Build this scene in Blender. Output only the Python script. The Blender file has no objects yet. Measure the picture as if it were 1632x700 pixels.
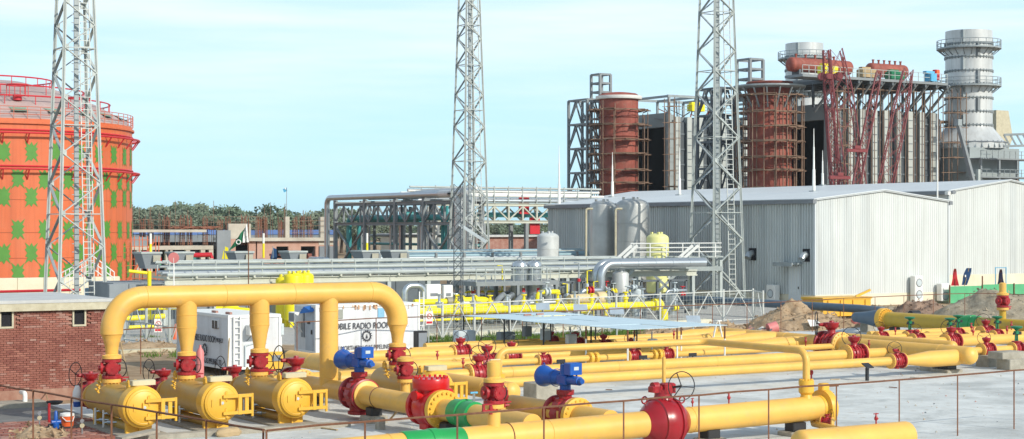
import bpy, math, random
from mathutils import Vector, Matrix, noise
random.seed(7)
S = bpy.context.scene
COL = S.collection
R = math.radians
# ------------------------------------------------------------------ camera, sky, sun
TH = R(32.0); F = 2700.0; CX = 816.0; HY = 365.0; EYE = 6.4
cam = bpy.data.objects.new('camera', bpy.data.cameras.new('camera')); COL.objects.link(cam)
cam.location = (0, 0, EYE); cam.rotation_euler = (R(90), 0, -TH)
cam.data.sensor_width = 36.0; cam.data.lens = 36.0 * F / 1632.0
cam.data.shift_y = (HY - 350.0) / 1632.0
cam.data.clip_start = 0.5; cam.data.clip_end = 6000.0
S.camera = cam
SUN = Vector((0.28, -0.95, 0.0)).normalized(); SUN_EL = R(30.0)
sd = bpy.data.lights.new('sun', 'SUN'); sd.energy = 3.3; sd.angle = R(0.6); sd.color = (1.0, 0.94, 0.83)
sun = bpy.data.objects.new('sun', sd); COL.objects.link(sun)
tosun = Vector((SUN.x * math.cos(SUN_EL), SUN.y * math.cos(SUN_EL), math.sin(SUN_EL)))
sun.rotation_euler = tosun.to_track_quat('Z', 'Y').to_euler(); sun.location = (0, 0, 60)
W = bpy.data.worlds.new("World"); S.world = W; W.use_nodes = True
nt = W.node_tree; nt.nodes.clear()
def N(t, typ, **kw):
    n = t.nodes.new(typ)
    for k, v in kw.items():
        if k in n.inputs: n.inputs[k].default_value = v
        else: setattr(n, k, v)
    return n
sky = N(nt, 'ShaderNodeTexSky'); sky.sky_type = 'NISHITA'; sky.sun_disc = False
sky.sun_elevation = SUN_EL; sky.sun_rotation = math.atan2(SUN.x, SUN.y); sky.dust_density = 1.0; sky.ozone_density = 2.0
tc = N(nt, 'ShaderNodeTexCoord')
mp = N(nt, 'ShaderNodeMapping'); mp.inputs['Scale'].default_value = (2.2, 2.2, 26.0); mp.inputs['Rotation'].default_value = (0.06, 0.05, 0.4)
nz = N(nt, 'ShaderNodeTexNoise'); nz.inputs['Scale'].default_value = 1.6; nz.inputs['Detail'].default_value = 7.0; nz.inputs['Roughness'].default_value = 0.55
rp = N(nt, 'ShaderNodeMapRange'); rp.inputs['From Min'].default_value = 0.38; rp.inputs['From Max'].default_value = 0.76
rp.inputs['To Min'].default_value = 0.0; rp.inputs['To Max'].default_value = 1.0
# the veil: pale cyan near the horizon, whiter higher up
sep = N(nt, 'ShaderNodeSeparateXYZ')
el = N(nt, 'ShaderNodeMapRange'); el.inputs['From Min'].default_value = 0.0; el.inputs['From Max'].default_value = 0.15
veil = N(nt, 'ShaderNodeMixRGB'); veil.inputs['Color1'].default_value = (4.9, 8.5, 10.0, 1); veil.inputs['Color2'].default_value = (6.2, 8.4, 10.1, 1)
cl = N(nt, 'ShaderNodeMixRGB'); cl.inputs['Color2'].default_value = (9.8, 10.1, 10.5, 1)
mul = N(nt, 'ShaderNodeMath', operation='MULTIPLY')
mx = N(nt, 'ShaderNodeMixRGB'); mx.inputs['Fac'].default_value = 0.86
bg = N(nt, 'ShaderNodeBackground'); bg.inputs['Strength'].default_value = 0.10
wo = N(nt, 'ShaderNodeOutputWorld')
L = nt.links.new
L(tc.outputs['Generated'], mp.inputs['Vector']); L(mp.outputs['Vector'], nz.inputs['Vector']); L(nz.outputs['Fac'], rp.inputs['Value'])
L(tc.outputs['Generated'], sep.inputs['Vector']); L(sep.outputs['Z'], el.inputs['Value']); L(el.outputs['Result'], veil.inputs['Fac'])
L(rp.outputs['Result'], mul.inputs[0]); L(el.outputs['Result'], mul.inputs[1])
L(veil.outputs['Color'], cl.inputs['Color1']); L(mul.outputs['Value'], cl.inputs['Fac'])
el2 = N(nt, 'ShaderNodeMapRange'); el2.inputs['From Min'].default_value = 0.14; el2.inputs['From Max'].default_value = 0.50; el2.inputs['To Min'].default_value = 0.90; el2.inputs['To Max'].default_value = 0.32   # clearer, bluer air towards the zenith
L(sep.outputs['Z'], el2.inputs['Value']); L(el2.outputs['Result'], mx.inputs['Fac'])
L(sky.outputs['Color'], mx.inputs['Color1']); L(cl.outputs['Color'], mx.inputs['Color2'])
L(mx.outputs['Color'], bg.inputs['Color']); L(bg.outputs['Background'], wo.inputs['Surface'])
S.view_settings.view_transform = 'Standard'; S.view_settings.look = 'None'
S.view_settings.exposure = 0.26; S.view_settings.gamma = 1.0

# ------------------------------------------------------------------ where a point of the photograph stands
RIGHT = Vector((math.cos(TH), -math.sin(TH), 0)); FWD = Vector((math.sin(TH), math.cos(TH), 0))
UP = Vector((0, 0, 1)); XU = Vector((1, 0, 0)); YV = Vector((0, 1, 0))
def D(px, py, d):
    return RIGHT * ((px - CX) / F * d) + FWD * d + UP * (EYE - (py - HY) / F * d)
def G(px, py, z=0.0):
    return D(px, py, (EYE - z) * F / (py - HY))
def atY(px, Y, z=0.0):
    k = RIGHT * ((px - CX) / F) + FWD; p = k * (Y / k.y); p.z = z; return p
def atX(px, X, z=0.0):
    k = RIGHT * ((px - CX) / F) + FWD; p = k * (X / k.x); p.z = z; return p

# ------------------------------------------------------------------ materials
MATS = {}
def mat(name, c, rough=0.6, metal=0.0, var=0.12, scale=1.2, bump=0.0, bscale=20.0, c2=None, spec=0.5, dust=0.0, chips=0.0, streak=0.0, patch=0.0):
    if name in MATS: return MATS[name]
    m = bpy.data.materials.new(name); m.use_nodes = True; t = m.node_tree; t.nodes.clear()
    o = N(t, 'ShaderNodeOutputMaterial'); b = N(t, 'ShaderNodeBsdfPrincipled')
    b.inputs['Roughness'].default_value = rough; b.inputs['Metallic'].default_value = metal
    b.inputs['Specular IOR Level'].default_value = spec
    g = N(t, 'ShaderNodeNewGeometry')
    n1 = N(t, 'ShaderNodeTexNoise'); n1.inputs['Scale'].default_value = scale; n1.inputs['Detail'].default_value = 6.0; n1.inputs['Roughness'].default_value = 0.65
    rm = N(t, 'ShaderNodeMapRange'); rm.inputs['From Min'].default_value = 0.32; rm.inputs['From Max'].default_value = 0.68
    mixn = N(t, 'ShaderNodeMixRGB')
    if c2 is None:
        c1 = tuple(x * (1 - var) for x in c); c2_ = tuple(min(1, x * (1 + var)) for x in c)
    else: c1, c2_ = c, c2
    mixn.inputs['Color1'].default_value = (*c1, 1); mixn.inputs['Color2'].default_value = (*c2_, 1)
    L = t.links.new
    L(g.outputs['Position'], n1.inputs['Vector']); L(n1.outputs['Fac'], rm.inputs['Value']); L(rm.outputs['Result'], mixn.inputs['Fac'])
    col = mixn.outputs['Color']
    if dust > 0:
        n2 = N(t, 'ShaderNodeTexNoise'); n2.inputs['Scale'].default_value = scale * 4.7; n2.inputs['Detail'].default_value = 8.0
        r2 = N(t, 'ShaderNodeMapRange'); r2.inputs['From Min'].default_value = 0.55; r2.inputs['From Max'].default_value = 0.75; r2.inputs['To Max'].default_value = dust
        mx = N(t, 'ShaderNodeMixRGB'); mx.inputs['Color2'].default_value = (0.36, 0.30, 0.22, 1)
        L(g.outputs['Position'], n2.inputs['Vector']); L(n2.outputs['Fac'], r2.inputs['Value']); L(r2.outputs['Result'], mx.inputs['Fac']); L(col, mx.inputs['Color1']); col = mx.outputs['Color']
    if patch > 0:    # damp and worn areas with soft uneven outlines
        n6 = N(t, 'ShaderNodeTexNoise'); n6.inputs['Scale'].default_value = 0.28; n6.inputs['Detail'].default_value = 9.0; n6.inputs['Roughness'].default_value = 0.62; n6.inputs['Distortion'].default_value = 0.6
        r6 = N(t, 'ShaderNodeMapRange'); r6.inputs['From Min'].default_value = 0.50; r6.inputs['From Max'].default_value = 0.62; r6.inputs['To Max'].default_value = patch
        x6 = N(t, 'ShaderNodeMixRGB'); x6.inputs['Color2'].default_value = (c[0]*.55, c[1]*.56, c[2]*.56, 1)
        L(g.outputs['Position'], n6.inputs['Vector']); L(n6.outputs['Fac'], r6.inputs['Value']); L(r6.outputs['Result'], x6.inputs['Fac']); L(col, x6.inputs['Color1']); col = x6.outputs['Color']
    if streak > 0:   # rain streaks: noise stretched down the wall
        m4 = N(t, 'ShaderNodeMapping'); m4.inputs['Scale'].default_value = (2.2, 2.2, 0.10)
        n4 = N(t, 'ShaderNodeTexNoise'); n4.inputs['Scale'].default_value = 1.0; n4.inputs['Detail'].default_value = 5.0
        r4 = N(t, 'ShaderNodeMapRange'); r4.inputs['From Min'].default_value = 0.45; r4.inputs['From Max'].default_value = 0.75; r4.inputs['To Max'].default_value = streak
        x4 = N(t, 'ShaderNodeMixRGB'); x4.inputs['Color2'].default_value = (c[0]*.45, c[1]*.42, c[2]*.38, 1)
        L(g.outputs['Position'], m4.inputs['Vector']); L(m4.outputs['Vector'], n4.inputs['Vector']); L(n4.outputs['Fac'], r4.inputs['Value']); L(r4.outputs['Result'], x4.inputs['Fac']); L(col, x4.inputs['Color1']); col = x4.outputs['Color']
    if chips > 0:    # scuffs and small rust spots
        n5 = N(t, 'ShaderNodeTexNoise'); n5.inputs['Scale'].default_value = 5.5; n5.inputs['Detail'].default_value = 10.0; n5.inputs['Roughness'].default_value = 0.75
        r5 = N(t, 'ShaderNodeMapRange'); r5.inputs['From Min'].default_value = 0.62; r5.inputs['From Max'].default_value = 0.72; r5.inputs['To Max'].default_value = chips
        x5 = N(t, 'ShaderNodeMixRGB'); x5.inputs['Color2'].default_value = (c[0]*.42, c[1]*.34, c[2]*.6 + .02, 1)
        L(g.outputs['Position'], n5.inputs['Vector']); L(n5.outputs['Fac'], r5.inputs['Value']); L(r5.outputs['Result'], x5.inputs['Fac']); L(col, x5.inputs['Color1']); col = x5.outputs['Color']
    L(col, b.inputs['Base Color'])
    if bump > 0:
        n3 = N(t, 'ShaderNodeTexNoise'); n3.inputs['Scale'].default_value = bscale; n3.inputs['Detail'].default_value = 5.0
        bp = N(t, 'ShaderNodeBump'); bp.inputs['Strength'].default_value = bump; bp.inputs['Distance'].default_value = 0.05
        L(g.outputs['Position'], n3.inputs['Vector']); L(n3.outputs['Fac'], bp.inputs['Height']); L(bp.outputs['Normal'], b.inputs['Normal'])
    L(b.outputs['BSDF'], o.inputs['Surface'])
    MATS[name] = m; return m
YEL = mat('pipe_yellow', (0.76, 0.44, 0.09), 0.46, var=0.10, scale=0.7, dust=0.22, chips=0.45, bump=0.05, bscale=3)
YDK = mat('closure_yellow', (0.76, 0.43, 0.045), 0.42, var=0.06, scale=1.5, dust=0.10, chips=0.4)
MUS = mat('mustard_pipe', (0.52, 0.34, 0.03), 0.45, var=0.08, dust=0.15)
LEM = mat('lemon_yellow', (0.86, 0.72, 0.01), 0.45, var=0.05)
PALEY = mat('pale_yellow', (0.74, 0.72, 0.30), 0.5, var=0.06)
RED = mat('valve_red', (0.34, 0.014, 0.02), 0.38, var=0.25, scale=2.5, dust=0.22, chips=0.5)
REDB = mat('check_valve_red', (0.55, 0.012, 0.014), 0.3, var=0.10, scale=2)
MAR = mat('stack_primer', (0.30, 0.075, 0.05), 0.7, var=0.25, scale=0.35, dust=0.3, streak=0.5)
BLU = mat('actuator_blue', (0.004, 0.085, 0.38), 0.38, var=0.15, dust=0.12, chips=0.4)
GRN = mat('band_green', (0.015, 0.30, 0.07), 0.35, var=0.1)
GRD = mat('gear_green', (0.01, 0.17, 0.07), 0.35, var=0.1)
BLK = mat('black_iron', (0.02, 0.02, 0.022), 0.5)
DRK = mat('painted_void_shade', (0.012, 0.012, 0.016), 0.9)  # near-black colour standing in for the shade inside openings
RUST = mat('rusty_iron', (0.115, 0.045, 0.025), 0.85, c2=(0.22, 0.10, 0.05), scale=6)
REBAR = mat('rebar_rust', (0.20, 0.075, 0.045), 0.9, c2=(0.30, 0.13, 0.08), scale=3)  # rust lightened to stand in for haze on the far building
CONC = mat('concrete_slab', (0.50, 0.52, 0.50), 0.85, c2=(0.70, 0.72, 0.69), scale=0.6, bump=0.35, bscale=9, dust=0.5, chips=0.38, patch=0.45)
CBLK = mat('concrete_block', (0.27, 0.25, 0.20), 0.9, c2=(0.42, 0.39, 0.32), scale=2.5, bump=0.4, bscale=25)
WETC = mat('damp_concrete', (0.13, 0.135, 0.13), 0.7, c2=(0.22, 0.22, 0.21), scale=1.2)
ROOFC = mat('roof_concrete', (0.44, 0.45, 0.44), 0.9, c2=(0.56, 0.57, 0.55), scale=0.8, bump=0.2)
EDGEC = mat('plaster_edge', (0.44, 0.40, 0.28), 0.9, c2=(0.58, 0.54, 0.40), scale=3)
CREAM = mat('cream_wall', (0.66, 0.60, 0.44), 0.9, c2=(0.76, 0.71, 0.56), scale=0.5)
DIRT = mat('dirt', spec=0.08, c=(0.25, 0.17, 0.10), rough=0.95, c2=(0.43, 0.32, 0.21), scale=0.9, bump=0.8, bscale=5, dust=0.4)
SAND = mat('heap_soil', spec=0.08, c=(0.29, 0.195, 0.115), rough=0.95, c2=(0.50, 0.38, 0.25), scale=1.6, bump=1.0, bscale=7)
SOILG = mat('heap_grey_soil', spec=0.08, c=(0.26, 0.215, 0.15), rough=0.95, c2=(0.44, 0.385, 0.29), scale=1.6, bump=1.0, bscale=7)
GRASS = mat('grass_green', (0.055, 0.11, 0.012), 0.9, c2=(0.13, 0.22, 0.03), scale=1.8)
LEAF = mat('leaf_hazed_green', (0.105, 0.155, 0.095), 0.8, c2=(0.17, 0.225, 0.14), scale=0.12)  # leaf colour lifted so that it carries the distance haze
LEAF2 = mat('leaf_hazed_grey_green', (0.13, 0.17, 0.115), 0.8, c2=(0.20, 0.235, 0.16), scale=0.12)  # greyer leaves, with the same haze mixed into the colour
BARK = mat('bark', (0.09, 0.06, 0.04), 0.9)
BRKA = mat('brick_red', (0.22, 0.07, 0.05), 0.9, c2=(0.36, 0.15, 0.11), scale=1.1, bump=0.4, bscale=30)
BRKB = mat('brick_dark', (0.18, 0.055, 0.042), 0.9, c2=(0.30, 0.115, 0.085), scale=1.3)
BRKC = mat('brick_pale', (0.30, 0.13, 0.10), 0.9, c2=(0.42, 0.26, 0.21), scale=2.0)
MORT = mat('mortar', (0.24, 0.11, 0.075), 0.95, c2=(0.38, 0.20, 0.15), scale=1.5)
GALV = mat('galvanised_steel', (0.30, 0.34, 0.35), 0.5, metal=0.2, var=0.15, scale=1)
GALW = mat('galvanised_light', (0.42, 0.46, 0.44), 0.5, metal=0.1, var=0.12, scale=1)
LADW = mat('ladder_grey', (0.55, 0.58, 0.55), 0.5)
HCOL = mat('buckstay_grey', (0.46, 0.49, 0.46), 0.6, var=0.1, scale=0.3)
STEEL = mat('grey_structural', (0.22, 0.245, 0.255), 0.6, var=0.12)
STEELD = mat('dark_structural', (0.10, 0.12, 0.135), 0.65, var=0.15)
BEIGE = mat('pale_beam', (0.50, 0.51, 0.43), 0.6, var=0.08)
SILV = mat('insulation_jacket', (0.50, 0.54, 0.56), 0.30, metal=0.75, var=0.06, scale=0.8)
SILW = mat('stack_cladding', (0.60, 0.62, 0.61), 0.42, metal=0.25, var=0.14, scale=0.25, streak=0.3)
TEAL = mat('teal_pipe', (0.05, 0.30, 0.31), 0.4, var=0.1)
CLAD = mat('warehouse_cladding', (0.62, 0.65, 0.63), 0.5, metal=0.0, var=0.04, scale=0.3, streak=0.22)
CLAD2 = mat('warehouse_cladding_dull', (0.56, 0.595, 0.585), 0.5, var=0.04, scale=0.3, streak=0.3)
CLADR = mat('warehouse_roof', (0.60, 0.64, 0.65), 0.5, var=0.04, scale=0.2)
TRIM = mat('grey_trim', (0.20, 0.22, 0.24), 0.5)
HRSG = mat('boiler_grey', (0.30, 0.34, 0.34), 0.6, var=0.12, scale=0.25)
HRSGD = mat('boiler_dark', (0.15, 0.18, 0.20), 0.6, var=0.12, scale=0.25)
TANK = mat('tank_orange', (0.60, 0.125, 0.035), 0.55, c2=(0.66, 0.17, 0.06), scale=0.12, dust=0.10, streak=0.35)
TANKG = mat('tank_green', (0.075, 0.25, 0.03), 0.55, var=0.1)
TANKR = mat('tank_roof', (0.38, 0.28, 0.26), 0.6, c2=(0.48, 0.37, 0.34), scale=0.2)
TANKRG = mat('tank_roof_green', (0.20, 0.32, 0.22), 0.6)
REDP = mat('red_paint', (0.55, 0.02, 0.03), 0.4, var=0.08)
CRANE = mat('crane_red', (0.20, 0.035, 0.038), 0.5, var=0.15)
WHITE = mat('white_paint', (0.78, 0.78, 0.74), 0.5, var=0.04, dust=0.05)
CABB = mat('cabin_white', (0.66, 0.68, 0.70), 0.5, var=0.05, streak=0.35, dust=0.12)  # one even bluish white for every cabin wall, streaked and dusty
BGREY = mat('blue_grey_pipe', (0.085, 0.135, 0.185), 0.45, var=0.1)
INK = mat('lettering', (0.05, 0.05, 0.06), 0.7)
CANV = mat('canopy_sheet', (0.52, 0.66, 0.72), 0.6, var=0.05)
ORNG = mat('orange_plastic', (0.75, 0.13, 0.03), 0.4)
PINK = mat('faded_red', (0.62, 0.20, 0.19), 0.5)
BLUW = mat('blue_sheet', (0.12, 0.22, 0.50), 0.6, var=0.2, scale=0.2)
SKYB = mat('sky_blue_paint', (0.10, 0.42, 0.66), 0.5)
FGRN = mat('flag_green', (0.008, 0.13, 0.06), 0.8)
FNET = mat('green_hoarding', (0.10, 0.42, 0.20), 0.8, var=0.1)
NAVY = mat('navy_cloth', (0.015, 0.06, 0.16), 0.8)
GREYW = mat('precast_grey', (0.24, 0.27, 0.29), 0.85, var=0.12, scale=0.4)
GRAVEL = mat('gravel', (0.34, 0.33, 0.30), 0.95, c2=(0.48, 0.47, 0.44), scale=2.2, bump=0.5, bscale=15)
WOOD = mat('wood', (0.42, 0.31, 0.17), 0.8, var=0.15)
GLAS = mat('window_glass', (0.03, 0.05, 0.07), 0.12, var=0.1)
PLATE = mat('cabinet_grey', (0.50, 0.56, 0.58), 0.5)
PALEP = mat('pale_cover', (0.55, 0.50, 0.33), 0.6)

# ------------------------------------------------------------------ mesh helper
class MB:
    def __init__(s): s.v = []; s.f = []; s.m = []; s.mats = []
    def mi(s, m):
        if m not in s.mats: s.mats.append(m)
        return s.mats.index(m)
    def add(s, vs, fs, m):
        o = len(s.v); k = s.mi(m); s.v.extend(Vector(v) for v in vs)
        for f in fs: s.f.append(tuple(i + o for i in f)); s.m.append(k)
        return s
    def box(s, a, b, m):
        x0, y0, z0 = [min(p, q) for p, q in zip(a, b)]; x1, y1, z1 = [max(p, q) for p, q in zip(a, b)]
        return s.add([(x0,y0,z0),(x1,y0,z0),(x1,y1,z0),(x0,y1,z0),(x0,y0,z1),(x1,y0,z1),(x1,y1,z1),(x0,y1,z1)],
              [(0,3,2,1),(4,5,6,7),(0,1,5,4),(1,2,6,5),(2,3,7,6),(3,0,4,7)], m)
    def cbox(s, c, sz, m): return s.box([c[i]-sz[i]/2 for i in range(3)], [c[i]+sz[i]/2 for i in range(3)], m)
    def bbox(s, c, sz, m, b=0.03):
        # box with chamfered vertical and top edges
        x, y, z = sz[0]/2, sz[1]/2, sz[2]/2; c = Vector(c)
        def ringp(h, k):
            return [c + Vector(p) for p in ((-x+b+k,-y+k,h),(x-b-k,-y+k,h),(x-k,-y+b+k,h),(x-k,y-b-k,h),(x-b-k,y-k,h),(-x+b+k,y-k,h),(-x+k,y-b-k,h),(-x+k,-y+b+k,h))]
        vs = ringp(-z, 0) + ringp(z-b, 0) + ringp(z, b)
        fs = [tuple(reversed(range(8)))] + [tuple(range(16, 24))]
        for r in (0, 8): fs += [(r+i, r+(i+1) % 8, r+8+(i+1) % 8, r+8+i) for i in range(8)]
        return s.add(vs, fs, m)
    def tube(s, pts, r, m, n=12, cap=True, closed=False):
        pts = [Vector(p) for p in pts]; k = len(pts); rs = r if isinstance(r, (list, tuple)) else [r] * k
        tang = []
        for i in range(k):
            a = pts[max(i-1, 0)]; b = pts[min(i+1, k-1)]; t = b - a
            if t.length < 1e-9: t = Vector((0, 0, 1)) if not tang else tang[-1].copy()
            tang.append(t.normalized())
        t0 = tang[0]; up = Vector((0, 0, 1)) if abs(t0.z) < 0.9 else Vector((0, 1, 0))
        nrm = (up - t0 * up.dot(t0)).normalized(); vs = []
        for i in range(k):
            nrm = nrm - tang[i] * nrm.dot(tang[i])
            nrm = nrm.normalized() if nrm.length > 1e-6 else tang[i].orthogonal().normalized()
            bn = tang[i].cross(nrm)
            for j in range(n):
                a = 2 * math.pi * j / n; vs.append(pts[i] + (nrm * math.cos(a) + bn * math.sin(a)) * rs[i])
        fs = []
        for i in range(k - 1):
            for j in range(n): fs.append((i*n+j, i*n+(j+1) % n, (i+1)*n+(j+1) % n, (i+1)*n+j))
        if cap: fs += [tuple(reversed(range(n))), tuple(range((k-1)*n, k*n))]
        return s.add(vs, fs, m)
    def lathe(s, o, ax, prof, m, n=24, cap=True):
        o = Vector(o); ax = Vector(ax).normalized(); nn = ax.orthogonal().normalized() if abs(ax.z) < 0.99 else Vector((1, 0, 0))
        if abs(ax.z) < 0.99: nn = (UP - ax * ax.z).normalized()
        bn = ax.cross(nn); vs = []; k = len(prof)
        for a, r in prof:
            for j in range(n):
                t = 2 * math.pi * j / n; vs.append(o + ax * a + (nn * math.cos(t) + bn * math.sin(t)) * r)
        fs = []
        for i in range(k - 1):
            for j in range(n): fs.append((i*n+j, i*n+(j+1) % n, (i+1)*n+(j+1) % n, (i+1)*n+j))
        if cap: fs += [tuple(reversed(range(n))), tuple(range((k-1)*n, k*n))]
        return s.add(vs, fs, m)
    def disc(s, a, b, r, m, n=24): # short cylinder from a to b
        a = Vector(a); b = Vector(b); return s.lathe(a, b - a, [(0, r), ((b - a).length, r)], m, n)
    def ring(s, c, nrm, RR, r, m, n=24, k=5):
        c = Vector(c); nrm = Vector(nrm).normalized(); e = nrm.orthogonal().normalized(); g = nrm.cross(e); vs = []; fs = []
        for i in range(n):
            a = 2*math.pi*i/n; d = e*math.cos(a) + g*math.sin(a)
            for j in range(k):
                b = 2*math.pi*j/k; vs.append(c + d*(RR + r*math.cos(b)) + nrm*(r*math.sin(b)))
        for i in range(n):
            for j in range(k): fs.append((i*k+j, ((i+1) % n)*k+j, ((i+1) % n)*k+(j+1) % k, i*k+(j+1) % k))
        return s.add(vs, fs, m)
    def bar(s, p, q, w, m, h=None, up=None):
        p = Vector(p); q = Vector(q); h = h or w; t = (q - p).normalized()
        up = up or (UP if abs(t.z) < 0.95 else YV)
        a = t.cross(up).normalized() * (w/2); b = t.cross(a).normalized() * (h/2)
        return s.add([p-a-b, p+a-b, p+a+b, p-a+b, q-a-b, q+a-b, q+a+b, q-a+b], [(0,3,2,1),(4,5,6,7),(0,1,5,4),(1,2,6,5),(2,3,7,6),(3,0,4,7)], m)
    def ibeam(s, p, q, w, h, m, t=0.05):
        p = Vector(p); q = Vector(q); d = UP * (h/2 - t/2)
        s.bar(p + d, q + d, w, m, t); s.bar(p - d, q - d, w, m, t); return s.bar(p, q, t, m, h - 2*t)
    def poly(s, pts, z0, z1, m):
        n = len(pts); vs = [(p[0], p[1], z0) for p in pts] + [(p[0], p[1], z1) for p in pts]
        ar = sum(pts[i][0]*pts[(i+1) % n][1] - pts[(i+1) % n][0]*pts[i][1] for i in range(n))
        if ar < 0: vs = vs[:n][::-1] + vs[n:][::-1]
        return s.add(vs, [tuple(reversed(range(n))), tuple(range(n, 2*n))] + [(i, (i+1) % n, n+(i+1) % n, n+i) for i in range(n)], m)
    def bolts(s, c, ax, RR, m, n=16, l=0.06, r=0.03):
        c = Vector(c); ax = Vector(ax).normalized(); e = ax.orthogonal().normalized(); g = ax.cross(e)
        for i in range(n):
            a = 2*math.pi*i/n; p = c + (e*math.cos(a) + g*math.sin(a))*RR
            s.lathe(p - ax*l, ax, [(0, r), (2*l, r)], m, 5)
        return s
ORG = {}
def setp(o, label=None, cat=None, group=None, kind=None):
    if label: o['label'] = label
    if cat: o['category'] = cat
    if group: o['group'] = group
    if kind: o['kind'] = kind
    return o
def thing(name, label, cat, loc=(0, 0, 0), group=None):
    o = bpy.data.objects.new(name, None); o.empty_display_size = 0.2; COL.objects.link(o); o.location = loc
    ORG[o.name] = Vector(loc); return setp(o, label, cat, group)
def mesh_of(mb, name, org, ang=38):
    me = bpy.data.meshes.new(name); me.from_pydata([tuple(v - org) for v in mb.v], [], mb.f)
    for m in mb.mats: me.materials.append(m)
    me.polygons.foreach_set('material_index', mb.m)
    me.polygons.foreach_set('use_smooth', [True] * len(mb.f)); me.set_sharp_from_angle(angle=R(ang)); me.update(); return me
def part(name, mb, parent, label=None, kind=None, ang=38):
    org = ORG[parent.name]; o = bpy.data.objects.new(name, mesh_of(mb, name, org, ang)); COL.objects.link(o)
    o.parent = parent; ORG[o.name] = org
    return setp(o, label, None, None, kind)
def single(name, mb, label=None, cat=None, loc=None, group=None, kind=None, ang=38):
    loc = Vector(loc) if loc is not None else Vector((sum(v.x for v in mb.v)/len(mb.v), sum(v.y for v in mb.v)/len(mb.v), min(v.z for v in mb.v)))
    o = bpy.data.objects.new(name, mesh_of(mb, name, loc, ang)); COL.objects.link(o); o.location = loc; ORG[o.name] = loc
    return setp(o, label, cat, group, kind)
KIDS = {}
def copy_tree(o, loc=None, rotz=0.0, scale=1.0, label=None, group=None, parent=None):
    c = o.copy(); COL.objects.link(c)
    if parent is None:
        c.location = loc; c.rotation_euler = (0, 0, rotz); c.scale = (scale, scale, scale)
        if label: c['label'] = label
        if group: c['group'] = group
    else: c.parent = parent
    for ch in list(o.children): copy_tree(ch, parent=c)
    return c
def share(src, parent, loc):
    # one more piece like src, with the same mesh
    c = src.copy(); COL.objects.link(c); c.parent = parent; c.location = loc; return c
def drop(o):
    for ch in list(o.children): drop(ch)
    bpy.data.objects.remove(o, do_unlink=True)
def arc(c, a, b, r, n=8):
    # quarter bend: from c + a*r to c + b*r around the far corner
    c = Vector(c); a = Vector(a); b = Vector(b)
    return [c + a*(r*math.cos(t)) + b*(r*math.sin(t)) for t in [math.pi/2*i/n for i in range(n+1)]]

_O = 'first second third fourth fifth sixth seventh eighth ninth tenth eleventh twelfth thirteenth fourteenth fifteenth sixteenth seventeenth eighteenth nineteenth twentieth'.split()
def ordn(i):
    if i <= 20: return _O[i-1]
    return ('twenty', 'thirty', 'forty')[i//10-2] + '-' + _O[i % 10 - 1] if i % 10 else ('', 'twentieth', 'thirtieth', 'fortieth')[i//10-1]
# ================================================================== GROUND
gm = MB(); 
def gpoly(name, pts, z0, z1, m, kind='structure'):
    b = MB(); b.poly(pts, z0, z1, m); return single(name, b, kind=kind, loc=(0, 0, 0))
# earth sheet, gently uneven near the works, out to the horizon
xs = [-3000, -800, -200, -60] + [-30 + 3*i for i in range(0, 90)] + [260, 330, 500, 900, 3000]
ys = [-3000, -600, -100, -20] + [0 + 3*i for i in range(0, 80)] + [260, 330, 500, 900, 3000]
vs = [(x, y, -0.05 + (0.0 if not (-30 < x < 238 and 0 < y < 238) else 0.03*noise.noise(Vector((x*0.3, y*0.3, 0))))) for y in ys for x in xs]
nx = len(xs)
gm.add(vs, [(j*nx+i, j*nx+i+1, (j+1)*nx+i+1, (j+1)*nx+i) for j in range(len(ys)-1) for i in range(nx-1)], DIRT)
single('ground', gm, kind='structure', loc=(0, 0, 0))
slab_pts = [(18.4, 20), (18.4, 61.2), (25.8, 61.2), (25.8, 66.5), (27.0, 68.4), (43.5, 76.4), (67.4, 80.0), (86, 82.4), (120, 86.5), (120, 20)]
gpoly('yard_slab', slab_pts, -0.3, 0.004, CONC)
gpoly('damp_floor', [(8, 56.5), (18.38, 56.5), (18.38, 62.2), (8, 62.2)], -0.2, 0.0, WETC)
gpoly('blue_grey_path', [(20.5, 61.4), (25.6, 61.4), (25.6, 68.5), (20.5, 70)], -0.2, 0.05, mat('path_screed', (0.20, 0.24, 0.28), 0.7, c2=(0.30, 0.34, 0.37), scale=1))
gpoly('gravel_yard', [(44, 83.5), (95, 92.5), (95, 112), (30, 112), (30, 92)], -0.2, 0.012, GRAVEL)
gpoly('cable_trench_kerb', [(47, 86.0), (72, 89.8), (72, 90.5), (47, 86.7)], -0.1, 0.32, mat('kerb_cream', (0.52, 0.50, 0.38), 0.9, c2=(0.64, 0.62, 0.50)))
# brick paving rows at the lower left, each brick its own piece
base = MB(); base.poly([(8, 44), (18.38, 44), (18.38, 56.4), (8, 56.4)], -0.2, -0.02, MORT)
pave = single('brick_paving', base, kind='structure', loc=(0, 0, 0))
bm_ = MB(); bm_.cbox((0, 0, 0.01), (0.44, 0.21, 0.06), BRKA); b0 = part('brick', bm_, pave)
bm_ = MB(); bm_.cbox((0, 0, 0.01), (0.44, 0.21, 0.06), BRKC); b1 = part('brick', bm_, pave)
cnt = 0
for j in range(26):
    for i in range(9):
        x = 18.1 - 0.47*i - (0.23 if j % 2 else 0); y = 50.6 + 0.235*j
        if y > 56.2: continue
        c = share(b0 if random.random() < 0.72 else b1, pave, (x, y, random.uniform(-0.02, 0.01))); c.rotation_euler = (0, 0, random.uniform(-.06, .06)); cnt += 1
b0.location = (13.2, 53, 0); b1.location = (13.2, 54, 0)

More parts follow.
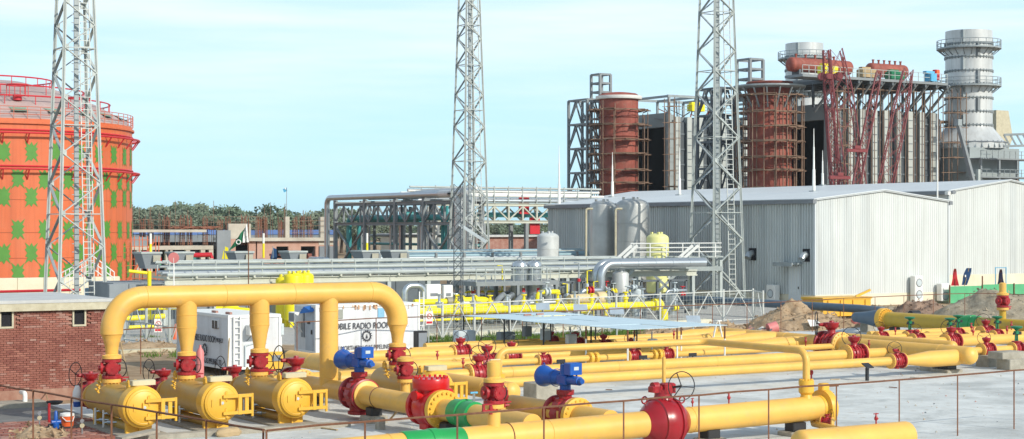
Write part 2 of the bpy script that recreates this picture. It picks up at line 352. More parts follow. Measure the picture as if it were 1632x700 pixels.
# soil heaps -------------------------------------------------------
def heap(name, cx, cy, rx, ry, h, m, label, seed=0, rot=0.0, n=44, power=1.4, rough=0.16):
    b = MB(); vs = []; 
    for j in range(n+1):
        for i in range(n+1):
            u = i/n*2-1; v = j/n*2-1; r = min(1.0, math.hypot(u, v))
            base = max(0.0, 1 - r**power)
            q = noise.fractal(Vector((u*2.3+seed, v*2.3, seed*1.7)), 0.9, 2.1, 5)
            q2 = noise.noise(Vector((u*11+seed, v*11, 3))) * 0.6 + noise.noise(Vector((u*23+seed, v*23, 5))) * 0.35
            z = h*base*(1 + rough*2.2*q) + h*rough*0.35*(q+q2)*min(1, (1-r)*6)
            x = u*rx; y = v*ry
            vs.append((cx + x*math.cos(rot) - y*math.sin(rot), cy + x*math.sin(rot) + y*math.cos(rot), -0.12 + z))
    b.add(vs, [(j*(n+1)+i, j*(n+1)+i+1, (j+1)*(n+1)+i+1, (j+1)*(n+1)+i) for j in range(n) for i in range(n)], m)
    for _ in range(int(90*rx)):  # clods and stones on the slope
        a = random.uniform(0, 6.28); rr = math.sqrt(random.random())*0.95; u = rr*math.cos(a); v = rr*math.sin(a)
        i = int((u+1)/2*n); j = int((v+1)/2*n); p = Vector(vs[j*(n+1)+i]); s = random.choice((.04, .06, .09, .16))
        b.add([p + Vector((random.uniform(-s, s), random.uniform(-s, s), random.uniform(0, s))) for _ in range(3)] + [p + Vector((0, 0, s*1.3))], [(0,1,3),(1,2,3),(2,0,3)], m)
    return single(name, b, label, 'soil heap', (cx, cy, 0), ang=80)
def gxy(px, py, z=0.0, off=0.0): p = G(px, py, z) + FWD*off; return p.x, p.y
x, y = gxy(1272, 526, 0, 2.0); heap('soil_heap', x, y, 3.3, 3.2, 1.7, SAND, 'tall brown soil heap behind the rusty fence, below the warehouse corner', 1.3)
x, y = gxy(1330, 523, 0, 2.0); heap('soil_heap', x, y, 2.6, 2.6, .75, SAND, 'low brown soil spread to the right of the tall heap', 5.1)
x, y = gxy(1152, 530, 0, 1.6); heap('soil_heap', x, y, 2.4, 2.0, 0.6, SAND, 'low sandy bank just behind the fence, left of the rubble with the red drum', 8.1)
x, y = gxy(1062, 538, 0, 2.0); heap('soil_heap', x, y, 3.0, 2.0, 0.5, SAND, 'long low sandy bank behind the far corner of the pale canopy', 9.4)
x, y = gxy(1640, 512, 0, 6); heap('soil_heap', x, y, 5.6, 5.6, 2.1, SOILG, 'large grey-brown spoil heap behind the red riser valve at the right edge', 2.2)
x, y = gxy(1498, 507, 0, 5); heap('soil_heap', x, y, 2.6, 2.6, 1.25, mat('heap_dark_soil', (0.20, 0.125, 0.085), 0.95, c2=(0.36, 0.25, 0.18), scale=2.5, bump=0.9, bscale=8), 'dark reddish-brown gravel heap in front of the green hoarding', 3.6)
x, y = gxy(1425, 505, 0, 5); heap('soil_heap', x, y, 3.2, 2.4, .75, SOILG, 'pale low spoil bank at the foot of the sunlit warehouse gable', 4.4)
x, y = gxy(60, 694); heap('soil_heap', x, y-0.3, 1.25, 1.3, 0.42, SAND, 'small sand pile in front of the rusty rail at the lower left', 6.2)
x, y = gxy(262, 565); heap('soil_heap', x, y+3, 4.5, 3.2, 0.55, SAND, 'low sandy bank beside the brick building, behind the second header leg', 7.7)
# grass strip -------------------------------------------------------
gs = MB()
for _ in range(9000):
    px = random.uniform(668, 1030); x, y = gxy(px, 545 - (px-668)*0.032 + random.uniform(-5, 9) + 3*math.sin(px*0.06))
    if noise.noise(Vector((x*0.5, y*0.5, 0))) < -0.22: continue
    h = random.uniform(.10, .42)*(1 + noise.noise(Vector((x*.3, y*.3, 9)))); a = random.uniform(0, 3.14); w = random.uniform(.02, .06)
    d = Vector((math.cos(a), math.sin(a), 0))*w; l = Vector((random.uniform(-.12, .12), random.uniform(-.12, .12), h))
    p = Vector((x, y, -.04)); gs.add([p-d, p+d, p+l], [(0, 1, 2)], GRASS)
single('grass', gs, kind='stuff', loc=(0, 0, 0))
gs = MB()
for _ in range(1400):
    x, y = gxy(random.choice([285, 290, 240, 560, 1050]) + random.gauss(0, 9), random.choice([563, 566]) + random.gauss(0, 2) if random.random() < .6 else 538)
    h = random.uniform(.06, .25); a = random.uniform(0, 3.14); d = Vector((math.cos(a), math.sin(a), 0))*.03; p = Vector((x, y, -.04))
    gs.add([p-d, p+d, p+Vector((random.uniform(-.1, .1), random.uniform(-.1, .1), h))], [(0, 1, 2)], GRASS)
single('weeds', gs, kind='stuff', loc=(0, 0, 0))

# ================================================================== VALVES (unit pipe radius, pipe along X, up Z)
FAR = (0, 0, -50)
def flange(mb, x0, x1, r, m, n=28): mb.lathe((0, 0, 0), XU, [(x0, r*.97), (x0+.03, r), (x1-.03, r), (x1, r*.97)], m, n)
def make_line_valve(wheel_y=1.0, cup=True, wheel=True):
    t = thing('gate_valve', 'x', 'valve', (0, 0, 0))
    b = MB(); b.lathe((0, 0, 0), XU, [(-1.3, 1.12), (-1.1, 1.15), (-.75, 1.22), (-.35, 1.36), (.35, 1.36), (.75, 1.22), (1.1, 1.15), (1.3, 1.12)], RED, 28)
    for x in (-.62, 0, .62): b.lathe((0, 0, 0), XU, [(x-.07, 1.2), (x-.06, 1.46), (x+.06, 1.46), (x+.07, 1.2)], RED, 28)
    for k in range(10):
        a = math.pi*2*k/10; b.bar((-1.1, 1.3*math.cos(a), 1.3*math.sin(a)), (1.1, 1.3*math.cos(a), 1.3*math.sin(a)), .14, RED, .2)
    b.lathe((0, 0, -1.3), UP, [(-.35, .5), (.1, .55)], RED, 12)
    part('body', b, t)
    for s in (-1, 1):
        b = MB(); flange(b, *(sorted((s*1.3, s*1.58))), 1.62, RED); part('flange', b, t)
        b = MB(); b.bolts((s*1.3, 0, 0), XU, 1.42, RED, 18, .12, .085); part('bolt_ring', b, t, kind='stuff')
        b = MB(); flange(b, *(sorted((s*1.62, s*1.9))), 1.6, YEL); b.bolts((s*1.92, 0, 0), XU, 1.4, YEL, 18, .09, .085); part('mating_flange', b, t)
    b = MB(); b.lathe((0, 0, 1.2), UP, [(0, .62), (.2, .5), (.62, .5)] + ([(.7, .62), (.95, .86), (1.35, .92), (1.38, .98), (1.5, .98), (1.52, .8), (1.56, .3), (1.75, .25)] if cup else [(.62, .75), (.85, .75)]), RED, 20); part('bonnet', b, t)
    b = MB(); zc = 2.45 if cup else 2.2
    b.bbox((.25, .5*wheel_y, zc), (.9, 1.0, .5), RED, .08); b.lathe((.5, 0, zc), (0, wheel_y, 0), [(0, .22), (1.55, .2)], RED, 10); b.lathe((-.7, .1, zc), XU, [(0, .2), (.8, .26)], RED, 10)
    part('gearbox', b, t)
    if wheel:
        c = Vector((1.0, 1.6*wheel_y, zc+.15)); nr = Vector((.75, .65*wheel_y, 0))
        b = MB(); b.ring(c, nr, 1.45, .06, BLK, 30, 5); nn = nr.normalized(); e = nn.cross(UP)
        for k in range(3):
            a = math.pi*2*k/3 + .5; b.bar(c, c + (e*math.cos(a) + UP*math.sin(a))*1.45, .07, BLK)
        b.tube([(.5, .7*wheel_y, zc), c], .09, BLK, 6); part('handwheel', b, t)
    return t
def make_leg_valve():
    # stands on a nozzle, pipe along Z, 0..5.5
    t = thing('leg_valve', 'x', 'valve', (0, 0, 0))
    b = MB(); b.lathe((0, 0, .05), UP, [(0, 1.4), (.1, 1.72), (.72, 1.72), (.8, 1.3)], YEL, 24); b.bolts((0, 0, .4), UP, 1.52, YEL, 14, .44, .12); part('lower_flange', b, t)
    b = MB(); b.lathe((0, 0, .86), UP, [(0, 1.76), (.55, 1.76), (.62, 1.2), (1.0, 1.05), (1.25, 1.15), (1.6, 1.4), (2.0, 1.45), (2.4, 1.25), (2.8, 1.05), (2.95, 1.2), (3.0, 1.76), (3.5, 1.76)], RED, 24)
    part('body', b, t)
    b = MB(); b.bolts((0, 0, 1.45), UP, 1.5, RED, 14, .16, .12); b.bolts((0, 0, 3.85), UP, 1.5, RED, 14, .16, .12); part('bolt_ring', b, t, kind='stuff')
    cd = Vector((-.25, -1, 0)).normalized(); c = Vector((0, 0, 2.75))
    b = MB(); b.disc(c + cd*.9, c + cd*1.75, 1.22, RED, 22); b.disc(c + cd*1.75, c + cd*1.86, 1.0, RED, 22); b.disc(c + cd*1.86, c + cd*2.0, .25, RED, 10); b.bolts(c + cd*1.78, cd, 1.06, RED, 16, .09, .1); part('side_cover', b, t)
    dd = Vector((-1, .35, 0)).normalized()
    b = MB(); b.disc(c, c + dd*1.7, .75, RED, 16); b.disc(c + dd*1.5, c + dd*1.95, 1.15, RED, 18); b.disc(c + dd*1.95, c + dd*2.4, .45, RED, 12); b.disc(c-dd*.5, c - dd*1.6, .6, RED, 12); part('side_arm', b, t)
    wc = Vector((1.9, .7, 2.6)); nr = Vector((.75, .3, 0)).normalized(); e = nr.cross(UP)
    b = MB(); b.ring(wc, nr, 1.6, .1, BLK, 28, 5)
    for k in range(3):
        a = math.pi*2*k/3; b.bar(wc, wc + (e*math.cos(a)+UP*math.sin(a))*1.6, .1, BLK)
    b.tube([c, wc], .14, BLK, 6); part('handwheel', b, t)
    b = MB(); b.lathe((0, 0, 4.45), UP, [(0, 1.74), (.55, 1.74), (.65, 1.3), (.95, 1.05)], YEL, 24); b.bolts((0, 0, 4.95), UP, 1.52, YEL, 14, .16, .12); part('upper_flange', b, t)
    b = MB(); b.tube([(1.5, -1.2, .2), (1.5, -1.2, 1.0)], .16, RED, 7); b.bar((1.0, -1.2, 1.05), (2.7, -1.5, 1.05), .25, RED); b.tube([(1.5, -1.2, .55), (2.1, -1.6, .55)], .2, RED, 7); part('bleed_valve', b, t)
    return t
def make_gear_valve():
    t = thing('globe_valve', 'x', 'valve', (0, 0, 0))
    b = MB(); b.lathe((0, 0, 0), XU, [(-1.1, 1.0), (-.7, 1.05), (-.3, 1.5), (.3, 1.5), (.7, 1.05), (1.1, 1.0)], RED, 22)
    b.lathe((0, 0, 0), UP, [(.5, 1.1), (1.5, .95), (1.6, 1.25), (1.95, 1.25), (2.0, .6)], RED, 18); part('body', b, t)
    for s in (-1, 1):
        b = MB(); flange(b, *sorted((s*1.1, s*1.5)), 1.75, RED, 22); part('flange', b, t)
    b = MB(); flange(b, -1.95, -1.55, 1.7, YEL, 22); b.bolts((-2, 0, 0), XU, 1.45, YEL, 14, .1, .1); part('mating_flange', b, t)
    b = MB(); b.bar((-.42, 0, 1.9), (-.34, 0, 4.4), .3, GRD); b.bar((.42, 0, 1.9), (.34, 0, 4.4), .3, GRD); b.tube([(0, 0, 1.9), (0, 0, 4.9)], .18, BLK, 8)
    b.bbox((0, 0, 4.2), (1.3, 1.0, .8), GRD, .1); b.bbox((.9, -.2, 4.0), (1.0, .8, .8), BLK, .1); b.bbox((-.85, 0, 3.9), (.6, .6, .6), BLK, .08); part('yoke', b, t)
    b = MB(); b.lathe((0, 0, 4.7), UP, [(0, .4), (.3, .55), (.55, 1.2), (.75, 1.55), (1.0, 1.6), (1.15, 1.4), (1.2, .6)], GRD, 22); part('hand_cap', b, t)
    return t
def make_vent():
    t = thing('vent_valve', 'x', 'valve', (0, 0, 0))
    b = MB(); b.tube([(0, 0, -.05), (0, 0, .2)], .035, RED, 7); b.lathe((0, 0, .16), UP, [(0, .05), (.05, .08), (.14, .08), (.18, .05), (.3, .03)], RED, 9); part('body', b, t)
    b = MB(); b.bar((-.14, 0, .46), (.14, 0, .46), .045, RED, .04); b.tube([(0, 0, .3), (0, 0, .5)], .022, RED, 6); b.tube([(-.1, 0, .23), (.12, 0, .23)], .03, RED, 6); part('handle', b, t)
    return t
def make_actuated():
    # pipe along X; spring can at +X end (back), box near -X end
    t = thing('actuated_valve', 'x', 'valve', (0, 0, 0))
    b = MB(); b.lathe((0, 0, 0), XU, [(-1.15, 1.15), (-.7, 1.25), (-.45, 1.5), (.45, 1.5), (.7, 1.25), (1.15, 1.15)], RED, 8)
    b.lathe((0, 0, 0), UP, [(-1.95, 1.0), (-1.9, 1.12), (-1.65, 1.12), (-1.6, .95), (1.3, .95), (1.4, .6), (1.8, .6)], RED, 20)
    for k in range(8):
        a = math.pi*2*k/8 + .39; b.bar((-1.1, 1.35*math.cos(a), 1.35*math.sin(a)), (1.1, 1.35*math.cos(a), 1.35*math.sin(a)), .12, RED, .3)
    part('body', b, t)
    for s in (-1, 1):
        b = MB(); flange(b, *sorted((s*1.15, s*1.5)), 1.55, RED); part('flange', b, t)
    b = MB(); flange(b, -1.72, -1.52, 1.38, YEL); part('mating_flange', b, t)
    b = MB(); b.lathe((0, 0, 1.7), UP, [(0, .8), (.42, .8), (.44, .55)], RED, 20); b.bolts((0, 0, 1.8), UP, .68, RED, 12, .14, .07); part('mounting_collar', b, t)
    b = MB(); b.lathe((0, 0, 2.1), UP, [(0, .5), (.45, .5), (.5, .62), (.65, .62)], BLU, 18); part('actuator_neck', b, t)
    z = 3.05
    b = MB(); b.bbox((0, 0, z), (1.5, 1.0, .85), BLU, .1); b.lathe((0, 0, z), XU, [(-2.7, .1), (-2.7, .24), (-2.3, .3), (-2.28, .4), (-.7, .42)], BLU, 16); b.lathe((0, -.42, z-.1), XU, [(-2.1, .2), (-1.8, .24), (1.5, .24)], BLU, 12); b.lathe((0, 0, z+.35), UP, [(0, .5), (.9, .48), (1.0, .35)], BLU, 16); part('actuator_cylinder', b, t)
    b = MB(); b.lathe((.7, 0, z+.05), XU, [(0, .5), (.3, .56), (.5, .66), (2.0, .74), (2.4, .9), (2.7, .98), (2.95, .98), (3.1, .8), (3.15, .3)], BLU, 24)
    b.ring((3.5, 0, z+1.08), YV, .16, .05, BLU, 10, 5); b.ring((1.4, 0, z+.05), XU, .78, .04, BLU, 20, 4); part('spring_can', b, t)
    b = MB(); b.bbox((-1.0, -.15, z+1.0), (1.05, 1.3, 1.05), BLU, .05); bx__ = part('control_box', b, t); b = MB(); b.cbox((-1.54, -.15, z+1.05), (.02, .5, .3), PLATE); part('nameplate', b, bx__)
    b = MB(); b.tube([(.1, .2, z+.7), (.3, .3, z+1.3), (.0, .35, z+1.5), (-.4, .35, z+1.4)], .05, BLK, 6); b.tube([(-1.2, -.4, z+.6), (-1.2, -.4, z+.2)], .09, BLK, 6); part('cable', b, t)
    return t
VL = make_line_valve(1.0); VLN = make_line_valve(1.0, cup=False); VLEG = make_leg_valve(); VG = make_gear_valve(); VV = make_vent(); VA = make_actuated()
def put(proto, name, loc, rot, sc, label, group=None):
    c = copy_tree(proto, Vector(loc), rot, sc, label, group); c.name = name; return c

# ================================================================== PIPES
def bends(pts, r, n=7):
    pts = [Vector(p) for p in pts]; out = [pts[0]]
    for i in range(1, len(pts)-1):
        a = (pts[i-1]-pts[i]).normalized(); b = (pts[i+1]-pts[i]).normalized(); p = pts[i]; c = p + (a+b)*r
        for k in range(n+1):
            t = math.pi/2*k/n; out.append(c - b*(r*math.cos(t)) - a*(r*math.sin(t)))
    return out + [pts[-1]]
def dome(r, flip=False, k=6, f=.75):
    # profile of a domed head, from full radius out
    return [(r*f*math.sin(math.pi/2*i/k), r*math.cos(math.pi/2*i/k) if i < k else r*.02) for i in range(k+1)]
PY_ = Vector((0, 1, 0))
def wpipe(name, pts, r, label, cat='pipe', m=YEL, bend=None, n=24, welds=True, group=None):
    t = thing(name, label, cat, Vector(pts[0]), group)
    b = MB(); path = bends(pts, bend) if bend else [Vector(p) for p in pts]
    b.tube(path, r, m, n); part('tube', b, t)
    if welds:
        w = MB()
        for i in range(len(pts)-1):
            a, c = Vector(pts[i]), Vector(pts[i+1]); l = (c-a).length; k = int(l//6)
            for j in range(1, k+1):
                if bend and (l*j/(k+1) < bend or l*(1-j/(k+1)) < bend): continue
                q = a.lerp(c, j/(k+1)); w.ring(q, c-a, r*1.0, r*.035, m, n, 5)
        if w.v: part('weld_seam', w, t)
    return t
NZ = NZ_0 = .8
# near pipeline along the front of the yard
NR = .385; NY = 39.9
nz = lambda x: NZ - .0150*(36.2-x)
np_ = wpipe('pipeline', [(16.0, NY, nz(16)), (36.2, NY, NZ)], NR, 'long near yellow pipeline across the front of the yard with a green band', 'pipeline')
b = MB(); b.lathe((36.2, NY, NZ), XU, [(0, NR*1.03), (.12, NR*1.05), (.13, .56), (.24, .58), (.36, .58), (.42, .52), (.5, .3), (.52, .02)], YDK, 28); part('end_closure', b, np_)
b = MB(); b.bbox((36.42, NY-.05, NZ+.66), (.3, .25, .22), YDK, .03); b.bar((36.4, NY, NZ+.66), (36.9, NY-.2, NZ+.68), .05, RUST); b.bbox((36.42, NY-.1, NZ-.66), (.25, .2, .2), YDK, .03); part('closure_clamp', b, np_)
gx = atY(690, NY).x
b = MB(); b.lathe((gx, NY, nz(gx)), XU, [(-.95, NR*1.02), (-.9, NR*1.06), (-.15, NR*1.06), (-.13, NR*1.12), (.1, NR*1.12), (.12, NR*1.06), (.85, NR*1.06), (.9, NR*1.02)], GRN, 28); part('green_band', b, np_)
b = MB(); b.tube([(36.0, NY, NZ-.3), (36.0, NY-.05, .32), (35.7, NY-1.6, .3)], .1, YEL, 12); part('drain_pipe', b, np_)
cp = G(855, 668, NZ); mk = MB(); xm = atY(809, NY).x
mk.ring((xm, NY, nz(xm)), XU, NR*1.005, .02, RUST, 28, 4); part('rust_seam', mk, np_)
p = G(1315, 675, .55); put(VLN, 'gate_valve', (36.1, NY-.55, .42), R(-60), .1, 'tiny red drain valve with a black wheel under the closed end of the near pipeline')
# riser cones on near pipeline
for px, h in ((1283, 0),):
    x = atY(1285, NY).x
    lp = wpipe('loop_pipe', [(x, NY, NZ+.3), (x, NY, 2.6), (x, 45.0, 2.6), (27.6, 45.0, 2.6), (27.6, 45.0, 1.95)], .115, 'thin elevated yellow bypass pipe bending over the yard with a tall right leg', 'pipe', bend=.35, welds=False, n=16)
    b = MB(); b.lathe((x, NY, NZ+.32), UP, [(0, .2), (.12, .17), (.2, .24), (.36, .24), (.38, .19), (.42, .19), (.43, .24), (.56, .24), (.6, .14)], YDK, 20); b.bolts((x, NY, NZ+.71), UP, .19, YDK, 12, .22, .03); part('leg_flange', b, lp)
    b = MB(); b.lathe((27.6, 45.0, 1.75), UP, [(0, .23), (.15, .23), (.18, .13), (.3, .12)], YDK, 18); part('flange', b, lp)
put(VLEG, 'leg_valve', (27.6, 45.0, .72), R(70), .17, 'dark red valve with two black wheels under the left leg of the bypass pipe')
b = MB(); b.tube(bends([(27.6, 45.0, .75), (27.6, 45.0, .4), (27.6, 40.2, .4)], .2), .1, YEL, 12); single('drop_pipe', b, 'short yellow drop pipe below the bypass leg valve', 'pipe')
xa = atY(787, NY).x; NZ = nz(xa)
st = thing('capped_riser', 'yellow capped riser standing on the near pipeline beside the bypass leg', 'pipe', (xa, NY, NZ))
b = MB(); b.tube([(xa, NY, NZ+.3), (xa, NY, NZ+.86)], .185, YEL, 18); part('stub', b, st)
put(VLEG, 'leg_valve', (xa, NY, NZ+.82), R(20), .165, 'red valve on the capped yellow riser in front of the bypass leg')
b = MB(); b.lathe((xa, NY, NZ+1.7), UP, [(0, .17), (.05, .19), (.4, .19), (.46, .1)], YEL, 18); b.bar((xa-.12, NY, NZ+2.17), (xa+.2, NY, NZ+2.17), .05, PALEP, .03); part('cap', b, st)
b = MB(); b.tube([(xa-.02, NY-.2, 1.42), (xa-.55, NY-.3, 1.42)], .035, RED, 8); b.lathe((xa-.25, NY-.25, 1.42), UP, [(-.1, .05), (.08, .06), (.2, .03)], RED, 8); b.bar((xa-.45, NY-.25, 1.6), (xa-.2, NY-.3, 1.6), .04, RED); b.lathe((xa-.5, NY-.28, 1.42), UP, [(-.06, .05), (.2, .04)], RED, 8); single('bleed_valve', b, 'small red bleed valve to the left of the capped riser', 'valve')
NZ = NZ_0
# big ball valve on the near pipeline
bx = atY(1057, NY).x; NZ_ = NZ; NZ = nz(bx)
bv = thing('ball_valve', 'large round dark red ball valve on the near pipeline', 'valve', (bx, NY, NZ))
RB = mat('ball_red', (0.30, 0.010, 0.016), 0.3, var=0.12, scale=2)
b = MB(); b.lathe((bx, NY, NZ), XU, [(-.72, NR*1.03), (-.62, .47), (-.5, .58), (-.3, .69), (-.08, .74), (.08, .74), (.3, .69), (.5, .58), (.62, .47), (.72, NR*1.03)], RB, 32); part('body', b, bv)
b = MB(); b.lathe((bx, NY, NZ), XU, [(.2, .70), (.22, .75), (.3, .75), (.32, .69)], RB, 32); b.lathe((bx, NY, NZ), XU, [(-.34, .67), (-.32, .72), (-.24, .74), (-.22, .70)], RB, 32); part('seam', b, bv)
b = MB(); b.lathe((bx, NY, NZ), UP, [(.68, .3), (.8, .26), (.98, .26)], RB, 18); b.bbox((bx-.15, NY, NZ+1.0), (.62, .32, .2), RED, .04); b.lathe((bx-.4, NY, NZ+1.05), XU, [(0, .15), (.2, .15)], RED, 12); b.bbox((bx+.08, NY-.1, NZ+1.02), (.4, .36, .3), RED, .04); part('gearbox', b, bv)
for a_, s in ((-.5, -1), (.5, 1), (-.1, 1)):
    b = MB(); b.ring((bx+a_, NY-.25*s, NZ+.66), (0, 1, .1), .1, .025, RB, 12, 5); part('lifting_eye', b, bv)
c = G(1071, 630, 2.0); c = Vector((bx+.25, NY-.55, NZ+1.1)); nr = (-FWD + RIGHT*.35).normalized(); e = nr.cross(UP).normalized()
b = MB(); b.ring(c, nr, .42, .016, BLK, 32, 5)
for k in range(3):
    a = 2*math.pi*k/3+1.2; b.bar(c, c+(e*math.cos(a)+UP*math.sin(a))*.42, .025, BLK)
b.tube([c, (bx+.1, NY-.1, NZ+1.02)], .03, BLK, 6); part('handwheel', b, bv)
b = MB(); b.tube([(bx+.1, NY+.1, NZ+1.1), (bx+.1, NY+.1, 2.62)], .055, YEL, 12); b.lathe((bx+.1, NY+.1, NZ+1.05), UP, [(0, .1), (.1, .09)], YEL, 10); part('vent_pipe', b, bv)
NZ = NZ_
for px in (1107, 1165):
    x = atY(px, NY).x; put(VV, 'vent_valve', (x, NY+.1, nz(x)+NR), .3, .5 if px == 1107 else .65, 'tiny red vent valve on the near pipeline, %s' % ('just right of the ball valve' if px == 1107 else 'second to the right of the ball valve'))
# capped pipe at the bottom edge
b = MB(); b.lathe((29.75, 33.4, .78), XU, [(-a_, r_) for a_, r_ in reversed(dome(.39, f=.5))] + [(3.75+a_, r_) for a_, r_ in dome(.39, f=.5)], YEL, 28)
cpx = single('capped_pipe', b, 'short fat yellow capped pipe at the bottom edge in front of the closed end', 'pipe', (29.75, 33.4, .78))
put(VV, 'vent_valve', (32.4, 33.4, 1.16), 0.0, .6, 'small red vent valve on top of the short capped pipe at the bottom edge')
# second stub with blue actuator
SX = 28.5
sp = wpipe('stub_pipe', [(SX, 45.6, NZ), (SX, 40.2, NZ)], .34, 'short tan stub pipe joining the near pipeline under the right-hand blue actuator', 'pipe', welds=False)
va2 = put(VA, 'actuated_valve', (SX+.12, 42.75, NZ), R(90), .34, 'red valve with blue actuator behind the middle of the near pipeline')
b = MB(); b.lathe((SX, 42.0, NZ), (0, -1, 0), [(0, .56), (.16, .56), (.2, .4)], YDK, 26); b.bolts((SX, 41.85, NZ), YV, .47, YDK, 18, .06, .035); part('flange', b, sp)
# slot 4 pipe (towards the camera) ---------------------------------
S4 = 25.8
s4 = wpipe('yard_pipe', [(S4, 57.6, .85), (S4, 40.2, .85)], .335, 'tan yellow pipe running towards the camera with a green band at its near end', 'pipeline')
put(VL, 'gate_valve', (S4, 56.0, .85), R(90), .33, 'dark red valve with a cup bonnet behind the third filter vessel')
va1 = put(VA, 'actuated_valve', (S4+.04, 51.05, .85), R(90), .335, 'red valve with blue actuator right of the straight header leg')
va1.scale = (.35, .35, .35)
yb = 46.05
cv = thing('check_valve', 'large bright red check valve with a bolted round cover', 'valve', (S4, yb, .85))
b = MB(); b.lathe((S4, yb, .85), YV, [(-.5, .42), (-.38, .5), (-.2, .58), (.2, .58), (.38, .5), (.5, .42)], REDB, 28); b.lathe((S4, yb, .85), UP, [(0, .45), (.62, .46)], REDB, 24); b.bbox((S4, yb, .35), (.6, .5, .35), REDB, .05); part('body', b, cv)
for s in (-1, 1):
    b = MB(); b.lathe((S4, yb+s*.5, .85), YV, [(-.09, .58), (-.07, .6), (.07, .6), (.09, .58)], REDB, 28); b.bolts((S4, yb+s*.5, .85), YV, .52, REDB, 20, .14, .035); part('flange', b, cv)
b = MB(); b.lathe((S4, yb, 1.42), UP, [(0, .56), (.04, .58), (.3, .58), (.34, .56)], REDB, 26); b.bolts((S4, yb, 1.76), UP, .5, REDB, 18, .07, .045); part('cover', b, cv)
b = MB(); b.tube([(S4-.62, yb-.15, 1.25), (S4+.62, yb+.1, 1.25)], .11, REDB, 12); b.disc((S4-.7, yb-.18, 1.25), (S4-.6, yb-.15, 1.25), .15, REDB, 14); b.disc((S4+.6, yb+.1, 1.25), (S4+.78, yb+.13, 1.25), .15, REDB, 14); part('hinge_shaft', b, cv)
b = MB(); b.lathe((S4, yb-.74, .85), YV, [(-.14, .4), (-.12, .6), (.08, .6), (.1, .56)], YDK, 28); b.bolts((S4, yb-.86, .85), YV, .51, YDK, 20, .07, .04); part('mating_flange', b, cv)
b = MB(); b.lathe((S4, 43.95, .85), YV, [(-.65, .345), (-.6, .40), (-.08, .40), (-.05, .44), (.06, .44), (.1, .40), (.52, .40), (.56, .345)], GRN, 28); part('green_band', b, s4)
b = MB(); b.tube([(S4+.1, 43.6, 1.2), (S4+.1, 43.6, 1.5)], .04, SILV, 8); b.bar((S4-.02, 43.6, 1.5), (S4+.22, 43.6, 1.5), .05, SKYB); single('gauge_cock', b, 'little silver cock with a blue handle on the green band', 'valve')
b = MB(); b.ring((S4, 49.55, .85), YV, .337, .02, RUST, 26, 4); part('rust_seam', b, s4)
b = MB(); b.tube([G(622, 668, .05), G(664, 622, 1.15)], .035, WOOD, 6); single('wooden_pole', b, 'thin pale wooden pole leaning on the tan pipe right of the actuated valve', 'pole')
b = MB(); g = G(606, 685, 0); b.bbox(g + Vector((0, 0, .2)), (.26, .26, .4), CBLK, .03); single('concrete_cube', b, 'little grey concrete test cube on the slab below the wooden pole', 'block')

# ================================================================== HEADER AND FILTER VESSELS
HX = [18.05, 20.6, 23.2, 25.8, 28.5]; HYY = 53.3; HZ = 4.17; HR = .365
hd = thing('arch_header', 'big yellow arch-shaped header pipe with five downward legs', 'pipe header', (HX[0], HYY, 0))
b = MB(); b.tube(bends([(HX[0], HYY, 3.0), (HX[0], HYY, HZ), (HX[4], HYY, HZ), (HX[4], HYY, 3.0)], 1.05, 12), HR, YEL, 28); part('arch', b, hd)
w = MB()
for i in range(5):
    x = HX[i]
    if i == 3:
        b = MB(); b.tube([(x, HYY, HZ-.1), (x, HYY, .9)], .325, YEL, 26); part('leg', b, hd); w.ring((x, HYY, HZ-.62), UP, .325, .012, YEL, 26, 4); w.ring((x, HYY, 1.25), UP, .325, .012, YEL, 26, 4); continue
    top = HZ-.1 if i in (1, 2) else 3.02
    b = MB(); b.lathe((x, HYY, 0), UP, [(2.38, .2), (2.45, .205), (2.68, .235), (2.83, .285), (2.85, .285), (3.02, .355), (top, .355 if i in (1, 2) else HR)] if i in (0, 4) else [(2.38, .2), (2.45, .205), (2.8, .265), (2.82, .265), (3.12, .335), (top, .335)], YEL, 26); part('leg', b, hd)
    if i in (1, 2): w.ring((x, HYY, 3.14), UP, .336, .012, YEL, 26, 4); w.ring((x, HYY, HZ-.62), UP, .336, .012, YEL, 26, 4)
for x in (19.15, 21.9, 24.4, 27.35): w.ring((x, HYY, HZ), XU, HR, .012, YEL, 28, 4)
part('weld_seam', w, hd)
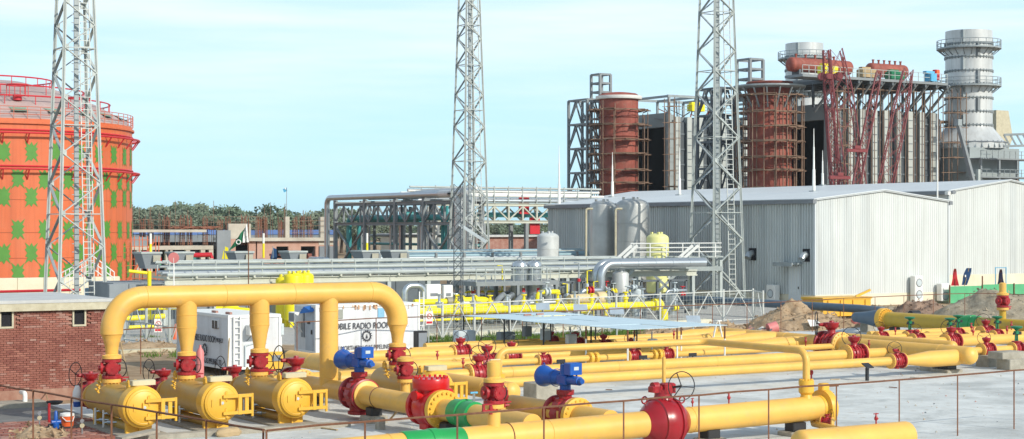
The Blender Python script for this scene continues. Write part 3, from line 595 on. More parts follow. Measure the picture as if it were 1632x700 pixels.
def make_vessel():
    t = thing('filter_vessel', 'x', 'filter vessel', (0, 0, 0))
    L0, r = 2.15, .52; z = .85     # origin at the middle, axis along Y, door at -Y
    b = MB(); b.lathe((0, 0, z), YV, [(-L0+.1, r)] + [(1.75 + a_, r_) for a_, r_ in dome(r, f=.55)], MUS if False else mat('vessel_shaded_yellow', (0.50, 0.31, 0.06), 0.45, var=.08, dust=.25, scale=1.0, chips=.3), 30); part('shell', b, t)  # olive-mustard shell, darkened so its colour also carries the side shade
    b = MB(); b.lathe((0, -L0, z), YV, [(-.14, .60), (-.1, .645), (.16, .66), (.3, .66), (.34, .58), (.55, .53)], YDK, 34); part('closure_ring', b, t)
    b = MB(); b.lathe((0, -L0-.1, z), YV, [(-.16, .05), (-.15, .5), (-.11, .565), (.0, .565)], YDK, 34); b.ring((0, -L0-.235, z), YV, .5, .02, YDK, 30, 5); b.disc((0, -L0-.26, z), (0, -L0-.29, z), .05, PLATE, 10); dr = part('door', b, t)
    b = MB()
    for dz in (.2, -.33):
        b.bar((.02, -L0-.3, z+dz), (.95, -L0-.42, z+dz+.02), .07, YDK, .1); b.bar((.12, -L0-.26, z+dz-.1), (.12, -L0-.26, z+dz+.14), .05, YDK)
        b.tube([(.15, -L0-.25, z+dz-.16), (.15, -L0-.25, z+dz+.16)], .04, YDK, 8)
    for x in (.55, .78): b.bar((x, -L0-.38, z-.38), (x, -L0-.38, z+.26), .12, YDK, .05)
    b.tube([(.95, -L0-.42, z-.45), (.95, -L0-.42, z+.28)], .045, YDK, 8); part('hinge_arm', b, t)
    b = MB(); b.cbox((-.06, -L0-.3, z+.05), (.03, .04, .2), YDK); b.bar((-.34, -L0-.27, z-.1), (-.34, -L0-.27, z+.12), .03, YDK); part('latch', b, dr)
    b = MB(); b.bbox((.12, -L0+.25, z+.73), (.75, .3, .16), PALEP, .02); part('top_box', b, t)
    for y in (-L0+.3, 1.2):
        b = MB(); b.bbox((0, y, .22), (.84, .14, .66), YDK, .02); b.bbox((0, y, -.05), (.95, .3, .08), YDK, .02); b.cbox((0, y-.1, .25), (.05, .14, .5), YDK); part('saddle', b, t)
    b = MB(); b.lathe((0, .65, z+.42), UP, [(0, .3), (.12, .22), (.35, .2)], YEL, 20); part('nozzle', b, t)
    for y in (1.45, -1.2):
        b = MB(); b.cbox((-.1, y, z+.58), (.06, .24, .2), YDK); b.ring((-.1, y, z+.68), XU, .07, .025, YDK, 10, 5); part('lifting_lug', b, t)
    b = MB()
    for k in range(3): b.tube([(-.3-.12*k, .9-.3*k, z+.45-.1*k), (-.38-.14*k, .9-.3*k, z+.6-.1*k)], .035, YDK, 6); b.tube([(-.34-.14*k, .7-.3*k, z+.56-.1*k), (-.34-.14*k, 1.1-.3*k, z+.56-.1*k)], .025, YDK, 6)
    b.tube([(.2, -1.0, z+.4), (.2, -1.0, z+.75)], .05, YDK, 8); b.tube([(.38, -1.0, z+.35), (.38, -1.0, z+.68)], .05, YDK, 8); b.tube([(.2, -1.0, z+.7), (.55, -1.2, z+.7)], .03, YDK, 7); part('instrument_nozzle', b, t)
    b = MB()
    for y in (.9, .1):
        b.tube([(-.46, y, -.05), (-.46, y, z-.28)], .035, WHITE, 8); b.tube([(-.46, y, .18), (-.1, y-.35, .2)], .03, SILV, 7); b.tube([(-.46, y, .46), (-.05, y-.2, .5)], .03, SILV, 7); b.lathe((-.3, y-.15, .19), (1, -1, 0), [(-.08, .06), (.08, .06)], SILV, 8); b.lathe((-.25, y-.1, .48), (1, -.6, 0), [(-.09, .07), (.09, .07)], SILV, 8); b.cbox((-.2, y-.18, .62), (.05, .05, .18), BLU)
    part('drain_pipework', b, t)
    b = MB(); b.tube([(0, 1.2, .12), (0, -1.7, .12)], .17, mat('vessel_shaded_yellow', (1, 1, 1)), 14); part('sump', b, t)
    return t
VES = make_vessel()
names4 = ['leftmost yellow filter vessel with a round hinged door, below the first header leg', 'second yellow filter vessel from the left, below the second header leg', 'third yellow filter vessel from the left, next to the straight header leg', 'yellow filter vessel half hidden behind the blue actuator and red check valve']
leglab = ['red valve with a side cover under the leftmost header leg', 'red valve with a side cover under the second header leg', 'red valve with a side cover under the third header leg', 'red valve under the rightmost header elbow, upper of two close together']
for i, x in enumerate([HX[0], HX[1], HX[2], HX[4]]):
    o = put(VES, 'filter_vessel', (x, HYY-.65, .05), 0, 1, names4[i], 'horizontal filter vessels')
    put(VLEG, 'leg_valve', (x, HYY, 1.42 if i < 3 else 1.42), 0, .178, leglab[i], 'valves under the header legs')
    if i < 3:
        put(VL, 'gate_valve', (x, 55.45, .85), R(90), .27, ['dark red inlet valve with a white rag behind the leftmost filter vessel', 'dark red inlet valve behind the second filter vessel', 'dark red inlet valve behind the third filter vessel'][i])
    b = MB(); b.tube([(x, 54.5, .85), (x, 56.6, .85)], .25, YEL, 20); single('inlet_pipe', b, ['yellow inlet pipe piece behind the leftmost filter vessel', 'yellow inlet pipe piece behind the second filter vessel', 'yellow inlet pipe piece behind the third filter vessel', 'yellow inlet pipe piece behind the half hidden filter vessel'][i], 'pipe')
put(VLEG, 'leg_valve', G(646, 610, 1.18) + Vector((0, 0, 0)), R(0), .165, 'red valve on the tan pipe in front of the rightmost header elbow')
p = G(646, 610, 1.18); b = MB(); b.tube([(p.x, p.y, .8), (p.x, p.y, 1.2)], .17, YEL, 16); single('branch_stub', b, 'short yellow branch stub carrying the lower of the two close red valves', 'pipe')
# inlet header behind the vessels, plinths
hi = thing('inlet_header', 'long low yellow inlet header with a domed left end behind the filter vessels', 'pipe header', (18, 56.8, .8))
b = MB(); b.lathe((18.2, 56.8, .8), XU, [(-a_, r_) for a_, r_ in reversed(dome(.33, f=.9))] + [(11.8, .33)], YEL, 26); part('tube', b, hi)
b = MB()
for x in (19.3, 21.9, 24.5, 27.2): b.ring((x, 56.8, .8), XU, .33, .012, YEL, 26, 4)
part('weld_seam', b, hi)
for i, (x, w_) in enumerate(((18.05, 1.5), (20.6, 1.5), (23.2, 1.5), (28.5, 1.5))):
    b = MB(); b.poly([(x-.75, 49.9), (x+.75, 49.9), (x+.75, 54.6), (x-.75, 54.6)], -.05, .07, CBLK); single('plinth', b, ['low concrete plinth under the leftmost filter vessel', 'low concrete plinth under the second filter vessel', 'low concrete plinth under the third filter vessel', 'low concrete plinth under the half hidden filter vessel'][i], 'plinth')
b = MB(); b.poly([(17.0, 49.2), (24.6, 49.2), (24.6, 49.6), (17.0, 49.6)], -.05, .16, CBLK); single('kerb', b, kind='structure')
# supports: concrete block and black pad under the pipes
def support(px, py, z_top, w, d, label, rot=0, pad=.28, at=None):
    p = Vector(at) if at is not None else G(px, py, 0); t = thing('pipe_support', label, 'pipe support', (p.x, p.y, 0))
    h = max(.12, z_top - pad); b = MB(); b.bbox((p.x, p.y, h/2), (w, d, h), CBLK, .03); part('block', b, t)
    b = MB(); b.bbox((p.x, p.y, h + pad/2), (w*.6, d*.62, pad), BLK, .03); part('pad', b, t); return t
support(0, 0, .42, .9, .7, 'concrete block with a black pad under the closed end of the near pipeline', at=(35.3, NY, 0))
support(0, 0, .42, .8, .7, 'concrete block with a black pad under the near pipeline right of the ball valve', at=(bx+1.75, NY, 0))
support(0, 0, .52, .8, .7, 'concrete block with a black pad below the base of the straight header leg', at=(S4, 54.4, 0))
support(0, 0, .52, .7, .7, 'concrete block with a black pad right of the left-hand actuated valve', at=(S4, 49.9, 0))
support(0, 0, .5, .8, .7, 'concrete block with a black pad below the green band', at=(S4, 44.9, 0))
support(0, 0, .42, 1.0, 1.0, 'concrete block with a black pad under the domed end of the right header', at=(56.6, 53.9, 0))
# ================================================================== HEADERS H0, H1 AND THE ROWS BETWEEN
H0X, H1X = 30.5, 56.8
h0 = thing('left_header', 'tan yellow header running away behind the vessels with a domed near end', 'pipe header', (H0X, 49, .85))
b = MB(); b.lathe((H0X, 48.85, .85), YV, [(-a_, r_) for a_, r_ in reversed(dome(.345, f=.7))] + [(17.9, .345)], YEL, 26); part('tube', b, h0)
b = MB()
for y in (50.4, 54, 57, 60.6, 64.5): b.ring((H0X, y, .85), YV, .345, .012, YEL, 26, 4)
part('weld_seam', b, h0)
h1 = thing('right_header', 'tan yellow header on the right with a domed near end above the concrete', 'pipe header', (H1X, 52.5, .8))
b = MB(); b.lathe((H1X, 52.75, .8), YV, [(-a_, r_) for a_, r_ in reversed(dome(.4, f=.85))] + [(18.1, .4)], YEL, 28); part('tube', b, h1)
b = MB()
for y in (54.4, 57.2, 60, 64.8): b.ring((H1X, y, .8), YV, .4, .012, YEL, 28, 4)
part('weld_seam', b, h1)
put(VL, 'gate_valve', (H1X, 61.6, .8), R(90), .39, 'large dark red valve set in the right header, behind the ribbed valve')
ROWS = [ # Y, z, r, X start, label, r at start
 (53.3, .7, .19, H0X, 'yellow cross pipe nearest the camera between the two headers, lower of the close pair', .3),
 (57.6, .65, .235, H0X+.2, 'thick yellow cross pipe, upper of the close pair between the two headers', .235),
 (61.0, .75, .14, H0X+.2, 'thin yellow cross pipe just under the bypass pipe', .3),
 (63.4, .75, .2, 34.0, 'yellow cross pipe hidden mostly behind the bypass pipe', .2),
 (65.6, .85, .27, H0X+.2, 'thick pale yellow cross pipe starting at the far end of the left header', .27),
 (67.9, .8, .2, 37.0, 'yellow cross pipe ending on the right header second from its far end', .2),
 (70.2, .8, .2, 39.0, 'farthest yellow cross pipe passing under the canopy', .2)]
for Y, z, r, x0, lab, r0 in ROWS:
    t = thing('cross_pipe', lab, 'pipe', (x0, Y, z), 'yellow cross pipes between the headers')
    prof = [(0, r0)]
    if r0 > r: prof += ([(3.4, r0), (4.6, r)] if Y == 61.0 else [(.9, r0), (2.0, r)])
    if Y == 65.6: prof += [(9.0, r0), (9.6, .2)]; r = .2
    ln = H1X - x0
    if Y not in (57.6, 61.0): prof += [(ln-3.4, r), (ln-1.9, .36), (ln-.2, .36)]
    else: prof += [(ln-.2, r)]
    b = MB(); b.lathe((x0, Y, z), XU, prof, YEL, 24); part('tube', b, t)
    w = MB(); k = int(ln/5)
    for i in range(1, k): w.ring((x0+ln*i/k, Y, z), XU, r*1.005 if i > 1 else r0*1.01, .01, YEL, 20, 4)
    if r0 <= r and Y not in (65.6,): part('weld_seam', w, t)
def rowvalve(proto, name, px, Y, z, r, label, rot=0):
    x = atY(px, Y).x; return put(proto, name, (x, Y, z), rot, r, label)
rowvalve(VLN, 'gate_valve', 1429, 53.3, .7, .21, 'small red valve with a large black wheel on the cross pipe nearest the camera')
rowvalve(VL, 'gate_valve', 1361, 57.6, .65, .30, 'ribbed red valve with a cup bonnet on the thick cross pipe at the right')
rowvalve(VL, 'gate_valve', 763, 57.6, .65, .27, 'dark red valve with a cup bonnet just behind the capped yellow riser')
rowvalve(VLN, 'gate_valve', 866, 61.0, .75, .17, 'red ribbed valve on the thin cross pipe below the bypass pipe, leftmost of three')
rowvalve(VLN, 'gate_valve', 1009, 61.0, .75, .17, 'red ribbed valve on the thin cross pipe behind a white canopy post')
rowvalve(VLN, 'gate_valve', 1062, 61.0, .75, .17, 'red ribbed valve on the thin cross pipe behind the vent pipe of the ball valve')
rowvalve(VL, 'gate_valve', 734, 65.6, .85, .24, 'dark red valve on the thick far cross pipe in front of the pale cabinet')
rowvalve(VL, 'gate_valve', 776, 61.0, .75, .27, 'dark red valve with black wheel right of the pale cabinet, nearer of two')
rowvalve(VL, 'gate_valve', 815, 63.4, .8, .22, 'dark red valve with black wheel left of the dark cabinet')
rowvalve(VL, 'gate_valve', 878, 70.2, .8, .19, 'dark maroon valve under the left part of the canopy')
rowvalve(VL, 'gate_valve', 917, 67.9, .8, .22, 'dark red valve with wheel behind the small grey box under the canopy')
rowvalve(VL, 'gate_valve', 962, 65.6, .85, .2, 'dark red valve with wheel under the middle of the canopy')
rowvalve(VL, 'gate_valve', 1006, 63.4, .8, .2, 'dark red valve with wheel behind the front right canopy post')
# fat flange pair on the thin pipe
for px, lab in ((945, 'yellow bolted flange pair on the thin cross pipe left of a dark tag'), (1046, 'yellow bolted flange pair on the thin cross pipe below the white meter')):
    x = atY(px, 61).x; t = thing('flange_pair', lab, 'flange', (x, 61, .75))
    for s in (-1, 1):
        b = MB(); b.lathe((x+s*.14, 61, .75), XU, [(-.08, .24), (-.07, .26), (.07, .26), (.08, .24)], YDK, 22); b.bolts((x+s*.14, 61, .75), XU, .215, YDK, 14, .11, .022); part('flange', b, t)
for px, Y, z, lab in ((697, 57.6+3.4, 1.0, 'tiny red vent valve on the thick pale cross pipe, left of the pale cabinet'), (738, 57.6, .95, 'tiny red vent valve left of the valve behind the capped riser'), (1074, 65.6, 1.1, 'tiny red vent valve behind the canopy corner post at right'), (1284, 59.5, 1.0, 'tiny red vent valve beside the right elbow of the bypass pipe'), (1385, 57.6, .9, 'tiny red vent valve right of the ribbed red valve'), (1427, 64.4, .9, 'tiny red vent valve right of the far cup valve near the green valves')):
    x = atY(px, Y).x; put(VV, 'vent_valve', (x, Y, z), .4, .75, lab)
p = G(1293, 606, .0); put(VV, 'vent_valve', (p.x, p.y, .05), .4, 1.1, 'tiny red vent valve standing on the slab beside the right leg of the bypass pipe')
for px, py, lab in ((894, 577, 'small black tag plate on a post in front of the thin cross pipe, left'), (1025, 573, 'small black tag plate on a post below the white meter'), (1104, 569, 'small black tag plate beside the right canopy post')):
    p = atY(px, 59.7); b = MB(); b.tube([(p.x, p.y, 0), (p.x, p.y, .76)], .03, BLK, 6); b.cbox((p.x, p.y, .8), (.42, .05, .16), BLK); single('tag_plate', b, lab, 'tag plate')
p = G(1382, 607, 0); t = thing('tag_post', 'black pipe support post with a tilted plate in front of the right cross pipes', 'post', p)
b = MB(); b.tube([p, p + Vector((0, 0, .55))], .08, BLK, 10); part('post', b, t); b = MB(); b.add([p + Vector(q) for q in ((-.2, -.2, .58), (.2, -.2, .58), (.26, .2, .74), (-.14, .2, .74), (-.2, -.2, .54), (.2, -.2, .54), (.26, .2, .7), (-.14, .2, .7))], [(0,1,2,3),(7,6,5,4),(0,4,5,1),(1,5,6,2),(2,6,7,3),(3,7,4,0)], BLK); part('plate', b, t)
# ---- right group
rr = [(55.3, .75, .165, 57.0, 80), (59.8, .8, .26, 60.2, 82), (62.6, .75, .16, 60.2, 82), (64.5, .75, .16, 60.2, 82), (66.5, .75, .2, 64, 82)]
rlab = ['yellow outlet pipe nearest the domed header at right, with two red valves', 'thick pale yellow outlet pipe running out of the right edge', 'thin yellow outlet pipe with the green-topped valves, nearer', 'thin yellow outlet pipe with the green-topped valves, farther', 'yellow outlet pipe farthest back, under the mustard pipeline']
for (Y, z, r, x0, x1), lab in zip(rr, rlab):
    b = MB(); prof = [(0, .34), (1.2, .34), (2.6, r), (x1-x0, r)] if Y == 55.3 else [(0, r), (x1-x0, r)]
    b.lathe((x0, Y, z), XU, prof, YEL, 22); single('outlet_pipe', b, lab, 'pipe', (x0, Y, z), 'yellow outlet pipes at the right edge')
b = MB(); b.lathe((60.2, 57.0, .8), YV, [(-a_, r_) for a_, r_ in reversed(dome(.3, f=.8))] + [(8.5, .3)], YEL, 24); single('short_header', b, 'short tan header behind the domed right header', 'pipe header', (60.2, 57, .8))
for px, Y, z, r, proto, lab in ((1572, 55.3, .75, .21, VL, 'red ribbed valve with a cup bonnet right of the domed header'), (1516, 59.8, .8, .26, VL, 'red valve with a cup bonnet on the thick outlet pipe behind the domed header'), (1462, 62.6, .75, .2, VLN, 'low red valve with a flat top in front of the leftmost green hand cap'), (1404, 64.5, .75, .2, VL, 'red cup valve farthest left of the group by the green-topped valves'), (1571, 64.5, .75, .25, VL, 'red valve with ribbed flange under the green band of the mustard pipeline')):
    rowvalve(proto, 'gate_valve', px, Y, z, r, lab)
for px, py, Y, lab in ((1450, 537, 64.5, 'green-topped red valve leftmost of the five green hand caps'), (1514, 540, 62.6, 'green-topped red valve second from the left, lower of the close pair'), (1527, 533, 64.5, 'green-topped red valve third from the left, upper of the close pair'), (1589, 537, 62.6, 'green-topped red valve below the tall red riser valve'), (1620, 553, 55.3, 'green-topped red valve nearest the right edge on the nearest outlet pipe')):
    x = atY(px, Y).x; put(VG, 'globe_valve', (x, Y, .75), 0, .175 if Y > 60 else .18, lab, 'green-topped valves')
for px, Y, lab in ((1548, 62.6, 'tiny red vent valve between the green band and the close pair of green caps'), (1551, 59.8, 'tiny red vent valve on the thick outlet pipe below the green band'), (1605, 59.8, 'tiny red vent valve below the fourth green hand cap'), (1612, 62.6, 'tiny red vent valve left of the red flange at the right edge')):
    x = atY(px, Y).x; put(VV, 'vent_valve', (x, Y, 1.05), .2, .85, lab)
for px, py, w_, h_, lab in ((1590, 585, 1.2, .55, 'long concrete block under the right outlet valve, left of the stacked blocks'), (1622, 590, 1.0, .5, 'lower concrete block of the stack at the right edge'), (1500, 592, 1.1, .35, 'broken concrete block on the slab below the domed right header'), (1565, 541, 1.0, .5, 'concrete block under the thick outlet pipe behind')):
    p = G(px, py, 0); b = MB(); b.bbox((p.x, p.y+.4, h_/2), (w_, .8, h_), CBLK, .03); single('concrete_block', b, lab, 'block')
p = G(1618, 590, 0); b = MB(); b.bbox((p.x+.1, p.y+.6, .66), (1.5, .9, .32), CBLK, .03); single('concrete_block', b, 'wide concrete block on top of the stack at the right edge', 'block')
# mustard pipeline, blue-grey pipe
t = thing('mustard_pipeline', 'large mustard pipeline behind the green-topped valves with a green band', 'pipeline', (73.5, 60, .95))
b = MB(); b.lathe((73.5, 50, .95), YV, [(0, .44), (25.2, .44)], MUS, 28); part('tube', b, t)
b = MB(); b.lathe((73.5, 75.2, .95), YV, [(-.5, .44), (-.3, .5), (-.28, .64), (0, .66), (.06, .66), (.08, .6)], YDK, 30); b.bolts((73.5, 74.85, .95), YV, .57, YDK, 22, .09, .045); part('flange', b, t)
yb2 = atX(1548, 73.5).y
b = MB(); b.lathe((73.5, yb2, .95), YV, [(-.62, .45), (-.58, .5), (-.2, .5), (-.18, .54), (.2, .54), (.22, .5), (.58, .5), (.62, .45)], GRN, 28); part('green_band', b, t)
yr = atX(1598, 73.5).y
b = MB(); b.tube([(73.5, yr, 1.3), (73.5, yr, 1.95)], .19, MUS, 18); b.lathe((73.5, yr, 2.85), UP, [(0, .2), (.5, .2), (.55, .1)], YEL, 18); part('riser', b, t)
put(VLEG, 'leg_valve', (73.5, yr, 1.85), R(20), .19, 'red riser valve with a yellow cap standing on the mustard pipeline')
b = MB(); b.lathe((73.5, 61.2, .95), YV, [(-.1, .7), (.1, .7), (.12, .5), (.5, .5)], RED, 26); part('end_flange', b, t)
t = thing('blue_grey_pipeline', 'blue-grey pipeline with a tapered end joining the mustard pipeline', 'pipeline', (73.5, 75.3, .95))
b = MB(); b.lathe((73.5, 75.28, .95), YV, [(0, .58), (.2, .57), (1.2, .40), (1.9, .33), (2.3, .3), (2.45, .2), (2.5, .02)], BGREY, 26); part('taper', b, t)
b = MB(); b.tube([(73.5, 76.9, .95), (75.2, 77.9, .98), (77.5, 79.2, 1.0), (79.3, 81.2, 1.03), (79.9, 84, 1.05), (79.9, 112, 1.05)], .28, BGREY, 18); part('tube', b, t)
support(0, 0, .5, .8, .8, 'concrete block with a black pad under the mustard flange', at=(73.5, 74.2, 0))
b = MB(); b.bbox((74.2, 77.2, .3), (.7, .7, .6), CBLK, .03); single('concrete_block', b, 'concrete block under the tapered blue-grey pipe end', 'block')
p = G(1457, 522, .0); b = MB(); b.bbox(p + Vector((0, 0, .3)), (1.2, .9, .6), CBLK, .03); single('concrete_block', b, 'concrete block with black motor behind the leftmost green hand cap', 'block')
b = MB(); b.lathe(p + Vector((-.4, 0, .85)), XU, [(0, .1), (.05, .25), (.8, .25), (.85, .1)], BLK, 14); single('motor', b, 'black motor on the block behind the leftmost green hand cap', 'motor')
p = G(870, 648, 0); b = MB(); b.bbox((p.x+.1, p.y+.5, .42), (.95, .9, .84), CBLK, .03); single('concrete_block', b, 'grey concrete block below the right-hand blue actuator', 'block')

# small litter on the slab: pebbles, clods, scraps
random.seed(91); lb = MB()
for _ in range(420):
    x = random.uniform(19, 60); y = random.uniform(40, 70) if random.random() < .6 else random.uniform(36, 50); s_ = random.choice((.015, .02, .03, .05))
    lb.add([Vector((x, y, .002)) + Vector(q)*s_ for q in ((-1, -.8, 0), (1, -.6, 0), (.2, 1, 0), (0, 0, 1.1))], [(0, 1, 3), (1, 2, 3), (2, 0, 3)], random.choice((CBLK, SAND, CBLK, BRKC, STEELD)))
for _ in range(26):
    x = random.uniform(20, 58); y = random.uniform(41, 66); a = random.uniform(0, 3.1); d_ = Vector((math.cos(a), math.sin(a), 0))*random.uniform(.1, .45); lb.bar(Vector((x, y, .03)) - d_, Vector((x, y, .04)) + d_, random.uniform(.03, .09), random.choice((WOOD, RUST, CBLK)), .03)
single('litter', lb, kind='stuff', loc=(0, 0, 0))
# ================================================================== FENCES OF RUSTY ANGLE IRON
def rail_fence(label, tops, zt, first=None, thick=.045, group=None, rail2=False):
    pts = [G(px, py, zt) for px, py in tops]; t = thing('rail_fence', label, 'fence', (pts[0].x, pts[0].y, 0), group)
    for p in pts:
        b = MB(); b.bar((p.x-thick*.5, p.y, -.1), (p.x-thick*.5, p.y, zt), thick, RUST, .012); b.bar((p.x, p.y+thick*.5, -.1), (p.x, p.y+thick*.5, zt-.003), .012, RUST, thick); part('post', b, t)
    for a, c in zip(pts, pts[1:]):
        b = MB(); a2 = Vector((a.x, a.y, zt-.02)); c2 = Vector((c.x, c.y, zt-.02)); m_ = a2.lerp(c2, .5) + Vector((0, 0, random.uniform(-.02, .02)))
        b.tube([a2, m_, c2], thick*.62, RUST, 5); part('rail', b, t)
    return t
rail_fence('near rusty rail fence on the right, running along the front of the slab', [(426, 685), (583, 671), (730, 660), (868, 648), (995, 638), (1115, 629), (1226, 620), (1334, 612), (1434, 604.5), (1527, 597), (1617, 589.5), (1700, 583.5)], 1.9, group='near rusty rail fences')
rail_fence('near rusty rail fence on the left, sloping down across the vessels', [(-60, 601), (-2, 613), (54, 622), (115, 633), (179, 644), (251, 656), (330, 669), (421, 684)], 1.9, group='near rusty rail fences')
rail_fence('far rusty fence along the back of the yard, up to the right edge', [(474, 513), (600, 506.5), (697, 504), (768, 501), (833, 498.5), (898, 496), (960, 493), (1021, 490), (1080, 487), (1136, 485), (1191, 483), (1245, 481), (1295, 478), (1345, 475), (1395, 473), (1441, 471), (1488, 469), (1538, 467.5), (1600, 468), (1660, 470)], 2.0)
rail_fence('short rusty fence between the brick building and the left cabin', [(150, 527), (225, 523), (300, 520)], 2.0)
g = G(130, 692, 0); b = MB(); b.tube([g, g + Vector((0, 0, 1.75))], .03, RUST, 6); single('iron_stake', b, 'thin rusty stake standing by the leftmost filter vessel', 'stake')

# ================================================================== BRICK BUILDING AT THE LEFT
BX1, BY0, BY1, BH = atY(170, 63.0).x, 63.0, 70.0, 3.35; BX0 = 12.0
bb = thing('brick_building', 'low red brick building with a flat concrete roof and two small vents', 'building', (BX1, BY0, 0))
vents = [(atY(10, BY0).x, atY(126, BY0).x)]
b = MB(); b.box((BX0, BY0+.06, 0), (BX1, BY1, BH), MORT); part('wall', b, bb)
b = MB(); b.box((BX0-.3, BY0-.2, BH), (BX1+.25, BY1+.4, BH+.28), EDGEC); b.box((BX0-.32, BY0-.22, BH+.283), (BX1+.27, BY1+.42, BH+.40), ROOFC); part('roof', b, bb)
b = MB(); b.box((BX0, BY0-.06, -.05), (BX1+.06, BY0+.05, .42), mat('plinth_brick', (0.28, 0.13, 0.09), .95, c2=(0.42, 0.27, 0.2), scale=1.5)); part('plinth_course', b, bb)
vpos = []
for px in (10, 126):
    x = atY(px, BY0).x; vpos.append(x); b = MB()
    b.box((x-.2, BY0+.04, 2.79), (x+.2, BY0+.055, 3.34), DRK); fr = EDGEC
    for a_, c_ in (((x-.26, BY0-.05, 2.72), (x-.2, BY0+.05, 3.34)), ((x+.2, BY0-.05, 2.72), (x+.26, BY0+.05, 3.34)), ((x-.2, BY0-.05, 2.72), (x+.2, BY0+.05, 2.79))): b.box(a_, c_, fr)
    part('vent_opening', b, bb)
BL, BHh = .245, .082
rest = MB(); protos = []; nb = 0
for m in (BRKA, BRKB, BRKC):
    k = MB(); k.cbox((0, 0, 0), (BL-.014, .1, BHh-.014), m); protos.append(k)
first = {}
rows_ = int((BH-.43)/BHh)
cells = []
for j in range(rows_):
    z = .46 + BHh*j
    for i in range(int((BX1-BX0)/BL)+1):
        x = BX1 - BL*(i+.5) - (BL/2 if j % 2 else 0)
        if any(abs(x-v) < .38 and 2.7 < z < 3.4 for v in vpos): continue
        if x < 15.6: continue
        n_ = noise.fractal(Vector((x*.55, z*.9, 4)), .8, 2, 4); r_ = random.random()
        white = .02 + max(0, n_)*.25 + (.16 if z > 2.75 else 0)
        mi_ = 2 if r_ < white else (1 if n_ < -.05 and r_ < .55 else 0)
        cells.append((x, z, mi_))
cells.sort(key=lambda c: abs(c[0]-18.7)*.35 + abs(c[1]-2.0))
for n_, (x, z, mi_) in enumerate(cells):
    y = BY0 + .03 + random.uniform(-.012, .012)
    if n_ < 300:
        if mi_ not in first: k = MB(); k.cbox((x, y, z), (BL-.014, .1, BHh-.014), (BRKA, BRKB, BRKC)[mi_]); o = part('brick', k, bb); first[mi_] = (o, Vector((x, y, z)))
        else: o, p0 = first[mi_]; share(o, bb, Vector((x, y, z)) - p0)
    else: rest.cbox((x, y, z), (BL-.014, .1, BHh-.014), (BRKA, BRKB, BRKC)[mi_])
part('brick_courses', rest, bb, kind='stuff')
# bits along the foot of the wall
g = G(40, 641, .15); b = MB(); b.tube(bends([g + Vector((0, 0, -.2)), g + Vector((0, 0, .32)), g + Vector((0, .5, .32))], .12), .085, WHITE, 12); single('white_pipe', b, 'short white bent pipe at the foot of the brick wall', 'pipe')
b = MB(); b.poly([(13.5, 60.6), (18.2, 60.6), (18.2, 61.9), (13.5, 61.9)], -.05, .17, CBLK); single('kerb', b, kind='structure')
g = G(107, 684, 0); t = thing('water_cooler', 'orange water cooler bucket with a white lid in front of the brick wall', 'cooler', g)
b = MB(); b.lathe(g, UP, [(0, .19), (.42, .22)], ORNG, 20); part('bucket', b, t); b = MB(); b.lathe(g, UP, [(.425, .23), (.5, .225), (.53, .1)], WHITE, 20); part('lid', b, t)
b = MB(); b.tube([g + Vector(q) for q in ((-.2, -.12, .4), (-.1, -.24, .28), (.1, -.25, .27), (.2, -.1, .4))], .015, WHITE, 6); part('handle', b, t)
g = G(89, 688, 0); t = thing('pump', 'small blue hand pump with a red pipe on a black frame beside the orange cooler', 'pump', g)
b = MB(); b.lathe(g, UP, [(.1, .1), (.26, .11), (.3, .07), (.62, .055), (.66, .03)], BLU, 12); b.lathe(g + Vector((0, 0, .3)), XU, [(-.15, .07), (.15, .07)], BLU, 12); part('body', b, t)
b = MB(); b.tube([g + Vector((-.2, .05, .3)), g + Vector((-.2, .05, .9))], .045, RED, 8); part('riser', b, t)
b = MB(); b.bar(g + Vector((-.5, 0, .1)), g + Vector((.9, .1, .1)), .05, BLK); b.bar(g + Vector((-.5, .3, .1)), g + Vector((.9, .4, .1)), .05, BLK)
for q in ((-.4, 0), (.7, .1), (-.4, .3), (.7, .4)): b.bar(g + Vector((q[0], q[1], 0)), g + Vector((q[0], q[1], .12)), .05, BLK)
b.lathe(g + Vector((0, .1, .12)), XU, [(-.2, .12), (.2, .12)], BLK, 10); part('frame', b, t)
b = MB(); b.tube([G(67, 622, .0) + Vector((0, 0, .4)), G(80, 652, .1), G(88, 656, .05), G(100, 655, .1)], .02, WOOD, 6); single('hose', b, 'thin pale hose curling from the brick wall to the pump', 'hose')
b = MB(); g = G(87, 645, .2); b.lathe(g, UP, [(0, .14), (.05, .26), (.12, .3), (.13, .27), (.06, .2)], BLK, 16); single('pan', b, 'shallow black pan on the kerb by the brick wall', 'pan')
for px, py, lab in ((63, 681, 'small silver pressure gauge on a stub left of the pump'), (131, 694, 'small silver pressure gauge at the foot of the thin stake')):
    g = G(px, py, 0); b = MB(); b.tube([g, g + Vector((0, 0, .4))], .025, SILV, 6); c = g + Vector((0, 0, .3)); b.disc(c - FWD*.03, c + FWD*.03, .07, PALEP, 12); b.disc(g + Vector((0, 0, .45)) - FWD*.03, g + Vector((0, 0, .45)) + FWD*.03, .06, SILV, 12); single('pressure_gauge', b, lab, 'gauge')
g = G(113, 640, 1.0); b = MB(); b.lathe(Vector((17.55, 55.3, .9)), UP, [(-.25, .1), (-.1, .17), (.1, .15), (.3, .07)], WHITE, 10); b.lathe(Vector((17.55, 55.3, .62)), UP, [(-.12, .12), (.05, .15)], BLU, 10); single('rag', b, 'white and blue rag tied to the valve behind the leftmost vessel', 'rag')
for x, lab in ((20.3, 'crumpled pale sack on the kerb below the second vessel door'),):
    b = MB(); vs = []; 
    b.lathe((x, 49.0, .1), (1, .2, 0), [(-.45, .05), (-.35, .14), (-.1, .19), (.1, .15), (.3, .17), (.45, .05)], WOOD, 9); single('sack', b, lab, 'sack')
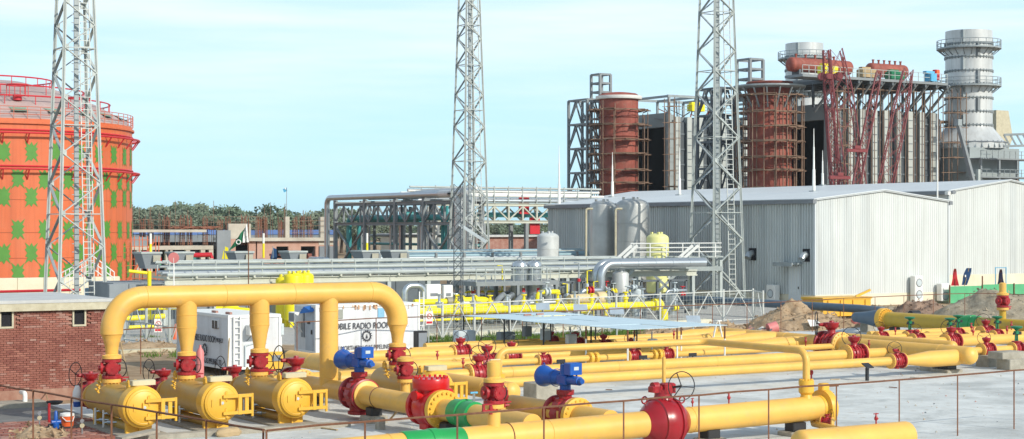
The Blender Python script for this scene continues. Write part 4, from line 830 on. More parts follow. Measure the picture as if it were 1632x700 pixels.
b = MB(); g = G(215, 697, .2); b.bar(g + Vector((-.5, 0, 0)), g + Vector((.7, .1, .15)), .5, CBLK, .08); single('broken_slab', b, 'broken concrete slab leaning below the leftmost vessel door', 'slab')

# ================================================================== CABINS
def text(s, size, loc, rx, rz, m, ext=.006, parent=None, name='lettering', width=None):
    cu = bpy.data.curves.new(name, 'FONT'); cu.body = s; cu.size = size; cu.extrude = ext; cu.align_x = 'CENTER'; cu.align_y = 'CENTER'
    o = bpy.data.objects.new(name, cu); COL.objects.link(o); o.location = loc; o.rotation_euler = (rx, 0, rz); cu.materials.append(m)
    bpy.context.view_layer.update()
    if width: o.scale.x = width/o.dimensions.x; bpy.context.view_layer.update()
    dg = bpy.context.evaluated_depsgraph_get(); me = bpy.data.meshes.new_from_object(o.evaluated_get(dg)); mw = o.matrix_world.copy()
    bpy.data.objects.remove(o); me.transform(mw); org = ORG[parent.name] if parent else Vector((0, 0, 0)); me.transform(Matrix.Translation(-org))
    n = bpy.data.objects.new(name, me); COL.objects.link(n); n.parent = parent; ORG[n.name] = org; return n
def gear(c, nx, r, m, b):
    # cog emblem: toothed ring and an inner flame stroke, on a wall with normal nx
    c = Vector(c); e = nx.cross(UP).normalized() * -1
    b.ring(c, nx, r*.8, r*.09, m, 28, 4)
    for k in range(14):
        a = 2*math.pi*k/14; d = e*math.cos(a) + UP*math.sin(a); b.bar(c + d*r*.82, c + d*r*1.08, r*.16, m, .02, up=nx)
    b.bar(c - UP*r*.5, c + UP*r*.3, r*.09, m, .02, up=nx); b.bar(c - UP*r*.45 - e*r*.18, c + UP*r*.05 - e*r*.02, r*.08, m, .02, up=nx); b.bar(c - UP*r*.45 + e*r*.18, c + UP*r*.05 + e*r*.02, r*.08, m, .02, up=nx)
def cabin(x0, x1, y0, y1, z0, z1, label):
    t = thing('site_cabin', label, 'cabin', (x0, y0, 0), 'white radio room cabins'); b = MB()
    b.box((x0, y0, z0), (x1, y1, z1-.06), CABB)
    part('body', b, t)
    b = MB(); fr = WHITE
    for x in (x0, x1):
        for y in (y0, y1): b.cbox((x, y, (z0+z1)/2), (.09, .09, z1-z0), fr)
    for z in (z0+.02, z1-.05):
        for y in (y0, y1): b.cbox(((x0+x1)/2, y, z), (x1-x0, .085, .1), fr)
        for x in (x0, x1): b.cbox((x, (y0+y1)/2, z), (.085, y1-y0, .1), fr)
    part('frame', b, t)
    b = MB(); b.box((x0-.03, y0-.03, z1-.055), (x1+.03, y1+.03, z1+.03), WHITE); part('roof', b, t)
    b = MB()
    for y in (y0+.3, y1-.3): b = MB(); b.box((x0+.2, y-.12, 0), (x1-.2, y+.12, z0), BLK); part('skid', b, t)
    return t
C1 = (28.55, 30.95, 68.9, 75.0); c1 = cabin(*C1, .3, 2.62, 'white left cabin with its lettered side in shade and a ladder on its end')
cy = lambda px: atX(px, C1[0]).y
ya, yb = cy(316), cy(345); wd = (ya-yb)*16/12.2; text('MOBILE RADIO ROOM', .42, (C1[0]-.052, yb+wd/2, 1.5), R(90), R(-90), INK, parent=c1, width=wd); text('PROJECT', .27, (C1[0]-.052, (cy(346.5)+cy(357))/2, 1.5), R(90), R(-90), INK, parent=c1, width=cy(346.5)-cy(357))
ya, yb = cy(325), cy(354); wd = (ya-yb)*30/17.5; text('SUI NORTHERN GAS PIPELINES LTD', .36, (C1[0]-.052, yb+wd/2, .52), R(90), R(-90), INK, parent=c1, width=wd)
b = MB(); gear((C1[0]-.055, cy(328), 1.0), Vector((-1, 0, 0)), .27, INK, b); part('emblem', b, c1)
b = MB(); b.box((C1[0]-.06, 70.0, 2.05), (C1[0]-.003, 70.7, 2.4), WHITE); b.box((C1[0]-.07, 70.05, 2.0), (C1[0]-.062, 70.32, 2.36), GLAS); b.box((C1[0]-.07, 70.4, 2.0), (C1[0]-.062, 70.65, 2.36), GLAS); part('window', b, c1)
y = C1[2]; b = MB()
for x in (28.75, 29.05): b.bar((x, y-.1, .3), (x, y-.1, 2.6), .05, WHITE)
for k in range(8): b.bar((28.75, y-.1, .45+.28*k), (29.05, y-.1, .45+.28*k), .035, WHITE)
part('ladder', b, c1)
def acunit(c, sx, sz, nrm_y, parent):
    b = MB(); b.bbox(c, (sx, .5, sz), WHITE, .03); part('air_conditioner', b, parent); b = MB()
    for k in range(6): b.cbox((c[0]-.02, c[1]-.26, c[2]-sz*.36+k*sz*.145), (sz*1.3 if sx > sz*1.3 else sx*.85, .02, .02), TRIM)
    part('grille', b, parent)
acunit((29.75, y-.25, 2.0), .85, .45, -1, c1)
b = MB(); b.bar((29.4, y-.45, 1.76), (29.4, y, 1.5), .04, TRIM); b.bar((30.1, y-.45, 1.76), (30.1, y, 1.5), .04, TRIM); b.tube([(29.3, y-.05, .4), (29.3, y-.05, 1.3), (29.7, y-.05, 1.4), (30.3, y-.05, 1.4)], .04, PLATE, 8); part('bracket', b, c1)
for x, yy, lab in ((28.9, 71.2, 'left of the pair'), (28.9, 69.6, 'right of the pair')):
    b = MB()
    for k in range(2): b.bbox((x, yy+.27*k, 2.70), (.12, .24, .1), BRKC, .01)
    single('loose_bricks', b, 'loose red bricks on the left cabin roof, %s' % lab, 'bricks')
C2 = (36.0, 41.75, 75.8, 78.2); c2 = cabin(*C2, .3, 2.62, 'white middle cabin with its lettered side in sunlight and a shaded door end')
cx = lambda px: atY(px, C2[2]).x
text('MOBILE RADIO ROOM', .44, ((cx(526)+cx(622))/2, C2[2]-.052, 1.55), R(90), 0, INK, parent=c2, width=cx(622)-cx(526)); text('PROJECT.', .30, ((cx(626)+cx(650))/2, C2[2]-.052, 1.55), R(90), 0, INK, parent=c2, width=cx(650)-cx(626)); text('SUI NORTHERN GAS PIPELINES LTD.', .34, ((cx(531)+cx(638))/2, C2[2]-.052, .46), R(90), 0, INK, parent=c2, width=cx(638)-cx(531))
b = MB(); gear((cx(584), C2[2]-.055, 1.05), Vector((0, -1, 0)), .27, INK, b); part('emblem', b, c2)
b = MB(); b.box((cx(538), C2[2]-.05, 1.95), (cx(546), C2[2]-.003, 2.4), mat('dusty_pane', (.30, .31, .27), .5)); part('window', b, c2)
b = MB(); b.box((cx(602), C2[2]-.05, 1.95), (cx(612), C2[2]-.003, 2.42), mat('blue_pane', (.22, .45, .62), .5)); part('window', b, c2)
b = MB(); b.box((C2[0]-.04, 76.1, .32), (C2[0]-.003, 76.95, 2.3), mat('cabin_door', (.40, .45, .50), .5)); b.cbox((C2[0]-.06, 76.2, 1.3), (.05, .1, .22), BLK); b.cbox((C2[0]-.05, 76.55, 1.75), (.03, .3, .12), BLK); part('door', b, c2)
b = MB(); b.bbox((C2[0]-.25, 77.6, 2.0), (.5, .75, .5), WHITE, .03); b.bar((C2[0]-.5, 77.3, 1.75), (C2[0], 77.3, 1.2), .04, WHITE); b.bar((C2[0]-.5, 77.9, 1.75), (C2[0], 77.9, 1.2), .04, WHITE); part('air_conditioner', b, c2)
b = MB(); b.box((C2[0]-.5, 77.3, 1.8), (C2[0]-.515, 77.9, 2.2), TRIM); part('grille', b, c2)
b = MB(); b.box((C2[0]-.05, 77.1, 1.0), (C2[0]-.004, 77.45, 2.4), TRIM); part('louvre', b, c2)
b = MB(); b.add([(35.7, 76.6, 2.55), (36.3, 76.0, 2.68), (35.9, 76.0, 2.3), (35.6, 76.9, 2.2)], [(0, 1, 2), (0, 2, 3)], mat('blue_tarp', (.03, .16, .5), .6)); single('tarp_scrap', b, 'scrap of blue tarpaulin over the end of the middle cabin roof', 'tarpaulin')
b = MB()
for k in range(26):
    x = C2[0]+.1+random.random()*5.5; b.box((x, C2[2]-.05, 2.6-random.uniform(.05, .3)), (x+random.uniform(.02, .12), C2[2]-.0455, 2.6), mat('rust_streak', (.55, .33, .2), .9))
part('rust_streak', b, c2, kind='stuff')
b = MB()
for x in (41.85, 42.1): b.bar((x, 75.9, .1), (x, 75.9, 3.2), .05, WHITE)
for k in range(10): b.bar((41.85, 75.9, .35+.28*k), (42.1, 75.9, .35+.28*k), .03, WHITE)
part('ladder', b, c2)
# white truck and yellow generator behind the left cabin
tx = atY(437, 69.9).x; t = thing('white_truck', 'white truck front with a dark windscreen beside the left cabin', 'truck', (tx, 70.5, 0))
b = MB(); b.bbox((tx-.1, 71.2, 1.55), (1.15, 2.4, 1.9), WHITE, .12); part('cab', b, t)
b = MB(); b.bbox((tx-.05, 69.98, 2.05), (.62, .08, .68), GLAS, .08); part('windscreen', b, t)
b = MB(); b.bbox((tx+.42, 69.98, 1.9), (.16, .1, .5), PLATE, .02); part('mirror', b, t)
for x in (tx-.4, tx+.4):
    b = MB(); b.lathe((x, 70.6, .42), XU, [(-.12, .42), (.12, .42)], BLK, 16); part('wheel', b, t)
gxx = atY(436, 68.7).x; t = thing('generator', 'yellow generator set with a small grey panel beside the left cabin', 'generator', (gxx, 69.2, 0))
b = MB(); b.bbox((gxx-.2, 69.1, .62), (1.3, .9, .75), YDK, .04); part('housing', b, t); b = MB(); b.cbox((gxx+.1, 68.63, .72), (.4, .04, .26), TRIM); part('control_panel', b, t)
b = MB(); b.box((gxx-.8, 68.8, 0), (gxx+.4, 69.4, .24), BLK); part('skid', b, t)
# pink gas bottle, cone, white bundle
g = G(319, 609, .0); b = MB(); b.lathe(g, UP, [(0, .16), (1.25, .16), (1.38, .1), (1.45, .05), (1.55, .05)], PINK, 14); single('gas_bottle', b, 'faded red gas bottle leaning place behind the second leg valve', 'gas bottle')
b = MB(); b.lathe(G(280, 541, 0), UP, [(0, .3), (.04, .3), (.06, .22), (.9, .04)], ORNG, 14); single('traffic_cone', b, 'orange traffic cone left of the left cabin', 'cone')
b = MB(); b.tube([G(362, 600, .05), G(366, 530, 1.9)], .03, WOOD, 6); single('timber', b, 'pale timber leaning against the corner of the left cabin', 'timber')
b = MB(); b.tube([G(208, 617, .8), G(192, 545, 2.4)], .025, WOOD, 6); single('rope_stay', b, 'thin pale stay pole leaning behind the leftmost leg valve', 'pole')
b = MB(); b.bbox(G(235, 560, .1), (3.0, .5, .25), EDGEC, .03); single('concrete_beam', b, 'pale concrete beam lying on the dirt bank beside the brick building', 'beam')

# ================================================================== CANOPY, LADDER, BOXES
cx0, cx1, cy0, cy1 = 43.2, 48.8, 59.7, 74.0
cn = thing('canopy', 'low pale blue sheet canopy over the cross pipes on thin posts', 'canopy', (cx0, cy0, 0))
for i in range(2):
    for j in range(5):
        x0 = cx0+(cx1-cx0)*i/2; x1 = cx0+(cx1-cx0)*(i+1)/2-.025; y0 = cy0+(cy1-cy0)*j/5; y1 = cy0+(cy1-cy0)*(j+1)/5-.03; z = 2.02 + .02*((i+j) % 2) + .04*noise.noise(Vector((i*3.1, j*2.2, 0)))
        b = MB(); b.box((x0, y0, z), (x1, y1, z+.02), CANV); part('sheet', b, cn)
for i, x in enumerate((cx0+.1, (cx0+cx1)/2, cx1-.1)):
    for j, y in enumerate((cy0+.1, 63, 66.5, 70, cy1-.1)):
        b = MB(); b.tube([(x, y, 0), (x, y, 1.45)], .04, WHITE if j < 2 else BLK, 7); b.tube([(x, y, 1.45), (x, y, 2.0)], .042, RUST if j < 2 else BLK, 7); part('post', b, cn)
for px, py in ((838, 502), (858, 501)):
    p = G(px, py, 2.1); b = MB()
    for k in range(2): b.bbox(p + Vector((.25*k, .1*k, 0)), (.23, .11, .08), BRKC, .01)
    single('loose_bricks', b, 'loose bricks on the canopy sheet, %s' % ('left pair' if px == 838 else 'right pair'), 'bricks')
for px, py, z, w_, h_, m, lab in ((840, 528, 1.35, .42, .5, TRIM, 'dark grey junction box on a post, leftmost under the canopy'), (869, 533, 1.25, .45, .55, PLATE, 'grey junction box on a post, second from the left under the canopy'), (910, 540, 1.15, .5, .45, WHITE, 'pale meter box on a post under the canopy, right of the two grey boxes'), (1040, 546, 1.2, .4, .35, WHITE, 'white round meter on a post left of the right canopy post')):
    p = G(px, py, z); b = MB(); b.bbox(p, (w_, .3, h_), m, .03); t = thing('meter_box', lab, 'meter box', (p.x, p.y, 0)); part('box', b, t); b = MB(); b.tube([(p.x, p.y+.05, 0), (p.x, p.y+.05, z+.5)], .035, PLATE, 7); part('post', b, t)
for px, py, z, w_, d_, h_, m, lab in ((740, 569, 0, 1.0, .6, 1.25, PLATE, 'pale blue-grey cabinet standing by the grass'), (806, 566, 0, .85, .5, 1.1, STEEL, 'dark grey cabinet on the grass left of the canopy'), (670, 570, 0, .55, .5, 1.25, BLK, 'black equipment cabinet right of the middle cabin')):
    p = G(px, py, 0); t = thing('cabinet', lab, 'cabinet', p); b = MB(); b.bbox(p + Vector((0, 0, h_/2+.08)), (w_, d_, h_), m, .03); part('housing', b, t); b = MB(); b.cbox(p + Vector((0, -d_/2-.006, h_/2+.08)), (w_*.86, .012, h_*.86), m if m != BLK else TRIM); b.cbox(p + Vector((w_*.34, -d_/2-.03, h_/2+.1)), (.04, .04, .14), BLK); part('door', b, t)
    b = MB(); b.box((p.x-w_/2-.04, p.y-d_/2-.04, 0), (p.x+w_/2+.04, p.y+d_/2+.04, .08), CBLK); part('base', b, t)
# white step ladder
g = G(1144, 567, 0); t = thing('step_ladder', 'white folding step ladder standing between the cross pipes', 'ladder', g)
ex = RIGHT*.42; b = MB()
for s in (-1, 1):
    for q in (-.16, .16):
        b.bar(g + ex*s + FWD*q*1.2 + RIGHT*q*.2, g + RIGHT*(s*.05) + FWD*q + Vector((0, 0, 1.75)), .045, WHITE)
part('stile', b, t); b = MB()
for k in range(5):
    z = .3 + .3*k; f_ = 1 - z/1.8
    for s in (-1, 1): b.bar(g + ex*s*f_ + RIGHT*s*.05 + FWD*-.17 + UP*z, g + ex*s*f_ + RIGHT*s*.05 + FWD*.17 + UP*z, .05, WHITE)
b.cbox(g + UP*1.76, (.3, .34, .04), WHITE); part('tread', b, t)
# red drums and rubbish by the heaps
for px, py, lab in ((1231, 524, 'red steel drum section lying left of the tall soil heap'), (1365, 517, 'red drum standing in front of the yellow skip')):
    g = G(px, py, .15); b = MB(); b.lathe(g + Vector((0, 0, 0 if px > 1300 else .05)), UP if px > 1300 else Vector((.9, -.3, .25)), [(-.3, .36), (.3, .36), (.32, .3)], PINK, 16); single('red_drum', b, lab, 'drum')
g = G(1303, 520, .3); b = MB(); b.add([g + Vector(q) for q in ((-.6, 0, 0), (0, -.3, .05), (.6, .1, 0), (.4, .5, .35), (-.4, .5, .4))], [(0, 1, 4), (1, 2, 3), (1, 3, 4)], WHITE); single('plastic_sheet', b, 'crumpled white plastic sheet at the foot of the tall soil heap', 'sheet')
random.seed(21)
rb = MB()
for _ in range(60):
    p = G(random.uniform(1190, 1235), random.uniform(519, 530), 0); s = random.uniform(.06, .22); rb.bar(p + Vector((-s, random.uniform(-.2, .2), s*.4)), p + Vector((s, random.uniform(-.2, .2), s)), s*.5, random.choice((STEELD, WHITE, CBLK, BRKC)), s*.35)
single('rubble', rb, kind='stuff')
g = G(1352, 507, 0); t = thing('skip', 'yellow steel skip partly hidden by the soil heaps', 'skip', g)
b = MB(); b.box(g + Vector((-2.4, 0, .15)), g + Vector((2.2, 2.2, 1.35)), YDK); b.box(g + Vector((-2.5, -.05, 1.355)), g + Vector((2.3, 2.25, 1.5)), YDK); part('bin', b, t)
b = MB()
for x in (-2.0, -.8, .4, 1.6): b.box(g + Vector((x, -.09, .15)), g + Vector((x+.12, -.003, 1.3)), YDK)
b.bar(g + Vector((1.2, .5, 1.5)), g + Vector((2.6, .5, 1.95)), .15, YDK); part('rib', b, t)
# ================================================================== LATTICE MASTS
def mast(cx, cy, hw0, hw1, h, label, panel=3.0, m=GALW, md=GALV, lad=True):
    t = thing('lattice_mast', label, 'mast', (cx, cy, 0))
    def hw(z): return hw0 + (hw1-hw0)*z/h
    cs = [(-1, -1), (1, -1), (1, 1), (-1, 1)]
    def P(i, z): s = cs[i % 4]; return Vector((cx+s[0]*hw(z), cy+s[1]*hw(z), z))
    for i in range(4):
        b = MB(); b.bar(P(i, 0), P(i, h), .24, m, .03, up=XU); b.bar(P(i, 0), P(i, h), .03, m, .24, up=XU); b.tube([P(i, 0), P(i, h)], .075, m, 6); b.cbox(P(i, .12), (.6, .6, .25), CBLK); part('leg', b, t)
    z = .6; k = 0
    while z < h-.5:
        dz = min(hw(z)*2*.74, h-z); zm = z+dz/2
        for i in range(4):
            a0, a1, c0, c1 = P(i, z), P(i+1, z), P(i, z+dz), P(i+1, z+dz)
            b = MB(); b.bar(*((a0, c1) if (k+i) % 2 else (a1, c0)), .19, m if i in (0, 1) else md, .06); part('brace', b, t)  # left and back faces take darker steel: their shade is in the colour
            if k % 3 == 0: b = MB(); b.bar(a0, a1, .13, m, .06); part('girt', b, t)
            q = a1 if (k+i) % 2 == 0 else a0; e = (a1-a0).normalized()*(.3 if q is a0 else -.3); b = MB(); b.bar(q, q+e, .04, m, .42); part('gusset', b, t)
        z += dz; k += 1
    if lad:
        def Lp(z, dx): s = hw(z); return Vector((cx + s*.35 + dx*.34, cy - s*.85 + dx*.0, z))
        b = MB()
        for dx in (-1, 1): b.bar(Lp(.3, dx), Lp(h, dx), .06, LADW)
        part('ladder_rail', b, t); b = MB(); z = .5
        while z < h: b.bar(Lp(z, -1), Lp(z, 1), .045, LADW); z += .42
        part('ladder_rungs', b, t, kind='stuff')
        b = MB(); s0, s1 = hw(.3), hw(h); b.bar((cx+s0*.1, cy+s0*.1, .3), (cx+s1*.1, cy+s1*.1, h), .3, md, .12); z = 1
        while z < h: b.cbox((cx+hw(z)*.1, cy+hw(z)*.1, z), (.62, .05, .05), md); z += .55
        part('cable_tray', b, t)
    return t
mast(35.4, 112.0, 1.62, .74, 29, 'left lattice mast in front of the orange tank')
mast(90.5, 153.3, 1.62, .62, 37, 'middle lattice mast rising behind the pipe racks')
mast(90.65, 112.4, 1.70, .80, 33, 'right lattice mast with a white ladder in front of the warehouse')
# the thin guyed mast with a tilted floodlight
g = G(732, 541, 0)
t = thing('slender_mast', 'slender lattice mast beside the middle mast with a tilted floodlight at the top', 'mast', g); b = MB()
cs = [Vector((.32*math.cos(a), .32*math.sin(a), 0)) for a in (0.3, 2.4, 4.5)]
for c in cs: b.tube([g+c, g+c+UP*9.0], .028, STEELD, 5)
for k in range(18):
    for i in range(3): b.bar(g+cs[i]+UP*k*.5, g+cs[(i+1) % 3]+UP*(k+1)*.5, .025, STEELD)
part('lattice', b, t)
p = D(752, 371, 100); 
b = MB(); b.bar(p + RIGHT*-.75 + UP*.5, p + RIGHT*.85 - UP*.55, 1.0, PLATE, .16); fl = single('floodlight_panel', b, 'tilted pale panel mounted high on the middle mast', 'panel')

# ================================================================== WAREHOUSES
def warehouse(x0, x1, y0, y1, ze, zr, base, label, left=True):
    t = thing('warehouse', label, 'warehouse', (x0, y0, 0)); xm = (x0+x1)/2
    b = MB(); b.add([(x0+.1, y0+.1, 0), (x1-.1, y0+.1, 0), (x1-.1, y0+.1, ze-.1), (xm, y0+.1, zr-.1), (x0+.1, y0+.1, ze-.1), (x0+.1, y1-.1, 0), (x1-.1, y1-.1, 0), (x1-.1, y1-.1, ze-.1), (xm, y1-.1, zr-.1), (x0+.1, y1-.1, ze-.1)],
        [(0, 1, 2, 3, 4), (9, 8, 7, 6, 5), (0, 4, 9, 5), (1, 6, 7, 2), (4, 3, 8, 9), (3, 2, 7, 8), (0, 5, 6, 1)], CLAD); part('frame', b, t)
    b = MB(); b.box((x0-.04, y0-.04, -.1), (x1+.04, y0+.099, base), CREAM); b.box((x0-.04, y0+.1, -.1), (x0+.099, y1, base), CREAM); part('base_wall', b, t)
    # ribbed cladding sheets, one metre each
    def sheet(org, along, nrm, w, zb, zt0, zt1):
        b = MB(); n = 3 if nrm.x < -.5 else 4; dp = .14 if nrm.x < -.5 else .028; prof = []; mt = random.choice((CLAD, CLAD2, CLAD))
        for i in range(n):
            s = w*i/n; prof += [(s, 0), (s+w/n*.55, 0), (s+w/n*.65, dp), (s+w/n*.9, dp)]
        prof.append((w, 0)); vs = []
        for s, d in prof:
            p = Vector(org) + along*s + nrm*d; zt = zt0 + (zt1-zt0)*s/w; vs += [(p.x, p.y, zb), (p.x, p.y, zt)]
        b.add(vs, [(2*i, 2*i+2, 2*i+3, 2*i+1) for i in range(len(prof)-1)], mt); return b
    n = int((x1-x0)/1.0); w = (x1-x0)/n
    for i in range(n):
        xa, xb = x0+w*i, x0+w*(i+1); zf = lambda x: ze + (zr-ze)*(1-abs(x-xm)/(xm-x0))
        part('cladding_sheet', sheet((xa, y0, 0), XU, Vector((0, -1, 0)), w, base-.02, zf(xa)-.05, zf(xb)-.05), t, ang=20)
    if left:
        n = int((y1-y0)/1.0); w = (y1-y0)/n; first = {}
        for i in range(n):
            loc = (x0, y0+w*(i+1), 0)
            q = i if i < 5 else random.randrange(5)
            if i < 5: first[i] = (part('cladding_sheet', sheet(loc, Vector((0, -1, 0)), Vector((-1, 0, 0)), w, base-.02, ze-.05, ze-.05), t, ang=20), loc)
            else: share(first[q][0], t, (0, loc[1]-first[q][1][1], 0))
    for s, xa in ((-1, x0), (1, x1)):
        b = MB(); xe = xa + s*.35; zz = ze - .35*(zr-ze)/(xm-x0)
        n = 12
        for i in range(n):
            ya, yb = y0-.25+(y1-y0+.5)*i/n, y0-.25+(y1-y0+.5)*(i+1)/n - .03
            vs = [(xe, ya, zz), (xm, ya, zr), (xm, yb, zr), (xe, yb, zz), (xe, ya, zz+.07), (xm, ya, zr+.07), (xm, yb, zr+.07), (xe, yb, zz+.07)]
            b.add(vs, [(0,3,2,1),(4,5,6,7),(0,1,5,4),(1,2,6,5),(2,3,7,6),(3,0,4,7)] if s < 0 else [(0,1,2,3),(7,6,5,4),(4,5,1,0),(5,6,2,1),(6,7,3,2),(7,4,0,3)], CLADR)
            b2 = MB(); b2.v, b2.f, b2.m, b2.mats = b.v, b.f, b.m, b.mats; part('roof_sheet', b2, t); b = MB()
        b = MB(); b.box((xa + s*.02, y0-.2, zz-.32), (xa + s*.4, y1+.2, zz-.02), TRIM); part('gutter', b, t)
    b = MB()
    for xa in (x0, xm): 
        xb = xm if xa == x0 else x1; b.bar((xa, y0-.14, (ze if xa == x0 else zr)+.0), (xb, y0-.14, (zr if xa == x0 else ze)+.0), .1, CLADR, .18)
    for xa in (x0-.03, x1+.03): b.cbox((xa, y0-.03, (ze+base)/2), (.14, .14, ze-base), CLADR)
    part('trim', b, t); return t
WX0, WX1, WY0, WY1 = 94.95, 110.3, 104.93, 145.0
w1 = warehouse(WX0, WX1, WY0, WY1, 8.85, 9.68, .95, 'large pale ribbed warehouse with a sunlit gable and a shaded long wall')
w2 = warehouse(122.8, 139.6, 116.65, 180.0, 10.1, 11.25, 1.95, 'taller pale warehouse cut by the right edge behind the first', left=False)
def wallY(px): return atX(px, WX0).y
y = wallY(1268); b = MB(); b.box((WX0-.12, y-.75, .1), (WX0-.04, y+.75, 3.3), CLADR); dr = part('door', b, w1); b = MB(); b.cbox((WX0-.14, y-.5, 1.5), (.05, .08, .2), BLK); part('handle', b, dr)
b = MB(); b.box((WX0-1.3, y-1.0, 3.45), (WX0-.04, y+1.4, 3.62), GALV); b.box((WX0-1.3, y-1.0, 3.3), (WX0-1.24, y+1.4, 3.449), GALV); part('door_canopy', b, w1)
for px in (1287, 1201):
    y = wallY(px); z = 3.45+.35; b = MB(); b.box((WX0-.16, y-.42, z-.1), (WX0-.04, y+.42, z+.95), DRK); b.tube([(WX0-.1, y, z+.5), (WX0-.6, y-.1, z+.4), (WX0-.8, y-.15, z+.1)], .3, SILV, 12); part('wall_vent', b, w1)
for px, lab in ((1456, 'lower'), ):
    p = atY(px, WY0-.5); 
for px, y_, z, lab in ((1461, 0, .2, 'white air conditioner outdoor unit against the sunlit gable, left of two'), (1503, 0, .2, 'white air conditioner outdoor unit at the right end of the sunlit gable'), (1232, 1, .2, 'white air conditioner outdoor unit by the shaded warehouse wall')):
    p = atY(px, WY0-.5) if not y_ else atX(px, WX0-.6); hh = 2.2 if px == 1461 else 1.5
    t = thing('outdoor_unit', lab, 'air conditioner', (p.x, p.y, 0)); b = MB(); b.bbox((p.x, p.y, z+hh/2), (1.0, .6, hh) if not y_ else (.6, 1.1, hh), WHITE, .05); part('housing', b, t)
    b = MB()
    for k in range(2 if hh > 2 else 1):
        c = Vector((p.x, p.y-.31, z+hh*(.28+.45*k))) if not y_ else Vector((p.x-.31, p.y, z+hh*.5))
        nr = Vector((0, -1, 0)) if not y_ else Vector((-1, 0, 0)); b.ring(c, nr, .34, .03, TRIM, 16, 4); b.bar(c - UP*.3, c + UP*.3, .03, TRIM); b.disc(c, c+nr*.02, .3, PLATE, 16)
    part('fan_grille', b, t)
# lightning rods on the roofs
for px, ytop, ybase, X, lab in ((976, 243, 309, 102.6, 'white lightning rod on the warehouse roof in front of the left red stack'), (1083, 235, 298, 102.6, 'white lightning rod on the warehouse roof just left of the right mast'), (1297, 205, 306, 102.6, 'tall white lightning rod above the warehouse corner'), (1311, 240, 300, 131.2, 'shorter white lightning rod next to the tall one above the warehouse corner'), (1494, 165, 317, 0, 'tall white pole where the two warehouses meet'), (891, 232, 322, -1, 'white lightning rod at the far left end of the warehouse')):
    if X > 0: p = atX(px, X); 
    elif X == 0: p = atY(px, 116.0)
    else: p = atX(px, WX0+.5)
    d = p.dot(FWD); zt = EYE - (ytop-HY)/F*d; zb = {102.6: 9.7, 131.2: 11.3, 0: 0, -1: 8.8}[X]
    b = MB(); b.lathe((p.x, p.y, zb), UP, [(0, .16), (.3, .15), ((zt-zb)*.35, .13), ((zt-zb)*.36, .09), ((zt-zb)*.7, .07), ((zt-zb)*.71, .05), (zt-zb, .025)], WHITE, 9); b.cbox((p.x, p.y, zb+.05), (.6, .6, .1), GALV); single('lightning_rod', b, lab, 'lightning rod')
p = atY(1504, 116.2); b = MB(); z = EYE - (308-HY)/F*p.dot(FWD); b.bbox((p.x+.6, p.y, z), (.5, .5, .35), WHITE, .05); b.lathe((p.x+1.0, p.y-.2, z+.1), (-.3, -1, 0), [(-.3, .15), (.3, .2)], TRIM, 10); b.bar((p.x+.6, p.y, 0), (p.x+.6, p.y, z), .1, GALV); single('camera_post', b, 'small white camera on a post between the two warehouses', 'camera')
# green hoarding, flags and the blue frame at right
b = MB(); pts = [(118.8, 103.6), (131, 103.6), (146, 103.6), (165, 103.6)]
hg = thing('green_hoarding', 'long green hoarding below the taller warehouse at the right edge', 'hoarding', (118.8, 103.6, 0))
for i in range(9):
    x = atY(1513, 103.6).x + i*4; b = MB(); b.box((x, 103.6, 0), (x+3.97, 103.66, 1.45+.06*(i % 2)+.03*i), FNET); part('panel', b, hg); b = MB(); b.bar((x, 103.55, 0), (x, 103.55, 2.3 if i % 2 else 1.6), .08, RUST); part('post', b, hg)
for px, py, m, lab, tilt in ((1522, 441, REDP, 'red flag hanging limp on a stick above the green hoarding', 0), (1538, 440, NAVY, 'blue flag leaning on a stick above the green hoarding', .35), (1595, 442, mat('dark_navy', (.008, .01, .04), .8), 'dark navy flag inside the light blue frame above the green hoarding', 0)):
    d = 150; p = D(px, py, d); b = MB(); h = 1.05
    t = thing('small_flag', lab, 'flag', (p.x, p.y, 0)); base = Vector((p.x, p.y, 0)) - RIGHT*tilt*1.2; b.tube([base, p + RIGHT*tilt + UP*.7], .03, RUST if m != NAVY else WOOD, 5); part('stick', b, t)
    b = MB(); rows = 7; vs = []
    for i in range(rows+1):
        s = i/rows; z = .7 - 1.5*s
        for q in (0, .5, 1): w_ = .18 + .5*(s if tilt == 0 else 1-abs(s-.5)); vs.append(p + RIGHT*(tilt*(1-s*1.2) - w_*.5 + w_*q) + UP*z + FWD*(.09*math.sin(s*7+q*4)))
    b.add(vs, [(i*3+k, i*3+k+1, i*3+k+4, i*3+k+3) for i in range(rows) for k in range(2)], m)
    if m == NAVY: b.cbox(p + FWD*-.12 + RIGHT*.0, (.14, .03, .2), WHITE)
    part('cloth', b, t, ang=80)
p = D(1595, 444, 149); b = MB()
for s in (-1, 1): b.bar(p + RIGHT*s*.46*1.0 + UP*-1.2 , p + RIGHT*s*.46 + UP*1.0, .06, SKYB)
for z in (-.55, .95): b.bar(p - RIGHT*.46 + UP*z, p + RIGHT*.46 + UP*z, .06, SKYB)
b.bar(p - UP*4.6, p - UP*.5, .05, RUST); b.bar(p - RIGHT*.46 - UP*1.2, p - RIGHT*.46 - UP*4.6, .05, RUST); single('banner_stand', b, 'light blue square frame above the green hoarding', 'banner stand')

